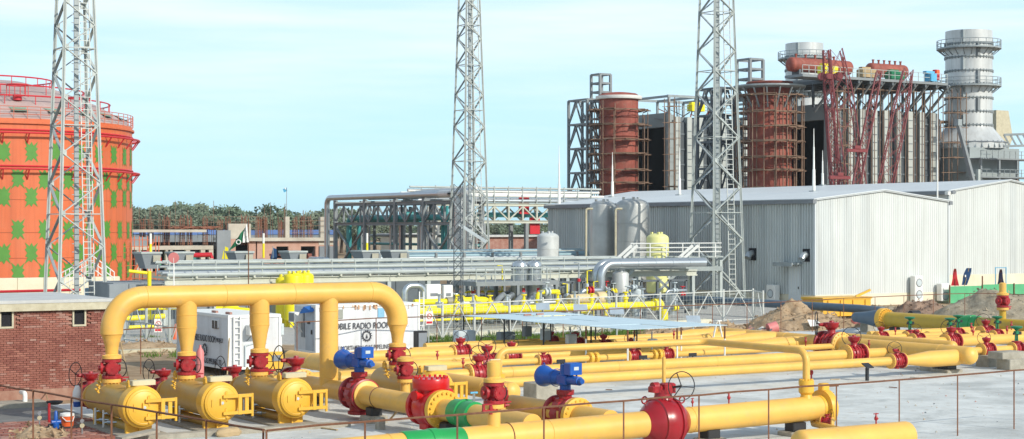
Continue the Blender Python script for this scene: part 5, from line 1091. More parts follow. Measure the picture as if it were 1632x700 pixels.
# ================================================================== VESSELS AND SILVER PIPES BY THE WAREHOUSE
def vtank(px, d, r, ztop, m, label, z0=0.3, seams=4, cat='tank', legs=True):
    p = D(px, 400, d); t = thing('vertical_tank', label, cat, (p.x, p.y, 0)); b = MB(); hd_ = r*.45
    b.lathe((p.x, p.y, z0), UP, [(0, r*.6), (hd_*.6, r)] + [(ztop-z0-hd_ + a_, r_) for a_, r_ in dome(r, f=.45)], m, 32); part('shell', b, t)
    b = MB()
    for k in range(1, seams): b.ring((p.x, p.y, z0+hd_+(ztop-z0-2*hd_)*k/seams), UP, r*1.003, .015, m, 32, 4)
    part('weld_seam', b, t)
    for k in range(4): a = .78+k*1.57; b = MB(); b.cbox((p.x+math.cos(a)*r*.75, p.y+math.sin(a)*r*.75, (z0+.4)/2), (.2, .2, z0+.4), m); part('support_leg', b, t)
    for k, a in enumerate((.3, 2.2, 4.2)):
        b = MB(); b.cbox((p.x+math.cos(a)*r*.55, p.y+math.sin(a)*r*.55, ztop-.1), (.12, .25, .4), m); part('lifting_lug', b, t)
    return t
TKM = mat('tank_brushed_grey', (.44, .45, .43), .42, metal=.35, var=.15, scale=.5, streak=.25)
tk1 = vtank(961, 151, 1.17, 8.95, TKM, 'left of the two tall silver vertical tanks before the warehouse', 1.5)
tk2 = vtank(1008, 149, 1.48, 9.1, TKM, 'right and wider of the two tall silver vertical tanks before the warehouse', 1.5)
vtank(873.5, 152, .98, 6.1, mat('tank_pale_grey', (.52, .55, .54), .5), 'small pale grey tank left of the two tall silver tanks', 1.0)
yt = vtank(1048, 139.5, .92, 6.05, PALEY, 'pale yellow vertical vessel in front of the warehouse beside the stairs', 1.0)
p = D(1054, 452, 138.6); b = MB(); b.disc(p, p + (RIGHT*.5 - FWD)*.5, .42, PALEY, 16); b.disc(p + (RIGHT*.5-FWD)*.5, p + (RIGHT*.5-FWD)*.58, .5, PALEY, 16); part('manway', b, yt)
for px, y0_, lab in ((934, 333, 'thin cream pipe rising on the left tall silver tank'), (981, 333, 'thin cream pipe rising between the two tall silver tanks')):
    d = 147.5; a = D(px, 405, d); c = D(px, y0_, d); e = D(px+11, y0_-1, d); b = MB(); b.tube(bends([Vector((a.x, a.y, .5)), c, c + RIGHT*.6], .2), .1, EDGEC, 10); single('riser_pipe', b, lab, 'pipe')
vtank(455, 112, .65, 3.3, LEM, 'lemon yellow vessel behind the header, leftmost of three', .3, 2, 'vessel')
vtank(468, 110.5, .62, 3.55, LEM, 'lemon yellow vessel behind the header, middle of three', .3, 2, 'vessel')
vtank(485, 112, .62, 3.55, LEM, 'lemon yellow vessel behind the header, rightmost of three', .3, 2, 'vessel')
def vpipe(pts, r, m, label, bend=.6, cat='pipe', n=16, name='process_pipe', ring=None):
    b = MB(); pp = bends(pts, bend) if bend else pts; b.tube(pp, r, m, n); t = thing(name, label, cat, Vector(pts[0])); part('tube', b, t)
    w = MB()
    for i in range(len(pts)-1):
        a, c = Vector(pts[i]), Vector(pts[i+1]); l = (c-a).length; k = max(1, int(l//1.6))
        for j in range(1, k): w.ring(a.lerp(c, j/k), c-a, r*1.01, r*.05, m, n, 4)
    if w.v: part('joint_band', w, t, kind='stuff')
    return t
YR = 103.6
def rp_(px, py, Y=YR): q = atY(px, Y); q.z = EYE - (py-HY)/F*q.dot(FWD); return q
a = rp_(950, 489, 102.6); c = rp_(950, 419, 102.6); e = rp_(1088, 413, 102.6); vpipe([a, Vector((a.x, a.y, c.z)), Vector((e.x+2, a.y, c.z))], .30, SILV, 'big silver pipe turning down in front of the tanks, left of the pair', 1.0)
a = rp_(958, 489, 101.8); c = rp_(958, 421, 101.8); vpipe([a, Vector((a.x, a.y, c.z)), Vector((e.x+1.5, a.y, c.z))], .30, SILV, 'big silver pipe turning down in front of the tanks, right of the pair', 1.0)
a = rp_(645, 492, 98); c = rp_(645, 456, 98); e = rp_(675, 456, 98); vpipe([a, Vector((a.x, a.y, c.z)), Vector((e.x, a.y, c.z)), Vector((e.x, a.y, a.z-.4))], .2, SILV, 'silver hoop pipe above the right end of the middle cabin', .5)

# ================================================================== LOWER PIPE RACK
lr = thing('lower_pipe_rack', 'long low pipe rack of pale beams and pipes across the middle', 'pipe rack', (38.7, YR, 0))
for Y in (104.2, 106.2):
    for px0, px1 in ((262, 430), (430, 621), (621, 748), (748, 905), (905, 1015), (1015, 1110)):
        a, c = atY(px0, Y), atY(px1, Y); b = MB(); b.ibeam((a.x+.02, Y, 2.98), (c.x-.02, Y, 2.98), .3, .42, BEIGE); part('beam', b, lr)
    for px in (265, 345, 437, 530, 621, 684, 748, 830, 905, 1015, 1105):
        a = atY(px, Y); b = MB(); b.bar((a.x-.1, Y, 0), (a.x-.1, Y, 2.76), .3, GALW, .06, up=XU); b.bar((a.x-.1, Y-.13, 0), (a.x-.1, Y-.13, 2.76), .05, GALW, .28, up=XU); b.bar((a.x-.1, Y+.13, 0), (a.x-.1, Y+.13, 2.76), .05, GALW, .28, up=XU); b.cbox((a.x-.1, Y, .1), (.6, .6, .2), CBLK); part('column', b, lr)
xl, xr = atY(265, 104.2).x, atY(1090, 104.2).x
for px in range(265, 1100, 46):
    a = atY(px, 104.2); b = MB(); b.bar((a.x, 103.9, 3.26), (a.x, 106.5, 3.26), .14, BEIGE); part('cross_beam', b, lr)
pl = [(104.05, 3.42, .13, GALW), (104.1, 3.83, .11, GALW), (104.2, 4.2, .09, GALW), (105.0, 3.5, .15, SILV), (105.4, 3.95, .1, GALW), (105.9, 3.55, .14, SILV), (106.2, 4.2, .09, GALW), (104.9, 4.3, .06, GALW)]
plab = ['lowest front pipe of the low rack', 'second front pipe of the low rack', 'topmost thin front pipe of the low rack', 'silver insulated pipe lying in the middle of the low rack', 'grey pipe above the silver one in the low rack', 'silver insulated pipe at the back of the low rack', 'top back pipe of the low rack', 'thinnest pipe on top of the low rack']
for (Y, z, r, m), lab in zip(pl, plab):
    b = MB(); b.tube([(xl, Y, z), (xr + (0 if z < 4 else -6), Y, z)], r, m, 9); single('rack_pipe', b, lab, 'pipe', group='pipes lying on the low rack')
for px in range(270, 1090, 37):
    a = atY(px, 104.1); b = MB(); b.bar((a.x, 104.1, 3.2), (a.x, 104.1, 4.3), .06, GALW); b.bar((a.x, 106.3, 3.2), (a.x, 106.3, 4.35), .06, GALW); part('stanchion', b, lr)
# fabricated duct hoods on top of rack behind
for i, (px, lab) in enumerate(((238, 'grey hopper hood at the left end of the low rack'), (290, 'grey hopper hood second from the left above the low rack'), (385, 'grey hopper hood right of the flag pole'), (470, 'grey hopper hood left of the dark pipe rack'), (585, 'grey hopper hood below the dark pipe rack, left'), (630, 'grey hopper hood below the dark pipe rack, right'))):
    a = atY(px, 109); z0 = 3.75; b = MB(); w_ = .85
    b.add([(a.x-w_*.55, 108.4, z0), (a.x+w_*.55, 108.4, z0), (a.x+w_*.55, 109.6, z0), (a.x-w_*.55, 109.6, z0), (a.x-w_, 108.1, z0+1.0), (a.x+w_*.6, 108.1, z0+1.0), (a.x+w_*.6, 109.8, z0+1.0), (a.x-w_, 109.8, z0+1.0)], [(0,3,2,1),(4,5,6,7),(0,1,5,4),(1,2,6,5),(2,3,7,6),(3,0,4,7)], GREYW)
    b.box((a.x-w_-.05, 108.05, z0+1.003), (a.x+w_*.6+.05, 109.85, z0+1.12), GALW); b.box((a.x-w_*.1, 108.02, z0+.45), (a.x+w_*.5, 108.09, z0+.9), mat('mesh_tan', (.40, .38, .30), .8)); single('hopper_hood', b, lab, 'hood', group='grey hopper hoods')
for px in (240, 420, 585):
    a = atY(px, 108.6); b = MB(); b.tube([(a.x, 108.6, 4.4), (a.x, 108.6, 5.4)], .08, LEM, 8); b.tube([(a.x, 108.6, 5.4), (a.x, 108.6, 6.1)], .08, WHITE, 8); single('marker_post', b, {240: 'yellow and white marker post above the leftmost hopper hood', 420: 'yellow and white marker post right of the hanging flag', 585: 'yellow and white marker post below the dark pipe rack'}[px], 'post')
# grey precast walls behind
def wall(px0, px1, Y, z1, label, m=GREYW, th=.4, panels=4):
    a, c = atY(px0, Y), atY(px1, Y); t = thing('precast_wall', label, 'wall', (a.x, Y, 0))
    n = panels; w_ = (c.x-a.x)/n
    for i in range(n): b = MB(); b.bbox((a.x+w_*(i+.5), Y, z1/2), (w_-.03, th, z1), m, .03); part('panel', b, t)
    return t
wall(400, 700, 112, 2.75, 'dark grey precast wall behind the columns of the low rack', mat('precast_dark', (.13, .155, .17), .85, var=.1), panels=8)
wall(172, 266, 107.8, 2.8, 'grey precast block at the left end of the low rack', GREYW, .4, 3)
b = MB(); a = atY(181, 108.0); b.box((a.x-.0, 108.05, 0), (a.x+4.6, 113, 2.85), GREYW); single('equipment_plinth', b, 'flat grey concrete mass behind the left precast block', 'plinth')
wall(300, 420, 118, 4.15, 'long grey wall below the unfinished building', GREYW, .4, 4)
wall(420, 540, 121, 3.3, 'dark grey wall left of the dark pipe rack', mat('precast_dark', (.13, .155, .17)), .4, 4)
# yellow gas pipes at left behind the header
for pts, r, lab in (([rp_(205, 432, 100), rp_(240, 436, 100)], .1, 'bright yellow pipe stub on the left precast block'), ([rp_(238, 432, 99.5), rp_(238, 505, 99.5)], .12, 'vertical bright yellow pipe left of the low rack'), ([rp_(200, 508, 97), rp_(262, 504, 97)], .16, 'bright yellow pipe below the header, lower left'), ([rp_(205, 493, 99), rp_(300, 490, 99)], .12, 'bright yellow pipe below the header, upper left'), ([rp_(205, 522, 96), rp_(250, 520, 96)], .11, 'lowest bright yellow pipe beside the rusty fence')):
    vpipe(pts, r, LEM, lab, 0)
for px, py, d, lab in ((368, 494, 92, 'bright yellow valve body on the left cabin roof line'), ):
    p = D(px, py, d); b = MB(); b.lathe(p, UP, [(-.6, .25), (-.2, .5), (.1, .5), (.3, .3), (.5, .25)], LEM, 12); b.tube([p + RIGHT*-.8, p + RIGHT*1.6 - UP*.2], .25, LEM, 10); single('yellow_valve', b, lab, 'valve')

# ================================================================== SKID BETWEEN THE FENCES
sk = thing('skid_platform', 'grey steel platform around the two silver filter vessels', 'platform', (75, 98, 0))
a, c = rp_(748, 465, 98.5), rp_(880, 460, 98.5)
x0, x1 = a.x, c.x
b = MB(); b.box((x0, 97.6, 2.55), (x1, 100.6, 2.85), STEEL); part('deck', b, sk)
for x in (x0+.2, (x0+x1)/2, x1-.2):
    for Y in (97.7, 100.5): b = MB(); b.bar((x, Y, 0), (x, Y, 2.55), .2, STEEL); part('column', b, sk)
b = MB()
for z in (3.3, 3.75):
    b.tube([(x0, 97.6, z), (x1, 97.6, z)], .035, GALW, 6); b.tube([(x0, 100.6, z), (x1, 100.6, z)], .035, GALW, 6)
for k in range(10): x = x0+(x1-x0)*k/9; b.tube([(x, 97.6, 2.8), (x, 97.6, 3.75)], .035, GALW, 6)
part('railing', b, sk)
for px, lab in ((828, 'left silver filter vessel standing in the skid platform'), (851, 'right silver filter vessel standing in the skid platform')):
    p = atY(px, 98.8); t = thing('silver_filter', lab, 'vessel', (p.x, p.y, 0)); b = MB(); b.lathe((p.x, p.y, 0), UP, [(.0, .4), (.5, .4), (.7, .52), (3.6, .52), (3.62, .6), (3.8, .6), (3.82, .56), (4.05, .5), (4.2, .2)], SILV, 22); part('shell', b, t)
    b = MB(); b.bolts((p.x, p.y, 3.71), UP, .56, BLK, 16, .14, .03); b.ring((p.x, p.y, 4.3), YV, .16, .04, SILV, 10, 4); part('closure', b, t); b = MB(); b.cbox((p.x, p.y-.54, 2.1), (.22, .03, .45), REDP); part('label_plate', b, t)
for i, px in enumerate((786, 800, 818, 838)):
    a = rp_(px, 490, 95.5); q = rp_(px+16, 470, 97.6); b = MB(); b.tube([a, a.lerp(q, .5) + UP*.1, q], .2, SILV if i % 2 else STEEL, 12); b.lathe(a, UP, [(-.3, .28), (0, .3), (.1, .22)], LEM, 12); single('slanted_pipe', b, ['slanted grey pipe rising into the skid, leftmost of four', 'slanted silver pipe rising into the skid, second of four', 'slanted grey pipe rising into the skid, third of four', 'slanted silver pipe rising into the skid, rightmost of four'][i], 'pipe', group='slanted pipes at the skid')
for pts, r, lab in (([rp_(664, 497, 93.5), rp_(1046, 484, 93.5)], .24, 'long lemon yellow manifold pipe behind the white mesh fence'), ([rp_(668, 491, 95), rp_(800, 489, 95)], .17, 'lemon yellow pipe above the left part of the manifold'), ([rp_(664, 511, 92.2), rp_(900, 503, 92.2)], .08, 'thin lemon yellow pipe below the manifold')):
    a, c = pts; c = Vector((c.x, c.y, a.z)); vpipe([a, c], r, LEM, lab, 0)
a = rp_(1043, 484, 93.5); z = rp_(664, 497, 93.5).z; b = MB(); b.lathe((a.x, 93.5, z), XU, [(-.1, .24), (-.08, .42), (.1, .42), (.12, .3), (.3, .3), (.32, .42), (.45, .42)], LEM, 20); single('manifold_flange', b, 'lemon yellow flange at the right end of the manifold', 'flange')
for px in range(700, 1046, 27):
    p = rp_(px, 486, 93.5); b = MB(); s = random.uniform(.8, 1.2); b.lathe((p.x, 93.5, z+.15), UP, [(0, .16*s), (.25, .16*s), (.3, .24*s), (.42, .24*s), (.45, .1), (.8*s, .08), (.82*s, .2), (.9*s, .2)], LEM if px % 2 else SILV, 12); single('stub_valve', b, '%s small stub valve on the lemon yellow manifold, counted from the left' % ordn((px-700)//27+1), 'valve', group='stub valves on the manifold')
p = rp_(707, 481, 97); t = thing('meter_run', 'grey and yellow elbow meter run left of the slender mast', 'pipe', p); b = MB(); b.tube([p + XU*-2.2, p + XU*.2], .2, LEM, 14); b.tube([p + XU*.2, p + XU*1.4], .3, mat('meter_tan', (.30, .28, .2), .5), 14); b.tube(bends([p + XU*1.4, p + XU*3.6, p + XU*3.6 - UP*1.0], .6), .27, LEM, 14); b.lathe(p + XU*1.3, XU, [(0, .42), (.15, .42)], LEM, 16); b.lathe(p + XU*2.3, XU, [(0, .4), (.15, .4)], LEM, 16); part('tube', b, t)
for px, py, w_, h_, lab in ((690, 466, 1.4, 1.0, 'white control box above the yellow meter run, larger left one'), (713, 466, .9, .9, 'white control box above the yellow meter run, smaller right one')):
    p = rp_(px, py, 99); b = MB(); b.bbox(p, (w_*.8, .3, h_*1.1), WHITE, .04); b.cbox(p - YV*.16 - UP*.15, (w_*.4, .02, .2), TRIM); b.bar(Vector((p.x, p.y+.1, 0)), p + YV*.1, .12, GALW); single('control_box', b, lab, 'box')
p = rp_(932, 476, 95); t = thing('tan_actuator', 'tan horizontal actuator cylinder above the manifold', 'actuator', p); b = MB(); b.lathe(p, XU, [(-1.3, .2), (-1.28, .3), (.2, .34), (.25, .3), (.9, .3), (.92, .45), (1.6, .45), (1.65, .3)], mat('actuator_tan', (.66, .52, .28), .5), 20); part('cylinder', b, t); b = MB(); b.lathe(p - UP*1.0, UP, [(0, .5), (.3, .35), (.7, .25)], LEM, 14); part('stand', b, t)
vtank(989, 126, .62, 3.3, SILW, 'small silver pot vessel right of the big silver elbow pipes', .6, 2, 'vessel')
for i in range(14):
    px = 755 + i*15 + random.uniform(-4, 4); p = rp_(px, 470, 99+random.uniform(-1, 3)); h = random.uniform(2.2, 4.6); b = MB(); b.tube([(p.x, p.y, 0), (p.x, p.y, h), (p.x+random.choice((-.4, .4)), p.y, h+.02)], .05, random.choice((GALW, LEM, SILV)), 7); b.lathe((p.x, p.y, h*.7), UP, [(-.12, .05), (-.1, .12), (.1, .12), (.12, .05)], random.choice((REDP, LEM, PLATE)), 8); single('instrument_line', b, '%s thin vertical instrument line in the skid, counted from the left' % ordn(i+1), 'pipe', group='instrument lines in the skid')
for px, py, lab in ((865, 488, 'tilted grey solar panel by the white fence, leftmost of four'), (925, 490, 'tilted grey solar panel by the white fence, second of four'), (983, 495, 'tilted grey solar panel by the white fence, third of four'), (1105, 508, 'tilted pale solar panel by the right end of the white fence')):
    p = D(px, py, 97); t = thing('solar_panel', lab, 'solar panel', (p.x, p.y, 0)); b = MB(); e = RIGHT*.4; u_ = (FWD*.4 + UP*.16); vs = [p-e-u_, p+e-u_, p+e+u_, p-e+u_]; b.add(vs + [v - UP*.05 for v in vs], [(0,1,2,3),(7,6,5,4),(0,4,5,1),(1,5,6,2),(2,6,7,3),(3,7,4,0)], mat('solar_face', (.40, .47, .52), .25)); part('panel', b, t); b = MB(); b.tube([(p.x, p.y, 0), (p.x, p.y, p.z)], .05, GALW, 7); part('post', b, t)
# more of the skid: small piping, supports and valves, each standing on its own
random.seed(77)
for i in range(26):
    px = 690 + i*15.5 + random.uniform(-5, 5); Y = random.uniform(95.5, 103); q = atY(px, Y); h = random.uniform(.7, 2.2); l = random.uniform(1.2, 3.6); m = random.choice((SILV, GALV, STEEL, SILV, LEM, STEELD)); r = random.uniform(.07, .19)
    t = thing('skid_pipe', '%s small bent pipe of the gas skid, counted from the left' % ordn(i+1), 'pipe', (q.x, q.y, 0), 'small bent pipes in the skid'); b = MB(); b.tube(bends([(q.x, Y, 0), (q.x, Y, h), (q.x+l, Y, h), (q.x+l, Y+random.choice((-.8, .8)), h)], .3), r, m, 10); part('tube', b, t)
    b = MB(); b.lathe((q.x+l*.4, Y, h), XU, [(-.2, r*1.1), (-.19, r*1.9), (-.1, r*1.9), (-.09, r*1.2), (.09, r*1.2), (.1, r*1.9), (.19, r*1.9), (.2, r*1.1)], random.choice((m, LEM, REDP, PLATE)), 12); b.lathe((q.x+l*.4, Y, h), UP, [(r, .05), (r+.45, .05), (r+.46, .2), (r+.52, .2)], random.choice((BLK, REDP, PLATE)), 10); part('valve', b, t)
for i in range(9):
    px = 700 + i*46; Y = 102.6; q = atY(px, Y); t = thing('goalpost_support', '%s dark goalpost pipe support behind the gas skid, counted from the left' % ordn(i+1), 'pipe support', (q.x, Y, 0), 'goalpost pipe supports'); 
    for s in (0, 1.5): b = MB(); b.bar((q.x+s, Y, 0), (q.x+s, Y, 2.5), .16, STEELD); part('post', b, t)
    b = MB(); b.bar((q.x-.2, Y, 2.5), (q.x+1.7, Y, 2.5), .16, STEELD); part('crossbar', b, t)
for i, (px, r, h, m) in enumerate(((768, .4, 1.7, SILV), (872, .5, 2.2, STEEL), (905, .35, 1.6, SILV), (1015, .45, 1.9, PLATE), (1070, .5, 1.5, SILV))):
    q = atY(px, 100.5); t = thing('skid_vessel', '%s squat vessel among the skid pipework, counted from the left' % ordn(i+1), 'vessel', (q.x, q.y, 0)); b = MB(); b.lathe((q.x, q.y, 0), UP, [(0, r*.8), (.3, r*.8), (.35, r), (h, r)] + [(h+a_, r_) for a_, r_ in dome(r, f=.5)], m, 18); part('shell', b, t); b = MB(); b.lathe((q.x, q.y, h*.6), UP, [(-.06, r*1.12), (.06, r*1.12)], m, 18); part('flange', b, t)
# white mesh fence with diagonal braces
WFM = mat('fence_grey_white', (.56, .58, .55), .5)
wf = thing('mesh_fence', 'white framed fence with diagonal braces around the gas skid', 'fence', (46, 83, 0))
fp = [(664, 548), (705, 545), (756, 541), (812, 537), (865, 533), (922, 529), (982, 525), (1052, 520), (1105, 516.5), (1153, 513), (1200, 511), (1216, 516)]
P_ = [G(*q) for q in fp]; H = 2.15
for p in P_: b = MB(); b.tube([p, p + UP*(H+.1)], .075, WFM, 8); part('post', b, wf)
for a, c in zip(P_, P_[1:]):
    for z in (.12, H-.05): b = MB(); b.bar(a + UP*z, c + UP*z, .06, WFM); part('rail', b, wf)
    mid = a.lerp(c, .5)
    for q in (a, c): b = MB(); b.bar(q + UP*.15, mid + UP*(H-.1), .055, WFM); part('brace', b, wf)
    b = MB(); n = max(3, int((c-a).length/.35))
    for k in range(1, n): q = a.lerp(c, k/n); b.bar(q + UP*.12, q + UP*(H-.05), .012, GALW)
    for k in range(1, 7): b.bar(a + UP*(.12+.3*k), c + UP*(.12+.3*k), .012, GALW)
    part('mesh', b, wf, kind='stuff')
gf = thing('mesh_gate', 'grey mesh gate with a warning sign below the left header legs', 'gate', G(200, 545))
P_ = [G(198, 545), G(233, 550), G(270, 558), G(310, 558)]
for p in P_: b = MB(); b.tube([p, p + UP*2.3], .09, GALW, 8); part('post', b, gf)
for a, c in zip(P_, P_[1:]):
    b = MB()
    for z in (.15, 1.2, 2.2): b.bar(a + UP*z, c + UP*z, .06, GALW)
    b.bar(a + UP*.15, c.lerp(a, .5) + UP*2.2, .05, GALW); b.bar(c + UP*.15, c.lerp(a, .5) + UP*2.2, .05, GALW); part('frame', b, gf)
    b = MB(); n = 8
    for k in range(1, n): q = a.lerp(c, k/n); b.bar(q + UP*.12, q + UP*2.2, .014, GALV)
    part('mesh', b, gf, kind='stuff')
for px, py, d, lab in ((252, 519, 92, 'white no-entry sign with a red ring on the mesh gate at left'), (684, 507, 92, 'white no-entry sign with a red ring on the white fence right of the middle cabin')):
    p = D(px, py, d); t = thing('warning_sign', lab, 'sign', p); b = MB(); b.cbox(p, (.44, .03, .72), WHITE); part('plate', b, t)
    b = MB(); b.ring(p + Vector((0, -.03, .1)), YV, .14, .022, PINK, 18, 5); b.bar(p + Vector((-.1, -.03, .2)), p + Vector((.1, -.03, 0)), .035, PINK, .02, up=YV); b.cbox(p + Vector((0, -.022, -.24)), (.36, .01, .12), REDP); part('symbol', b, t)
    b = MB(); b.tube([Vector((p.x, p.y+.06, 0)), p + Vector((0, .06, 0))], .035, GALW, 6); part('post', b, t)
p = G(1058, 527, 0); p = D(1058, 503, 118); b = MB(); b.lathe(Vector((p.x, p.y, 0)), UP, [(0, .3), (.8, .3), (.82, .1)], LEM, 14); single('yellow_drum', b, 'small yellow drum behind the white mesh fence', 'drum')
# stairs and white walkway by the yellow vessel
sw = thing('walkway', 'white platform with railings and a stair beside the pale yellow vessel', 'walkway', (88, 117, 0))
ax = lambda px, py, d: D(px, py, d)
b = MB(); p0, p1 = D(1000, 410, 139), D(1150, 409, 140); b.bar(p0, p1, 1.2, GALW, .12); part('deck', b, sw)
b = MB()
for k in range(6):
    a = D(1010 + 26*k, 410, 138.3); b.tube([a, a + UP*1.1], .05, WHITE, 6)
for z in (.4, .75, 1.1): b.tube([D(1005, 410, 138.3) + UP*z, D(1150, 409, 138.3) + UP*z], .05, WHITE, 6)
part('railing', b, sw)
for px0 in (985, 1082):
    b = MB()
    for o_ in (0, 9): b.bar(D(px0+o_, 411, 137), D(px0+22+o_, 391, 137), .12, WHITE, .22)
    for k in range(7): f_ = k/6; b.bar(D(px0+22*f_, 411-20*f_, 137), D(px0+9+22*f_, 411-20*f_, 137), .09, GALV, .04)
    part('stair', b, sw)
for px in (1018, 1065, 1100, 1148):
    a = D(px, 428, 139); b = MB(); b.bar(Vector((a.x, a.y, 0)), a + UP*.7, .26, GALW); part('column', b, sw)
b = MB(); b.bar(D(1012, 430, 138.7), D(1152, 428, 138.7), .3, GALW, .35); part('beam', b, sw)
for px0, px1 in ((1035, 1085), (860, 930), (960, 1010)):
    b = MB(); d = 136 if px0 > 1000 else 128
    p0, p1, q0, q1 = D(px0, 478, d), D(px1, 430, d), D(px0, 432, d), D(px1, 478, d); b.bar(p0, p1, .2, GALW); part('brace', b, sw); b = MB(); b.bar(q0, q1, .2, GALV); part('brace', b, sw)
# ================================================================== ORANGE TANK AND ITS BUND
TX, TY, TR, TH_ = 53.3, 202.3, 16.8, 18.5
tk = thing('storage_tank', 'huge orange storage tank with green star-edged patches and red rings', 'tank', (TX, TY, 0)); TO = Vector((TX, TY, 0))
b = MB(); b.lathe(TO, UP, [(0, TR), (17.9, TR)], TANK, 96, cap=False); b.lathe(TO, UP, [(17.9, TR+.02), (17.92, TR+.25), (18.15, TR+.25), (18.17, TR+.02), (TH_, TR+.02)], TANK, 96, cap=False); part('shell', b, tk)
b = MB()
for z in (3.2, 6.0, 9.6, 13.3): b.ring(TO + UP*z, UP, TR+.01, .03, mat('tank_seam', (.36, .10, .04), .7), 96, 4)
part('plate_seam', b, tk)
b = MB(); b.lathe(TO, UP, [(TH_, TR+.02), (TH_+1.0, TR*.93), (TH_+2.6, TR*.75), (TH_+4.2, TR*.5), (TH_+5.2, TR*.25), (TH_+5.5, .05)], TANKR, 64); part('roof', b, tk, ang=80)
fa = math.atan2(-FWD.y, -FWD.x)      # direction from the tank to the camera
def onc(a, z, r): return TO + Vector((math.cos(a)*r, math.sin(a)*r, z))
for z in (12.95, 16.9):
    b = MB(); b.ring(TO + UP*z, UP, TR+.85, .12, REDP, 96, 6); b.ring(TO + UP*(z+.35), UP, TR+.06, .1, REDP, 96, 6); part('wind_girder', b, tk)
    b = MB()
    for k in range(40): a = 2*math.pi*k/40; b.bar(onc(a, z-1.1, TR+.05), onc(a, z, TR+.85), .12, REDP); b.bar(onc(a, z, TR+.05), onc(a, z, TR+.85), .1, REDP)
    part('girder_bracket', b, tk, kind='stuff')
for da in (-.14,):
    b = MB(); a = fa + da; b.tube([onc(a, .5, TR+.22), onc(a, 17.0, TR+.22)], .14, REDP, 8); part('downpipe', b, tk)
def rail_ring(rr, z, n, m, name):
    b = MB()
    for h in (.45, .95, 1.3): b.ring(TO + UP*(z+h), UP, rr, .04, m, 90, 4)
    for k in range(n): a = 2*math.pi*k/n; b.bar(onc(a, z, rr), onc(a, z+1.3, rr), .06, m)
    part(name, b, tk)
rail_ring(TR+.1, TH_, 72, mat('rail_orange', (.55, .16, .10), .6), 'edge_railing')
for rr, z in ((14.2, TH_+1.8), (11.2, TH_+3.2), (7.5, TH_+4.5)):
    b = MB(); b.ring(TO + UP*(z+.9), UP, rr, .09, REDP, 72, 5); b.ring(TO + UP*(z-.4), UP, rr, .07, REDP, 72, 5)
    for k in range(26): a = 2*math.pi*k/26; b.bar(onc(a, z-.9, rr), onc(a, z+.9, rr), .08, REDP)
    part('roof_ring', b, tk)
for da, rr, z in ((1.02, 15.2, TH_+1.4), (.55, 13.4, TH_+2.6), (.30, 9.6, TH_+4.2), (.05, 6.0, TH_+5.2)):
    c = onc(fa + da, z, rr); b = MB(); b.lathe(c, UP, [(-.4, .5), (.2, .5), (.25, .3)], REDP, 14); b.ring(c + UP*1.3, UP, 1.2, .09, REDP, 24, 5)
    for k in range(6): q = c + Vector((math.cos(k*1.05)*1.2, math.sin(k*1.05)*1.2, 0)); b.bar(q, q + UP*1.3, .07, REDP)
    part('roof_hatch', b, tk)
def splat(seed, w, h, m, r=TR+.035):
    rnd = random.Random(seed); b = MB(); pts = []; nx_, ny_ = 3, 4; 
    # outline with rounded teeth, walked round the rectangle
    corners = [(-1, -1), (1, -1), (1, 1), (-1, 1)]; cnt = [4, 6, 4, 6]
    for i in range(4):
        a, c = corners[i], corners[(i+1) % 4]
        for k in range(cnt[i]):
            f_ = k/cnt[i]; x = a[0]+(c[0]-a[0])*f_; y = a[1]+(c[1]-a[1])*f_; q = (.70 if k % 2 else 1.04) + rnd.uniform(-.09, .09); pts.append((x*w/2*q, y*h/2*q))
    vs = [onc(fa + 0, 0, r)] + [onc(fa + x/TR, y, r) for x, y in pts]; n = len(pts)
    b.add(vs, [(0, 1+i, 1+(i+1) % n) for i in range(n)], m); return b
protos_ = []
for s in range(4):
    o = part('green_patch', splat(s, 1.35, 2.15, TANKG), tk); protos_.append(o)
rows_ = [(14.9, 0, 2.95), (11.9, .5, 2.95), (9.9, 0, 2.95), (6.3, .5, 2.95), (3.8, 0, 2.95), (1.6, .5, 2.95)]
k_ = 0
for z, off, step in rows_:
    for i in range(-7, 14):
        a = (i+off)*step/TR + .06
        if abs(a) > 1.75: continue
        c = protos_[k_ % 4].copy() if k_ >= 4 else protos_[k_]
        if k_ >= 4: COL.objects.link(c); c.parent = tk
        c.location = (0, 0, z + random.uniform(-.1, .1)); c.rotation_euler = (0, 0, a); k_ += 1
for i in range(-3, 8):
    for rr, z, s in ((15.6, TH_+.85, 1.0), (12.7, TH_+2.15, .8)):
        a = fa + i*.26 + (.1 if s < 1 else 0); c = onc(a, z, rr); e = Vector((-math.sin(a), math.cos(a), 0))*1.0*s; q = (Vector((-math.cos(a), -math.sin(a), .37 if s == 1 else .5)))*.65*s
        b = MB(); b.add([c-e*.9-q+UP*.25, c-e*.2-q*1.1+UP*.25, c+e-q+UP*.25, c+e*.8+UP*.25, c+e+q+UP*.25, c+e*.1+q*1.1+UP*.25, c-e+q+UP*.25, c-e*.8+UP*.25], [(0, 1, 2, 3, 4, 5, 6, 7)], TANKRG); part('roof_patch', b, tk)
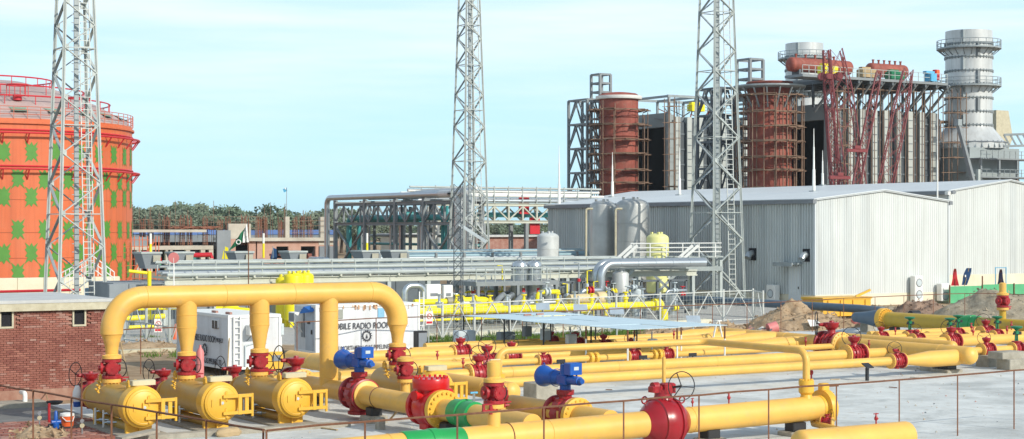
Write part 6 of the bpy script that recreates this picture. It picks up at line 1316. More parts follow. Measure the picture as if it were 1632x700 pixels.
# orange stair cage at the right side of the tank, red pipes
c = D(222, 408, 185); t = thing('stair_cage', 'orange caged stair at the right foot of the orange tank', 'stair', (c.x, c.y, 0)); b = MB()
OR2 = mat('cage_orange', (.60, .14, .05), .6)
for k in range(5):
    for j in range(2): p = Vector((c.x, c.y, 0)) + RIGHT*(k*.9-1.8) + FWD*j*1.6; b.bar(p, p + UP*5.6, .08, OR2)
for k in range(8): b.bar(Vector((c.x, c.y, .7*k+.3)) - RIGHT*1.8, Vector((c.x, c.y, .7*k+.3)) + RIGHT*1.8, .06, OR2)
b.bar(Vector((c.x, c.y, .3)) - RIGHT*1.6, Vector((c.x, c.y, 5)) + RIGHT*1.6, .2, OR2); part('frame', b, t)
def fp_(px, py, d): return D(px, py, d)
for pts, r, lab in (([(228, 404, 170), (254, 405, 170), (254, 416, 170)], .33, 'red fire main with a bend beside the tank, left'), ([(305, 416, 172), (305, 407, 172), (337, 406, 172), (337, 412, 172)], .33, 'red fire main hoop below the unfinished building'), ([(-40, 466, 150), (128, 462, 150)], .16, 'red fire pipe along the foot of the cream bund wall')):
    q = [D(*p_) for p_ in pts]; b = MB(); 
    b.tube(q, r*.75, REDP, 10); single('fire_main', b, lab, 'pipe')
b = MB(); a, c = atY(-40, 158), atY(190, 158); bw = thing('bund_wall', 'long cream bund wall in front of the orange tank', 'wall', (a.x, 158, 0)); n = 8
for i in range(n): b = MB(); x0 = a.x-6+(c.x-a.x+6)*i/n; x1 = a.x-6+(c.x-a.x+6)*(i+1)/n; b.bbox(((x0+x1)/2, 158, .85), (x1-x0-.02, .5, 2.0), CREAM, .04); part('panel', b, bw)
b = MB(); q0, q1 = D(98, 437, 135), D(182, 436, 135)
for z in (0, .5, 1.0): b.tube([q0 + UP*(z-.9), q0.lerp(q1, .6) + UP*(z+.4), q1 + UP*(z-.9)], .05, WHITE, 6)
for k in range(14): f_ = k/13; p = q0.lerp(q1, f_) + UP*((1.3*f_/.6 if f_ < .6 else 1.3*(1-f_)/.4) - .9); b.bar(p - UP*.3, p + UP*1.0, .06, WHITE)
single('stile_railing', b, 'white hooped stile railing at the foot of the left mast', 'railing')
b = MB(); p = D(163, 452, 128); b.bbox((p.x, p.y, 1.0), (2.2, 1.6, 1.9), mat('container_blue', (.06, .18, .28), .5), .05); single('blue_container', b, 'small dark blue container behind the left mast', 'container')

# ================================================================== UPPER PIPE RACK (left wing grey, right wing pale: shade and sun painted into the beams)
ur = thing('upper_pipe_rack', 'tall grey truss pipe rack with teal pipes behind the low rack', 'pipe rack', (92.4, 188, 0))
RX, RW = 92.4, 3.6; ya, yb_ = 159.6, 189.0
for x in (RX, RX+RW):
    for z in (9.35, 7.0): b = MB(); b.ibeam((x, ya, z), (x, yb_, z), .3, .36, STEEL); part('chord', b, ur)
    n = 13
    for i in range(n):
        y0, y1 = ya+(yb_-ya)*i/n, ya+(yb_-ya)*(i+1)/n; b = MB(); b.bar((x, y0, 7.18), (x, y0, 9.17), .2, STEEL); part('web_post', b, ur)
        b = MB(); b.bar((x+.02, y0 if i % 2 else y1, 7.2), (x+.02, y1 if i % 2 else y0, 9.1), .2, STEEL, .14); part('web_brace', b, ur)
for y in (189, 181, 173.3, 166.5, 160):
    for x in (RX, RX+RW): b = MB(); b.bar((x, y, 0), (x, y, 9.9), .42, STEEL); part('column', b, ur)
    b = MB(); b.bar((RX, y, 7.0), (RX+RW, y, 7.0), .3, STEEL); b.bar((RX, y, 9.6), (RX+RW, y, 9.6), .3, STEEL); part('cross_beam', b, ur)
for y0, y1 in ((189, 181), (166.5, 160)):
    for s in (0, 1): b = MB(); b.bar((RX+.03*s, y0 if s else y1, 1.0), (RX+.03*s, y1 if s else y0, 6.7), .26, STEEL, .14); part('brace', b, ur)
def rk(pts, r, m, lab, bend=.6, n=12): b = MB(); b.tube(bends(pts, bend) if bend else pts, r, m, n); return single('rack_pipe', b, lab, 'pipe', group='pipes on the upper rack')
rk([(RX-.2, 191, 2.2), (RX-.2, 191, 10.25), (RX-.2, 158.8, 10.25), (RX-.2, 158.8, 1.2)], .34, SILV, 'big silver pipe along the top of the dark rack, bending down at both ends', .9, 16)
rk([(RX-4, 187.6, 2.6), (RX-.4, 190.6, 2.5)], .42, SILV, 'silver pipe stub lying left of the foot of the dark rack', 0, 14)
rk([(RX+.6, 186.5, 2.4), (RX+.6, 186.5, 7.7), (RX+.6, 161.0, 7.7), (RX+.6, 161.0, 2.2)], .34, TEAL, 'teal pipe running through the truss, bending down at both ends', .7, 14)
rk([(RX+1.5, 185.6, 2.0), (RX+1.5, 185.6, 7.4), (RX+1.5, 170, 7.4)], .25, TEAL, 'second teal pipe dropping at the left end of the dark rack', .6)
for i, (y, m, r) in enumerate(((168.6, WHITE, .3), (170.0, WHITE, .26), (166.8, TEAL, .24), (165.9, TEAL, .2), (171.6, SILV, .3), (176.5, SILV, .4), (174.5, STEEL, .2))):
    rk([(RX+2.6, y, .8), (RX+2.6, y, 9.0)], r, m, ['white riser pipe in the middle of the dark rack, right of two', 'white riser pipe in the middle of the dark rack, left of two', 'teal riser pipe in the middle of the dark rack, left of two', 'teal riser pipe in the middle of the dark rack, right of two', 'silver riser pipe left of the white ones in the dark rack', 'thick silver riser pipe behind the cross braces of the dark rack', 'thin grey riser pipe between the silver risers in the dark rack'][i], 0)
for i, (y, lab) in enumerate(((157.0, 'silver riser behind the middle mast, left of two'), (154.8, 'silver riser behind the middle mast, right of two'))):
    rk([(RX-1.0, y, 1.2), (RX-1.0, y, 10.2), (RX-1.0, y+4, 10.2)], .42, SILW, lab, .9, 14)
for i in range(12):
    y = 161 + i*2.3; rk([(RX+1.6+.5*(i % 3), y, .5), (RX+1.6+.5*(i % 3), y, 6.8 if i % 3 else 9.2)], .13+.05*(i % 2), (STEELD, GALV, SILV)[i % 3], '%s thin riser inside the dark rack, counted from the near end' % ordn(i+1), 0, 8)
for i in range(5):
    z = (1.6, 2.6, 3.6, 4.6, 5.6)[i]; rk([(RX+3.3, 160, z), (RX+3.3, 188, z)], .16, (STEELD, GALV, STEEL, TEAL, GALV)[i], '%s low pipe along the inside of the dark rack, counted from the ground' % ordn(i+1), 0, 8)
# sunlit wing along X
sw2 = thing('sunlit_pipe_rack', 'sunlit cream truss of the pipe rack between the middle mast and the warehouse', 'pipe rack', (98, 172, 0)); x0, x1 = 97.0, 121.0; ZB, ZT = 7.25, 9.3
for Y in (172.0, 175.5):
    for z in (ZT, ZB): b = MB(); b.ibeam((x0, Y, z), (x1, Y, z), .3, .36, BEIGE); part('chord', b, sw2)
    n = 12
    for i in range(n):
        xa, xb = x0+(x1-x0)*i/n, x0+(x1-x0)*(i+1)/n; b = MB(); b.bar((xa, Y, ZB+.18), (xa, Y, ZT-.18), .2, BEIGE); part('web_post', b, sw2); b = MB(); b.bar((xa if i % 2 else xb, Y+.02, ZB+.2), (xb if i % 2 else xa, Y+.02, ZT-.2), .2, BEIGE, .14); part('web_brace', b, sw2)
for x in (97.2, 103.5, 109.5, 115.5):
    for Y in (172, 175.5): b = MB(); b.bar((x, Y, 0), (x, Y, ZB-.18), .42, STEEL); part('column', b, sw2)
for i, (Y, z, r, m) in enumerate(((172.3, 9.75, .22, SILV), (172.3, 10.35, .16, WHITE), (173.3, 10.9, .2, WHITE), (174.2, 9.9, .3, SILV), (175, 10.6, .18, WHITE), (174, 8.1, .3, TEAL), (172.8, 11.3, .12, GALW))):
    rk([(x0-3, Y, z), (x1, Y, z)], r, m, ['silver pipe lowest on top of the sunlit truss', 'white pipe second on top of the sunlit truss', 'white pipe third on top of the sunlit truss', 'silver pipe behind on the sunlit truss', 'white pipe at the back of the sunlit truss', 'teal pipe inside the sunlit truss', 'thin grey pipe topmost above the sunlit truss'][i], 0)
b = MB()
for k in range(12): x = x0+2*k; b.bar((x, 172.0, 9.5), (x, 172.0, 11.5), .1, GALW); b.bar((x, 175.4, 9.5), (x, 175.4, 11.5), .1, GALW)
part('stanchion', b, sw2)
for i in range(6):
    b = MB(); y = 186-3*i; b.tube([(RX+1.0+.35*i, ya, 10.0+.18*i), (RX+1.0+.35*i, 182-2*i, 10.0+.18*i)], .14, (STEEL, SILV, WHITE)[i % 3], 8); single('rack_pipe', b, '%s thin pipe on top of the dark rack, counted from the front' % ordn(i+1), 'pipe', group='thin pipes on top of the dark rack')
# far rack with pipes seen beneath, in front of the truss
mr = thing('middle_pipe_rack', 'knee-high rack of blue-white and silver pipes below the tall racks', 'pipe rack', (84, 140, 0))
for px in range(605, 960, 45):
    a = atY(px, 136); b = MB(); b.bar((a.x, 136, 0), (a.x, 136, 4.2), .2, STEEL); b.bar((a.x, 139, 0), (a.x, 139, 4.2), .2, STEEL); b.bar((a.x, 136, 3.6), (a.x, 139, 3.6), .2, STEEL); part('frame', b, mr)
PB = mat('pale_blue_pipe', (.28, .42, .47), .4)
for i, (Y, z, r, m) in enumerate(((136.2, 3.75, .12, SILV), (136.9, 3.9, .27, PB), (137.8, 4.0, .22, PB), (138.6, 4.25, .1, GALW), (136.4, 4.3, .06, GALW), (136.0, 3.0, .2, SILV), (138.9, 4.3, .16, PB))):
    a, c = atY(598, Y), atY(935, Y); rk([(a.x, Y, z), (c.x, Y, z)], r, m, ['thin silver pipe at the front of the knee-high rack', 'pale blue pipe in the knee-high rack, nearer of three', 'pale blue pipe in the knee-high rack, middle of three', 'grey pipe at the back of the knee-high rack', 'thin grey rail pipe above the knee-high rack', 'silver pipe slung under the knee-high rack', 'pale blue pipe in the knee-high rack, farthest of three'][i], 0)
rk([Vector((92.0, 150, 3.2)), Vector((108, 150, 3.2))], .5, SILV, 'fat silver pipe along the foot of the sunlit truss', 0, 14)
for px0, px1, Y, m, lab, z in ((640, 705, 200, BEIGE, 'cream shed wall seen through the dark rack', 5.5), (770, 880, 215, BRKC, 'pinkish brick shed below the sunlit truss', 5.2)):
    a, c = atY(px0, Y), atY(px1, Y); t = thing('shed', lab, 'shed', (a.x, Y, 0)); b = MB(); b.box((a.x, Y, 0), (c.x, Y+6, z), m); part('wall', b, t); b = MB(); b.box((a.x-.4, Y-.5, z), (c.x+.4, Y+6.4, z+.3), SILW); part('roof', b, t)
for px, py, m, lab in ((835, 328, REDP, 'red cloth sheet behind the sunlit truss, upper left'), (852, 360, REDP, 'red barrier sheet behind the sunlit truss, lower right')):
    p = D(px, py, 205); b = MB(); b.cbox(p, (1.4, .2, 2.0), m); single('red_sheet', b, lab, 'sheet')

# ================================================================== BOILER HOUSES, STACKS, CRANES
def railing_ring(b, c, r, z, m, h=1.1, n=24):
    for hh in (.55, h): b.ring(Vector((c[0], c[1], z+hh)), UP, r, .045, m, 40, 4)
    for k in range(n): a = 2*math.pi*k/n; p = Vector((c[0]+math.cos(a)*r, c[1]+math.sin(a)*r, z)); b.bar(p, p + UP*h, .06, m)
SCAF = mat('scaffold_brown', (.22, .145, .10), .9, var=.25)
HRSGK = mat('boiler_panel', (.085, .105, .12), .6, var=.2, scale=.3, streak=.4)
def boiler(x0, y0, lab, lit, ztop=23.6, deck=True):
    ln, wd = 22.0, 10.0; t = thing('boiler_house', lab, 'boiler', (x0, y0, 0)); x1, y1 = x0+ln, y0+wd
    b = MB(); b.box((x0+1.2, y0+.5, 0), (x1, y0+.9, ztop-1), HRSGD); b.box((x0+1.2, y1-.4, 0), (x1, y1, ztop-1), HRSGD); b.box((x0+17, y0+.9, 0), (x0+17.4, y1-.4, ztop-1), DRK); b.box((x0+1.3, y0+.901, 0), (x0+17, y0+.96, ztop-1.1), DRK); b.box((x0+1.2, y1-.46, 0), (x0+17, y1-.401, ztop-1.1), DRK); b.box((x0+1.2, y0+.97, ztop-1.2), (x0+17, y1-.47, ztop-1.06), DRK); b.box((x0+1.2, y0+.97, .02), (x0+17, y1-.47, .08), DRK); b.box((x0+.1, y0+.5, ztop-1), (x1, y1, ztop-.6), HRSGD); part('casing', b, t)  # black inner faces paint the deep shade of the opening
    b = MB(); b.box((x0, y0+.4, ztop-2.2), (x0+1.1, y1, ztop), HRSG); b.box((x0, y0-.2, 0), (x0+1.3, y0+.5, ztop-.3), HRSG); part('duct_frame', b, t)
    for k in range(10): b = MB(); z = 1.5 + k*2.2; b.box((x0-.12, y0-.28, z), (x0+1.32, y0-.2, z+.18), HRSG); part('stiffener', b, t)
    n = 9; w_ = (ln-1.4)/n
    for i in range(n):
        xa = x0+1.4+w_*i
        b = MB(); b.box((xa+w_*.42, y0+.1, .2), (xa+w_-.02, y0+.5, ztop-1.4), HRSGK); part('wall_panel', b, t)
        b = MB(); b.box((xa+.05, y0-.45, 0), (xa+w_*.22, y0+.5, ztop-.6), HCOL); b.box((xa-.18, y0-.55, 0), (xa+w_*.22+.22, y0-.451, ztop-.6), HCOL); part('buckstay_column', b, t)
        for k in range(9): b = MB(); z = 2.0 + k*2.4; b.box((xa+w_*.42, y0-.02, z), (xa+w_-.05, y0+.1, z+.22), HRSGD); part('stiffener', b, t)
        b = MB()
        for k in range(20): b.box((xa-.1, y0-.6, .8+1.1*k), (xa+w_*.22+.14, y0-.551, .9+1.1*k), HRSGD)
        part('bolt_line', b, t, kind='stuff')
    for k in range(30):   # loose steelwork on top of the casing
        xa = x0 + random.random()*ln; z = ztop - random.uniform(.2, 1.6); b = MB(); b.bar((xa, y0+random.uniform(-.5, 3), z), (xa+random.uniform(-2.5, 2.5), y0+random.uniform(-.8, 3), z+random.uniform(.3, 3.2)), random.uniform(.1, .2), random.choice((STEELD, STEEL, SCAF, MAR, STEELD))); part('strut', b, t)
    if deck:
        zd = ztop+3.0; b = MB(); b.box((x0-8, y0-4.2, zd), (x1-3, y0-.6, zd+.35), STEEL); b.box((x0-2, y0-.601, zd), (x1-1, y1+2, zd+.35), STEEL); part('roof_deck', b, t)
        for i in range(11):
            x = x0-2+i*2.1; b = MB(); b.bar((x, y0+.2, ztop-1.2), (x+.6, y0-3.9, zd), .3, STEEL); part('deck_strut', b, t); b = MB(); b.bar((x, y0+.4, ztop-.6), (x, y0+.4, zd), .28, STEELD); part('deck_post', b, t)
            b = MB(); b.bar((x, y0-4.1, zd-.25), (x, y1, zd-.25), .3, STEELD, .4); part('deck_beam', b, t)
        b = MB()
        for hh in (.6, 1.2): b.bar((x0-8, y0-4.15, zd+.35+hh), (x1-3, y0-4.15, zd+.35+hh), .07, GALW)
        for i in range(25): b.bar((x0-8+i*1.12, y0-4.15, zd+.3), (x0-8+i*1.12, y0-4.15, zd+1.55), .07, GALW)
        part('deck_railing', b, t)
    else:
        zd = ztop+2.6
        for i in range(5):
            x = x0+.3+i*5.3; b = MB(); b.bar((x, y0, ztop-.4), (x, y0, zd), .35, GALV); b.bar((x, y1, ztop-.4), (x, y1, zd), .35, GALV); b.bar((x, y0, zd), (x, y1, zd), .35, GALV); part('roof_frame', b, t)
        b = MB(); b.bar((x0, y0-.02, zd+.02), (x1, y0-.02, zd+.02), .38, GALV); b.bar((x0, y1, zd+.02), (x1, y1, zd+.02), .38, GALV); b.bar((x0, y0-.1, ztop+.6), (x1, y0-.1, ztop+.6), .08, GALV); b.bar((x0, y0-.1, ztop+1.1), (x1, y0-.1, ztop+1.1), .08, GALV); part('roof_beam', b, t)
    return t
b2h = boiler(159.5, 174.0, 'right boiler house with a wide roof deck and sunlit ribbed wall', True)
b1h = boiler(161.0, 211.8, 'left boiler house with an open roof frame between the red stack and the mast', True, 24.6, False)
for x, y, z, m, lab in ((166.5, 211.6, 25.3, LEM, 'yellow machine on the roof of the left boiler house'), (157.2, 171.2, 27.6, LEM, 'yellow machine on the deck above the right red stack'), (164.4, 171.3, 27.5, WOOD, 'pale timber crates on the deck right of the crane'), (169.6, 171.2, 27.4, GRD, 'dark green machine on the deck between the red drums'), (175.6, 170.3, 27.4, SKYB, 'light blue box at the right end of the deck')):
    b = MB(); b.bbox((x, y, z+.2), (2.6 if m != SKYB else 1.2, 1.4, 1.1), m, .08); b.box((x-1, y-.2, z+.751), (x+.6, y+.5, z+1.1), m); single('site_machine', b, lab, 'machine')
b = MB(); b.bbox((177.0, 170.6, 28.1), (.9, .6, 1.4), REDP, .06); b.cbox((177.0, 170.25, 28.5), (.6, .1, .5), ORNG); single('red_cabinet', b, 'bright red cabinet at the right end of the roof deck', 'cabinet')
def drum(x0, x1, y, z, r, lab):
    t = thing('steam_drum', lab, 'drum', (x0, y, z)); b = MB(); b.lathe((x0, y, z), XU, [(-a_, r_) for a_, r_ in reversed(dome(r, f=.5))] + [(x1-x0+a_, r_) for a_, r_ in dome(r, f=.5)], MAR, 22); part('shell', b, t)
    for k in range(6): x = x0 + (x1-x0)*(k+.5)/6; b = MB(); b.lathe((x, y, z), UP, [(r*.9, .14), (r+.35, .14), (r+.36, .2), (r+.5, .2)], MAR, 10); part('nozzle', b, t)
    for x in (x0+1, x1-1): b = MB(); b.cbox((x, y, z-r*.9), (.4, r*1.5, r*1.2), STEELD); part('saddle', b, t)
drum(155.8, 166.3, 177.0, 29.0, 1.0, 'long red steam drum on the roof deck, left behind the crane'); drum(170.0, 176.4, 176.4, 28.9, 1.0, 'red steam drum on the roof deck, right one')
def red_stack(cx, cy, r, h, lab, nseg, ring=False):
    t = thing('red_stack', lab, 'stack', (cx, cy, 0)); o = Vector((cx, cy, 0)); hs = h/nseg
    for k in range(nseg):
        b = MB(); b.lathe(o, UP, [(hs*k+.02, r), (hs*(k+1)-.02, r)], MAR, 40, cap=(k == nseg-1)); part('shell_course', b, t)
        b = MB(); b.ring(o + UP*hs*(k+1), UP, r+.06, .13, MAR, 40, 5); part('stiffening_ring', b, t)
    b = MB(); b.lathe(o, UP, [(h-.2, r+.5), (h, r+.6), (h+.3, r+.6), (h+.32, r)] if not ring else [(h-.8, r+1.6), (h-.6, r+1.9), (h-.4, r+1.9), (h-.38, r)], WHITE if not ring else GALV, 40); part('top_ring', b, t)
    b = MB(); b.lathe(o, UP, [(h+.3, r+.3), (h+.7, r*.9), (h+.9, r*.4)] if not ring else [(h-.3, r*1.05), (h, r*.9), (h+.2, r*.3)], MAR, 30); part('cap', b, t)
    if ring:
        for k in range(16): a = 2*math.pi*k/16; e = Vector((math.cos(a), math.sin(a), 0)); b = MB(); b.bar(o + e*(r+.05) + UP*(h-3.4), o + e*(r+1.6) + UP*(h-.8), .18, GALV); part('bracket', b, t)
    s = thing('scaffolding', 'brown scaffolding wrapped around the %s red stack' % ('right' if ring else 'left'), 'scaffolding', (cx, cy, 0)); n = 18 if ring else 16; R1, R2 = r+.5, r+1.6
    for k in range(n):
        a = 2*math.pi*k/n
        for R_ in (R1, R2):
            if random.random() < (.25 if not ring else .1): continue
            b = MB(); z0 = random.choice((0, 0, 3)); b.bar(o + Vector((math.cos(a)*R_, math.sin(a)*R_, z0)), o + Vector((math.cos(a)*R_, math.sin(a)*R_, h-random.uniform(.5, 3))), .1, SCAF); part('standard', b, s)
    lv = 12 if ring else 11
    for q in range(lv):
        z = 2 + (h-4)*q/(lv-1); b = MB(); cz = z+random.uniform(-.2, .2)
        for k in range(n):
            a0, a1 = 2*math.pi*k/n, 2*math.pi*(k+1)/n
            for R_ in (R1, R2): b.bar(o + Vector((math.cos(a0)*R_, math.sin(a0)*R_, cz)), o + Vector((math.cos(a1)*R_*1.02, math.sin(a1)*R_*1.02, cz + random.uniform(-.15, .15))), .12, SCAF)
            b.bar(o + Vector((math.cos(a0)*r, math.sin(a0)*r, cz)), o + Vector((math.cos(a0)*(R2+random.uniform(0, .8)), math.sin(a0)*(R2+.4), cz)), .09, SCAF)
        part('ledger', b, s)
        for k in range(n):
            if random.random() < .3: continue
            a0, a1 = 2*math.pi*k/n, 2*math.pi*(k+1)/n; b = MB(); e0, e1 = Vector((math.cos(a0), math.sin(a0), 0)), Vector((math.cos(a1), math.sin(a1), 0))
            b.add([o+e0*R1+UP*(cz+.1), o+e1*R1+UP*(cz+.1), o+e1*R2+UP*(cz+.12), o+e0*R2+UP*(cz+.12), o+e0*R1+UP*(cz+.18), o+e1*R1+UP*(cz+.18), o+e1*R2+UP*(cz+.2), o+e0*R2+UP*(cz+.2)], [(3,2,1,0),(4,5,6,7),(0,1,5,4),(1,2,6,5),(2,3,7,6),(3,0,4,7)], SCAF); part('plank', b, s)
red_stack(152.9, 213.5, 3.0, 26.6, 'left round red primed stack section under scaffolding', 9)
red_stack(151.6, 176.6, 3.0, 26.2, 'right round red primed stack section under scaffolding with a flared ring', 9, True)
def frame_tower(x0, y0, wx, wy, h, levels, lab, m=STEEL, brace=True, z0=0.0, name='frame_tower'):
    t = thing(name, lab, 'steel tower', (x0, y0, 0)); P = [(x0, y0), (x0+wx, y0), (x0+wx, y0+wy), (x0, y0+wy)]
    for p in P: b = MB(); b.bar((p[0], p[1], z0), (p[0], p[1], h), .36, m); part('column', b, t)
    for k in range(levels):
        za, zb = z0+(h-z0)*k/levels, z0+(h-z0)*(k+1)/levels
        for i in range(4):
            a, c = P[i], P[(i+1) % 4]; b = MB(); b.bar((a[0], a[1], zb), (c[0], c[1], zb), .28, m); part('beam', b, t)
            if brace:
                b = MB(); md = ((a[0]+c[0])/2, (a[1]+c[1])/2); b.bar((a[0], a[1], za), (md[0], md[1], zb), .2, m); part('brace', b, t); b = MB(); b.bar((c[0], c[1], za), (md[0], md[1], zb), .2, m); part('brace', b, t)
    return t
q = D(912, 300, 270)
frame_tower(149.6, 217.3, 2.6, 5.2, 26.6, 7, 'open steel lattice tower left of the left red stack')
frame_tower(151.8, 217.0, 2.0, 2.4, 30.6, 22, 'slim open steel tower rising behind the left red stack', STEEL, False)
frame_tower(149.0, 184.0, 2.6, 5.0, 26.0, 7, 'dark steel lattice tower between the right mast and the right red stack', STEELD)
frame_tower(151.2, 180.2, 2.3, 2.8, 29.8, 22, 'slim open steel tower rising behind the right red stack', STEEL, False)
def silver_stack(cx, cy, r, lab, z0=18.6, h=35.2):
    t = thing('silver_stack', lab, 'stack', (cx, cy, 0)); o = Vector((cx, cy, 0)); zc = 21.4; n = 7; hs = (h-zc)/n
    b = MB(); b.box((cx-5, cy-4.8, 9.5), (cx+5.2, cy+4.8, z0-.6), HRSG); part('inlet_duct', b, t)
    b = MB(); b.lathe(o, UP, [(z0-.6, r*1.62), (z0+.2, r*1.62), (z0+.3, r*1.55), (zc-.4, r*1.05), (zc, r)], SILW, 14, cap=False); part('cone', b, t)
    b = MB()
    for k in range(34): a = 2*math.pi*k/34; e = Vector((math.cos(a), math.sin(a), 0)); b.bar(o + e*r*1.65 + UP*(z0-.5), o + e*r*1.52 + UP*(z0+.5), .14, GALV)
    b.ring(o + UP*(z0+.28), UP, r*1.6, .1, TRIM, 40, 4); part('cone_rib', b, t)
    for k in range(n):
        b = MB(); b.lathe(o, UP, [(zc+hs*k+.03, r), (zc+hs*(k+1)-.03, r)], SILW, 44, cap=(k == n-1)); part('shell_course', b, t)
        b = MB(); b.ring(o + UP*(zc+hs*k+.02), UP, r*1.012, .11, GALV, 44, 4); 
        for q_ in range(40): a = 2*math.pi*q_/40; b.cbox(o + Vector((math.cos(a)*r*1.02, math.sin(a)*r*1.02, zc+hs*k)), (.12, .12, .4), STEEL)
        part('course_flange', b, t)
        b = MB(); a = fa + (.12 if k % 2 else -.5) ; c = o + Vector((math.cos(a)*r*1.0, math.sin(a)*r*1.0, zc+hs*(k+.5))); b.cbox(c, (.5, .5, hs*.92), STEEL if k % 2 else GALV); part('cladding_seam', b, t)
    for z in (h-2.7, h-8.2):
        b = MB(); b.lathe(o, UP, [(z, r), (z+.02, r+1.25), (z+.22, r+1.25), (z+.24, r)], GALV, 44, cap=False); part('gallery', b, t)
        b = MB(); railing_ring(b, (cx, cy), r+1.2, z+.2, GALV); part('gallery_railing', b, t)
        b = MB()
        for k in range(22): a = 2*math.pi*k/22; e = Vector((math.cos(a), math.sin(a), 0)); b.bar(o + e*r + UP*(z-.9), o + e*(r+1.1) + UP*z, .1, STEEL)
        part('gallery_bracket', b, t, kind='stuff')
    for px_ in (-4.6, 4.8):
        for py_ in (-4.4, 4.4): b = MB(); b.bar((cx+px_, cy+py_, 0), (cx+px_, cy+py_, z0-.6), .5, STEEL); part('column', b, t)
    for s in (-1, 1): b = MB(); b.bar((cx-4.6*s, cy-4.6, 2), (cx+4.6*s, cy-4.6, 9.4), .4, STEELD); part('brace', b, t)
    return t
silver_stack(187.4, 174.2, 3.35, 'tall silver chimney at the right with two railed galleries and a flared cone')
silver_stack(189.4, 211.9, 3.1, 'silver chimney top showing behind the red steam drum', h=37.0)
# platforms round the foot of the right chimney
pf = thing('steel_platform', 'grey steel platforms and stairs at the foot of the right chimney', 'platform', (182, 168, 0)); random.seed(5)
for z in (7.0, 10.5, 13.6, 16.2):
    b = MB(); b.box((181.5, 166.5, z), (197, 169.2, z+.2), STEEL); part('deck', b, pf); b = MB()
    for hh in (.5, 1.0): b.bar((181.5, 166.5, z+.2+hh), (197, 166.5, z+.2+hh), .07, GALV)
    for k in range(14): b.bar((181.5+k*1.18, 166.5, z+.2), (181.5+k*1.18, 166.5, z+1.25), .07, GALV)
    part('railing', b, pf)
for k in range(5): b = MB(); b.bar((181.8+3.7*k, 166.8, 0), (181.8+3.7*k, 166.8, 16.2), .3, STEEL); part('column', b, pf)
for k in range(4): b = MB(); b.bar((181.8+3.7*k, 166.7, 10.7 if k % 2 else 13.4), (185.5+3.7*k, 166.7, 13.4 if k % 2 else 10.7), .2, (RUST if k == 1 else STEELD)); part('brace', b, pf)
a, c = D(1604, 196, 214), D(1660, 300, 214); a, c = D(1527, 198, 212), D(1574, 300, 212)
t = thing('conveyor_boom', 'slanting silver boom in front of the foot of the right chimney', 'boom', (c.x, c.y, 0)); b = MB(); b.bar(a, Vector((c.x, c.y, c.z-6)), .38, STEEL, .5); part('boom', b, t); b = MB(); b.cbox(a + UP*.2, (.7, .7, .8), GALV); part('head', b, t); b = MB(); q = D(1559, 270, 212); b.bar(q, Vector((q.x, q.y, 0)), .4, GALW); part('leg', b, t)
frame_tower(196.5, 165.0, 3, 3, 20.5, 5, 'grey steel tower at the right edge beside the right chimney', GALV)
b = MB(); p0, p1 = D(1600, 215, 235), D(1660, 213, 235)
for z in (0, -1.6): b.bar(p0 + UP*z, p1 + UP*z, .3, GALV)
for k in range(6): f_ = k/6; b.bar(p0.lerp(p1, f_), p0.lerp(p1, f_+1/6) - UP*1.6, .2, GALV)
single('pipe_bridge', b, 'grey truss bridge entering at the right edge', 'bridge')
p = D(1592, 208, 268); b = MB(); b.box((p.x-.6, p.y, 0), (p.x+2.2, p.y+4, p.z+3.2), EDGEC); b.add([(p.x+2.2, p.y, p.z-3), (p.x+3.2, p.y, p.z-1), (p.x+2.2, p.y, p.z+3.2), (p.x+2.2, p.y+4, p.z-3), (p.x+3.2, p.y+4, p.z-1), (p.x+2.2, p.y+4, p.z+3.2)], [(0,1,2),(5,4,3),(0,3,4,1),(1,4,5,2)], EDGEC); single('cream_duct', b, 'cream duct housing showing right of the right chimney', 'duct')
p = D(1488, 200, 262); 
frame_tower(182.8, 175.5, 2.6, 2.5, 22.0, 9, 'brown scaffold tower between the boiler house and the right chimney', SCAF, False, name='scaffold_tower')
# scaffolding before the boiler walls
def wall_scaffold(x0, x1, y, h, nl, lab):
    t = thing('scaffolding', lab, 'scaffolding', (x0, y, 0)); n = max(2, int((x1-x0)/1.5))
    for k in range(n+1):
        x = x0+(x1-x0)*k/n
        for yy in (y, y-1.1): b = MB(); b.bar((x+random.uniform(-.1, .1), yy, 0), (x, yy, h+random.uniform(-.6, 1.2)), .09, SCAF); part('standard', b, t)
    for q in range(nl):
        z = 8 + (h-8.5)*q/(nl-1)
        for yy in (y, y-1.1): b = MB(); b.bar((x0-.4, yy, z), (x1+.4, yy, z+random.uniform(-.15, .15)), .08, SCAF); part('ledger', b, t)
        b = MB(); xa = x0 + random.uniform(0, .6)*(x1-x0); b.box((xa, y-1.05, z+.06), (min(x1, xa+random.uniform(.3, .6)*(x1-x0)), y-.1, z+.13), SCAF); part('plank', b, t)
wall_scaffold(158.2, 160.6, 171.6, 25.5, 8, 'brown scaffolding in front of the dark opening of the right boiler house')
wall_scaffold(160.3, 178.0, 172.2, 26.0, 2, 'thin scaffolding poles along the sunlit boiler wall under the deck')
wall_scaffold(179.0, 182.5, 171.2, 25.5, 9, 'brown scaffolding at the right end of the sunlit boiler wall')
wall_scaffold(158.9, 160.9, 209.8, 25.8, 8, 'brown scaffolding right of the left red stack')
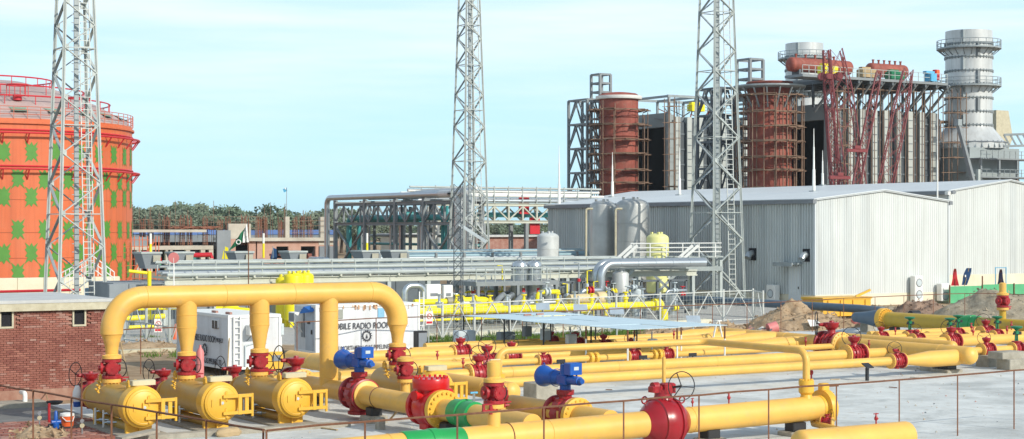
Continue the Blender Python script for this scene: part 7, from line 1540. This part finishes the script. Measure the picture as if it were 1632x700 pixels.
# crawler crane booms
def boom(t, p, q, w, lab, w0=None):
    p = Vector(p); q = Vector(q); ax_ = (p-q).normalized(); e = RIGHT; g_ = e.cross(ax_).normalized(); e = ax_.cross(g_).normalized(); ln = (p-q).length; n = max(6, int(ln/(w*1.15))); w0 = w0 or w
    b = MB(); b.bbox(q, (w*1.1, .8, .7), CRANE, .05); bo = part('boom', b, t, lab)
    def C(i, f_): s = [(-1, -1), (1, -1), (1, 1), (-1, 1)][i % 4]; ww = (w0 + (w-w0)*min(1, f_*5)) * (1 if f_ < .82 else 1-.35*(f_-.82)/.18); return q + ax_*(ln*f_) + e*(s[0]*ww/2) + g_*(s[1]*ww/2)
    for i in range(4):
        b = MB(); b.tube([C(i, f_) for f_ in (0, .2, .82, 1)], .08, CRANE, 6); part('chord', b, bo)
    for k in range(n):
        for i in range(4): b = MB(); b.bar(C(i, k/n), C(i+1, (k+1)/n), .05, CRANE); part('lacing', b, bo); b = MB(); b.bar(C(i+1, k/n), C(i, (k+1)/n), .05, CRANE); part('lacing', b, bo)
cb = D
zf = lambda px, d: Vector((D(px, 300, d).x, D(px, 300, d).y, 1.2))
for nm, spec, hd_, fr_, bx_ in (('red crawler crane with two lattice booms beside the dark boiler opening', [((1316, 80, 216), (1339, 216), 1.0, 'narrow left boom'), ((1331, 80, 214), (1383, 210), 2.3, 'wide boom leaning right'), ((1322, 172, 213), (1346, 210), 1.0, 'short mast')], (1322, 122, 214), (1365, 240, 209), 1340),
                          ('red crawler crane with two lattice booms leaning left, the right-hand crane', [((1401, 114, 214), (1337, 206), .9, 'narrow left boom'), ((1447, 112, 214), (1385, 208), 1.7, 'wide right boom')], None, (1338, 283, 206), 1385)):
    p = zf(bx_, 211); t = thing('crawler_crane', nm, 'crane', (p.x, p.y, 0)); b = MB(); b.bbox((p.x, p.y+1, .9), (7, 4, 1.6), CRANE, .1); b.box((p.x-2.4, p.y-.6, 1.71), (p.x+2, p.y+2, 3.6), CRANE); part('body', b, t)
    for a_, c_, w_, lb in spec: boom(t, D(*a_), zf(*c_), w_, lb)
    if hd_:
        p = D(*hd_); b = MB(); b.bbox(p, (1.6, .8, .7), CRANE, .1); b.disc(p + RIGHT*1.1 - FWD*.3, p + RIGHT*1.1 + FWD*.3, .55, CRANE, 16); b.disc(p - RIGHT*1.0 - FWD*.3, p - RIGHT*1.0 + FWD*.3, .5, CRANE, 16); part('sheave_head', b, t)
    p = D(*fr_); b = MB(); b.bbox(p, (3.4, .5, .4), CRANE, .08); b.cbox(p + UP*.4, (.9, .5, .4), CRANE); part('spreader', b, t)

# ================================================================== UNFINISHED BUILDING, TREES, FLAGS
UY = 240.0; ub = thing('unfinished_building', 'unfinished concrete building with brick infill and rusty reinforcement columns', 'building', (86, UY, 0)); UC = mat('raw_concrete', (.40, .37, .31), .9, c2=(.55, .52, .44), scale=.4); UB = mat('infill_brick', (.42, .24, .18), .9, c2=(.52, .34, .27), scale=.8)
U = lambda px: atY(px, UY).x
b = MB(); b.box((U(205), UY, 3.3), (U(340), UY+14, 3.9), UC); b.box((U(395), UY-.6, 4.55), (U(536), UY+14, 5.05), UC); b.box((U(205), UY+.2, 5.9), (U(330), UY+14, 6.3), UC); part('floor_slab', b, ub)
for px in (222, 240, 268, 272, 300, 324, 337): b = MB(); b.box((U(px)-.35, UY+.1, 0), (U(px)+.35, UY+.8, 3.3), UC); part('column', b, ub)
for px0, px1, z0, z1, m in ((346, 368, 0, 6.2, GREYW), (364, 400, 4.9, 7.2, UC), (396, 408, 0, 4.9, UB), (364, 376, 0, 4.9, UB), (205, 235, 3.9, 5.2, GREYW), (440, 470, 0, 1.9, UB), (410, 441, 0, 4.5, UB), (460, 473, 1.9, 4.5, UB), (503, 508, 0, 4.5, UB), (471, 480, 0, 4.5, UB), (470, 504, 0, 2.0, UB), (508, 534, 3.9, 4.5, UC), (436, 540, 3.7, 4.5, UB)):
    b = MB(); b.box((U(px0)+.01, UY + (.05 if m == UB else .0) + random.uniform(0, .03), z0+.001), (U(px1)-.01, UY+.5, z1-.001), m); part('wall', b, ub)
b = MB(); b.box((U(205), UY+7, 0), (U(540), UY+7.3, 4.4), DRK); part('inner_wall', b, ub)  # wall coloured near-black for the shade of the rooms
for px0, px1, z0, z1, m in ((230, 262, .6, 2.4, FNET), (278, 300, .4, 2.6, FNET), (302, 332, .6, 2.2, mat('teal_net', (.05, .25, .25), .8))): b = MB(); b.box((U(px0), UY+1.2, z0), (U(px1), UY+1.3, z1), m); part('safety_net', b, ub)
for i, px in enumerate((212, 236, 248, 272, 275, 299, 311, 336, 360, 372, 398, 420, 428, 431, 457, 480, 492, 503, 530)):
    b = MB(); x = U(px); zb = 5.0 if px > 400 else 3.9; zt = 8.1+random.uniform(-.3, .4)
    for ax_, ay_ in ((-.28, 0), (0, 0), (.28, 0), (-.28, .5), (.28, .5)): b.bar((x+ax_, UY+2+ay_, zb), (x+ax_+random.uniform(-.05, .05), UY+2+ay_, zt+random.uniform(-.5, .3)), .09, REBAR)
    for k in range(8): z = zb+.3+k*.4; b.cbox((x, UY+2.25, z), (.66, .6, .05), REBAR)
    part('rebar_column', b, ub)
for px in (466, 522): b = MB(); b.box((U(px)-.35, UY+1.8, 5.0), (U(px)+.35, UY+2.5, 8.3), UC); part('column', b, ub)
b = MB()
for i in range(46):
    x = U(205) + random.random()*(U(536)-U(205)); z = 4+random.random()*1.5; b.tube([(x, UY+1.5, 4), (x+random.uniform(-.2, .2), UY+1.5, 8.5+random.uniform(-1, 2.2))], .04, SCAF, 4)
for z in (6.4, 7.4, 8.2):
    b.bar((U(330), UY+1.5, z), (U(420), UY+1.5, z+.1), .06, SCAF); b.bar((U(215), UY+1.5, z-.4), (U(300), UY+1.5, z-.5), .06, SCAF); b.bar((U(470), UY+1.5, z-.6), (U(535), UY+1.5, z-.4), .06, SCAF)
part('scaffold_poles', b, ub, kind='stuff')
b = MB()
for i in range(60): x = U(285)+random.random()*(U(345)-U(285)); b.bar((x-random.uniform(.5, 1.5), UY+.3+random.random()*3, 6.35+random.random()*.4), (x+random.uniform(.5, 1.5), UY+.3+random.random()*3, 6.35+random.random()*.5), .12, REBAR)
part('loose_timber', b, ub, kind='stuff')
for i, px in enumerate((455, 485, 500)):
    p = D(px-8, 416, 225); t = thing('brick_stack', ['stack of red bricks before the unfinished building, leftmost of three', 'stack of red bricks before the unfinished building, middle of three', 'low stack of red bricks before the unfinished building, rightmost'][i], 'bricks', (p.x, p.y, 0)); b = MB()
    for r_ in range(9):
        for q in range(5):
            if random.random() < .15 + .04*r_: continue
            b.bbox((p.x + q*.62-1.2+(r_ % 2)*.1, p.y, .25+r_*.34), (.58, .6, .3), random.choice((BRKA, BRKC, BRKB)), .02)
    part('bricks', b, t, kind='stuff')
# blue sheeting far behind
b = MB(); a, c = D(205, 365, 330), D(536, 365, 330); n = 18; bs = thing('blue_fence', 'long blue sheet fence in front of the trees', 'fence', (a.x, a.y, 0))
for i in range(n): p, q = a.lerp(c, i/n), a.lerp(c, (i+.97)/n); b = MB(); b.bar(Vector((p.x, p.y, 5.75)), Vector((q.x, q.y, 5.75+random.uniform(-.1, .1))), .1, BLUW, .9); part('sheet', b, bs); b = MB(); b.bar(Vector((p.x, p.y, 2.6)), Vector((q.x, q.y, 2.6)), .12, GREYW, 5.2); part('wall_panel', b, bs)
def tree_proto(seed, m):
    rnd = random.Random(seed); t = thing('tree', 'x', 'tree', (0, 0, 0)); b = MB(); b.tube([(0, 0, 0), (.1, .1, 3), (.0, .2, 6.5)], [.35, .26, .12], BARK, 8)
    for k in range(5): a = rnd.uniform(0, 6.28); b.tube([(0, .1, 3+k*.5), (math.cos(a)*2, math.sin(a)*2, 6+k*.5)], [.14, .05], BARK, 6)
    part('trunk', b, t); b = MB()
    for k in range(34):
        a = rnd.uniform(0, 6.28); rr = 4.6*math.sqrt(rnd.random()); zc = 6.3 + rnd.uniform(-2.6, 3.6)*(1-rr/6.5); c = Vector((math.cos(a)*rr, math.sin(a)*rr, zc)); s = rnd.uniform(.9, 1.7)
        for _ in range(60):
            d = Vector((rnd.gauss(0, 1), rnd.gauss(0, 1), rnd.gauss(0, .75))).normalized()*s*rnd.uniform(.55, 1.05); p = c+d; u_ = Vector((rnd.uniform(-1, 1), rnd.uniform(-1, 1), rnd.uniform(-1, 1))).normalized()*rnd.uniform(.18, .42); w_ = u_.orthogonal().normalized()*rnd.uniform(.14, .3); b.add([p-u_, p+w_, p+u_, p-w_], [(0, 1, 2, 3)], m)
    part('crown', b, t, ang=180); return t
TP = [tree_proto(11, LEAF), tree_proto(12, LEAF2), tree_proto(13, LEAF), tree_proto(14, LEAF2)]
random.seed(33); tl = ['rounded grey-green tree', 'pale bushy tree', 'dark rounded tree', 'loose grey-green tree']; wh = ['just right of the tank', 'behind the left rebar columns', 'above the red fire mains', 'left of the hanging flag', 'behind the hanging flag', 'right of the hanging flag', 'below the far white flag', 'left of the dark rack', 'behind the dark rack']
for i in range(44):
    px = 190 + i*9.0 + random.uniform(-4, 4); d = 430 + random.uniform(-30, 70); p = D(px, 365, d); k = random.randrange(4)
    sc = random.uniform(.95, 1.35)*(1.2 if 240 < px < 320 else 1.0); c = copy_tree(TP[k], (p.x, p.y, -.3), random.uniform(0, 6.28), sc, '%s tree of the far tree line, counted from the left' % ordn(i+1), 'trees of the far tree line'); c.name = 'tree'
for i in range(16):
    px = 560 + i*22 + random.uniform(-6, 6); p = D(px, 365, 470+random.uniform(-30, 40)); k = random.randrange(4); c = copy_tree(TP[k], (p.x, p.y, -.3), random.uniform(0, 6.28), random.uniform(.8, 1.0), '%s tree glimpsed through the pipe racks, counted from the left' % ordn(i+1), 'trees behind the pipe racks'); c.name = 'tree'
for i in range(14):
    px = -40+i*130; p = D(px, 365, 620); 
for o in TP: drop(o)
# national flag hanging from its pole
p0 = D(397, 470, 95); t = thing('green_white_flag', 'green and white flag hanging diagonally from a thin rusty pole', 'flag', (p0.x, p0.y, 0)); top = D(396, 350, 95); b = MB(); b.tube([Vector((top.x, top.y, 0)), top + UP*.1], .03, RUST, 6); part('pole', b, t)
def cloth(quad, m, nm):
    b = MB(); n = 8; vs = []
    for i in range(n+1):
        for j in range(4):
            u_, v_ = i/n, j/3; q0 = Vector(quad[0]).lerp(Vector(quad[1]), u_); q1 = Vector(quad[3]).lerp(Vector(quad[2]), u_); vs.append(q0.lerp(q1, v_) + FWD*(.12*math.sin(u_*9+v_*3)))
    b.add(vs, [(i*4+j, i*4+j+1, (i+1)*4+j+1, (i+1)*4+j) for i in range(n) for j in range(3)], m); return part(nm, b, t, ang=80)
cloth([D(396, 352, 95), D(389, 366, 95), D(387, 387, 95), D(397, 386, 95)], WHITE, 'white_band')
cloth([D(391, 362, 95), D(377, 381, 95), D(364, 401, 95), D(388, 384, 95)], FGRN, 'green_field')
b = MB(); c = D(380, 386, 94.7); b.ring(c, FWD, .12, .03, WHITE, 14, 4); part('crescent', b, t)
p = D(456, 340, 300); t = thing('far_flag', 'tiny pale blue and white flag on a very thin far pole', 'flag', (p.x, p.y, 0)); q = D(457, 299, 300); b = MB(); b.tube([(p.x, p.y, 0), q], .06, GALV, 5); part('pole', b, t); b = MB(); b.add([q, q - RIGHT*.7 - UP*.3, q - RIGHT*.5 - UP*.9, q - UP*.6 + RIGHT*.1], [(0, 1, 2, 3)], SKYB); b.cbox(q - RIGHT*.2 - UP*.2, (.3, .05, .3), WHITE); part('cloth', b, t)
for px, py, lab, m in ((358, 404, 'small yellow pennant left of the hanging flag', LEM), (435, 406, 'small blue pennant right of the hanging flag', NAVY)):
    p = D(px, py, 120); t = thing('pennant', lab, 'flag', (p.x, p.y, 0)); b = MB(); b.tube([(p.x, p.y, 0), p + UP*.6], .03, GALV, 5); part('stick', b, t); b = MB(); b.add([p + UP*.5, p + UP*.4 + RIGHT*.25, p - UP*.4 + RIGHT*.3, p - UP*.4 - RIGHT*.2], [(0, 1, 2, 3)], m); part('cloth', b, t)
b = MB(); p = D(277, 411, 100); b.disc(p - FWD*.03, p + FWD*.03, .32, PINK, 18); b.bar(p - UP*2.5, p, .06, WHITE); single('round_sign', b, 'faded pink round sign on a post above the low rack', 'sign')
HAZE = 0.0001

# ------------------------------------------------------------------ the air: a thin haze over the whole works
hm = bpy.data.materials.new('haze_air'); hm.use_nodes = True; t_ = hm.node_tree; t_.nodes.clear()
o_ = N(t_, 'ShaderNodeOutputMaterial'); v_ = N(t_, 'ShaderNodeVolumePrincipled'); v_.inputs['Color'].default_value = (.86, .94, 1, 1); v_.inputs['Density'].default_value = HAZE; v_.inputs['Anisotropy'].default_value = 0.0
t_.links.new(v_.outputs['Volume'], o_.inputs['Volume'])
b = MB(); b.box((-3100, -3100, -1.2), (3100, 3100, 41.0), hm); single('haze', b, kind='stuff', loc=(0, 0, 0))
for o in (VL, VLN, VLEG, VG, VV, VA, VES): drop(o)
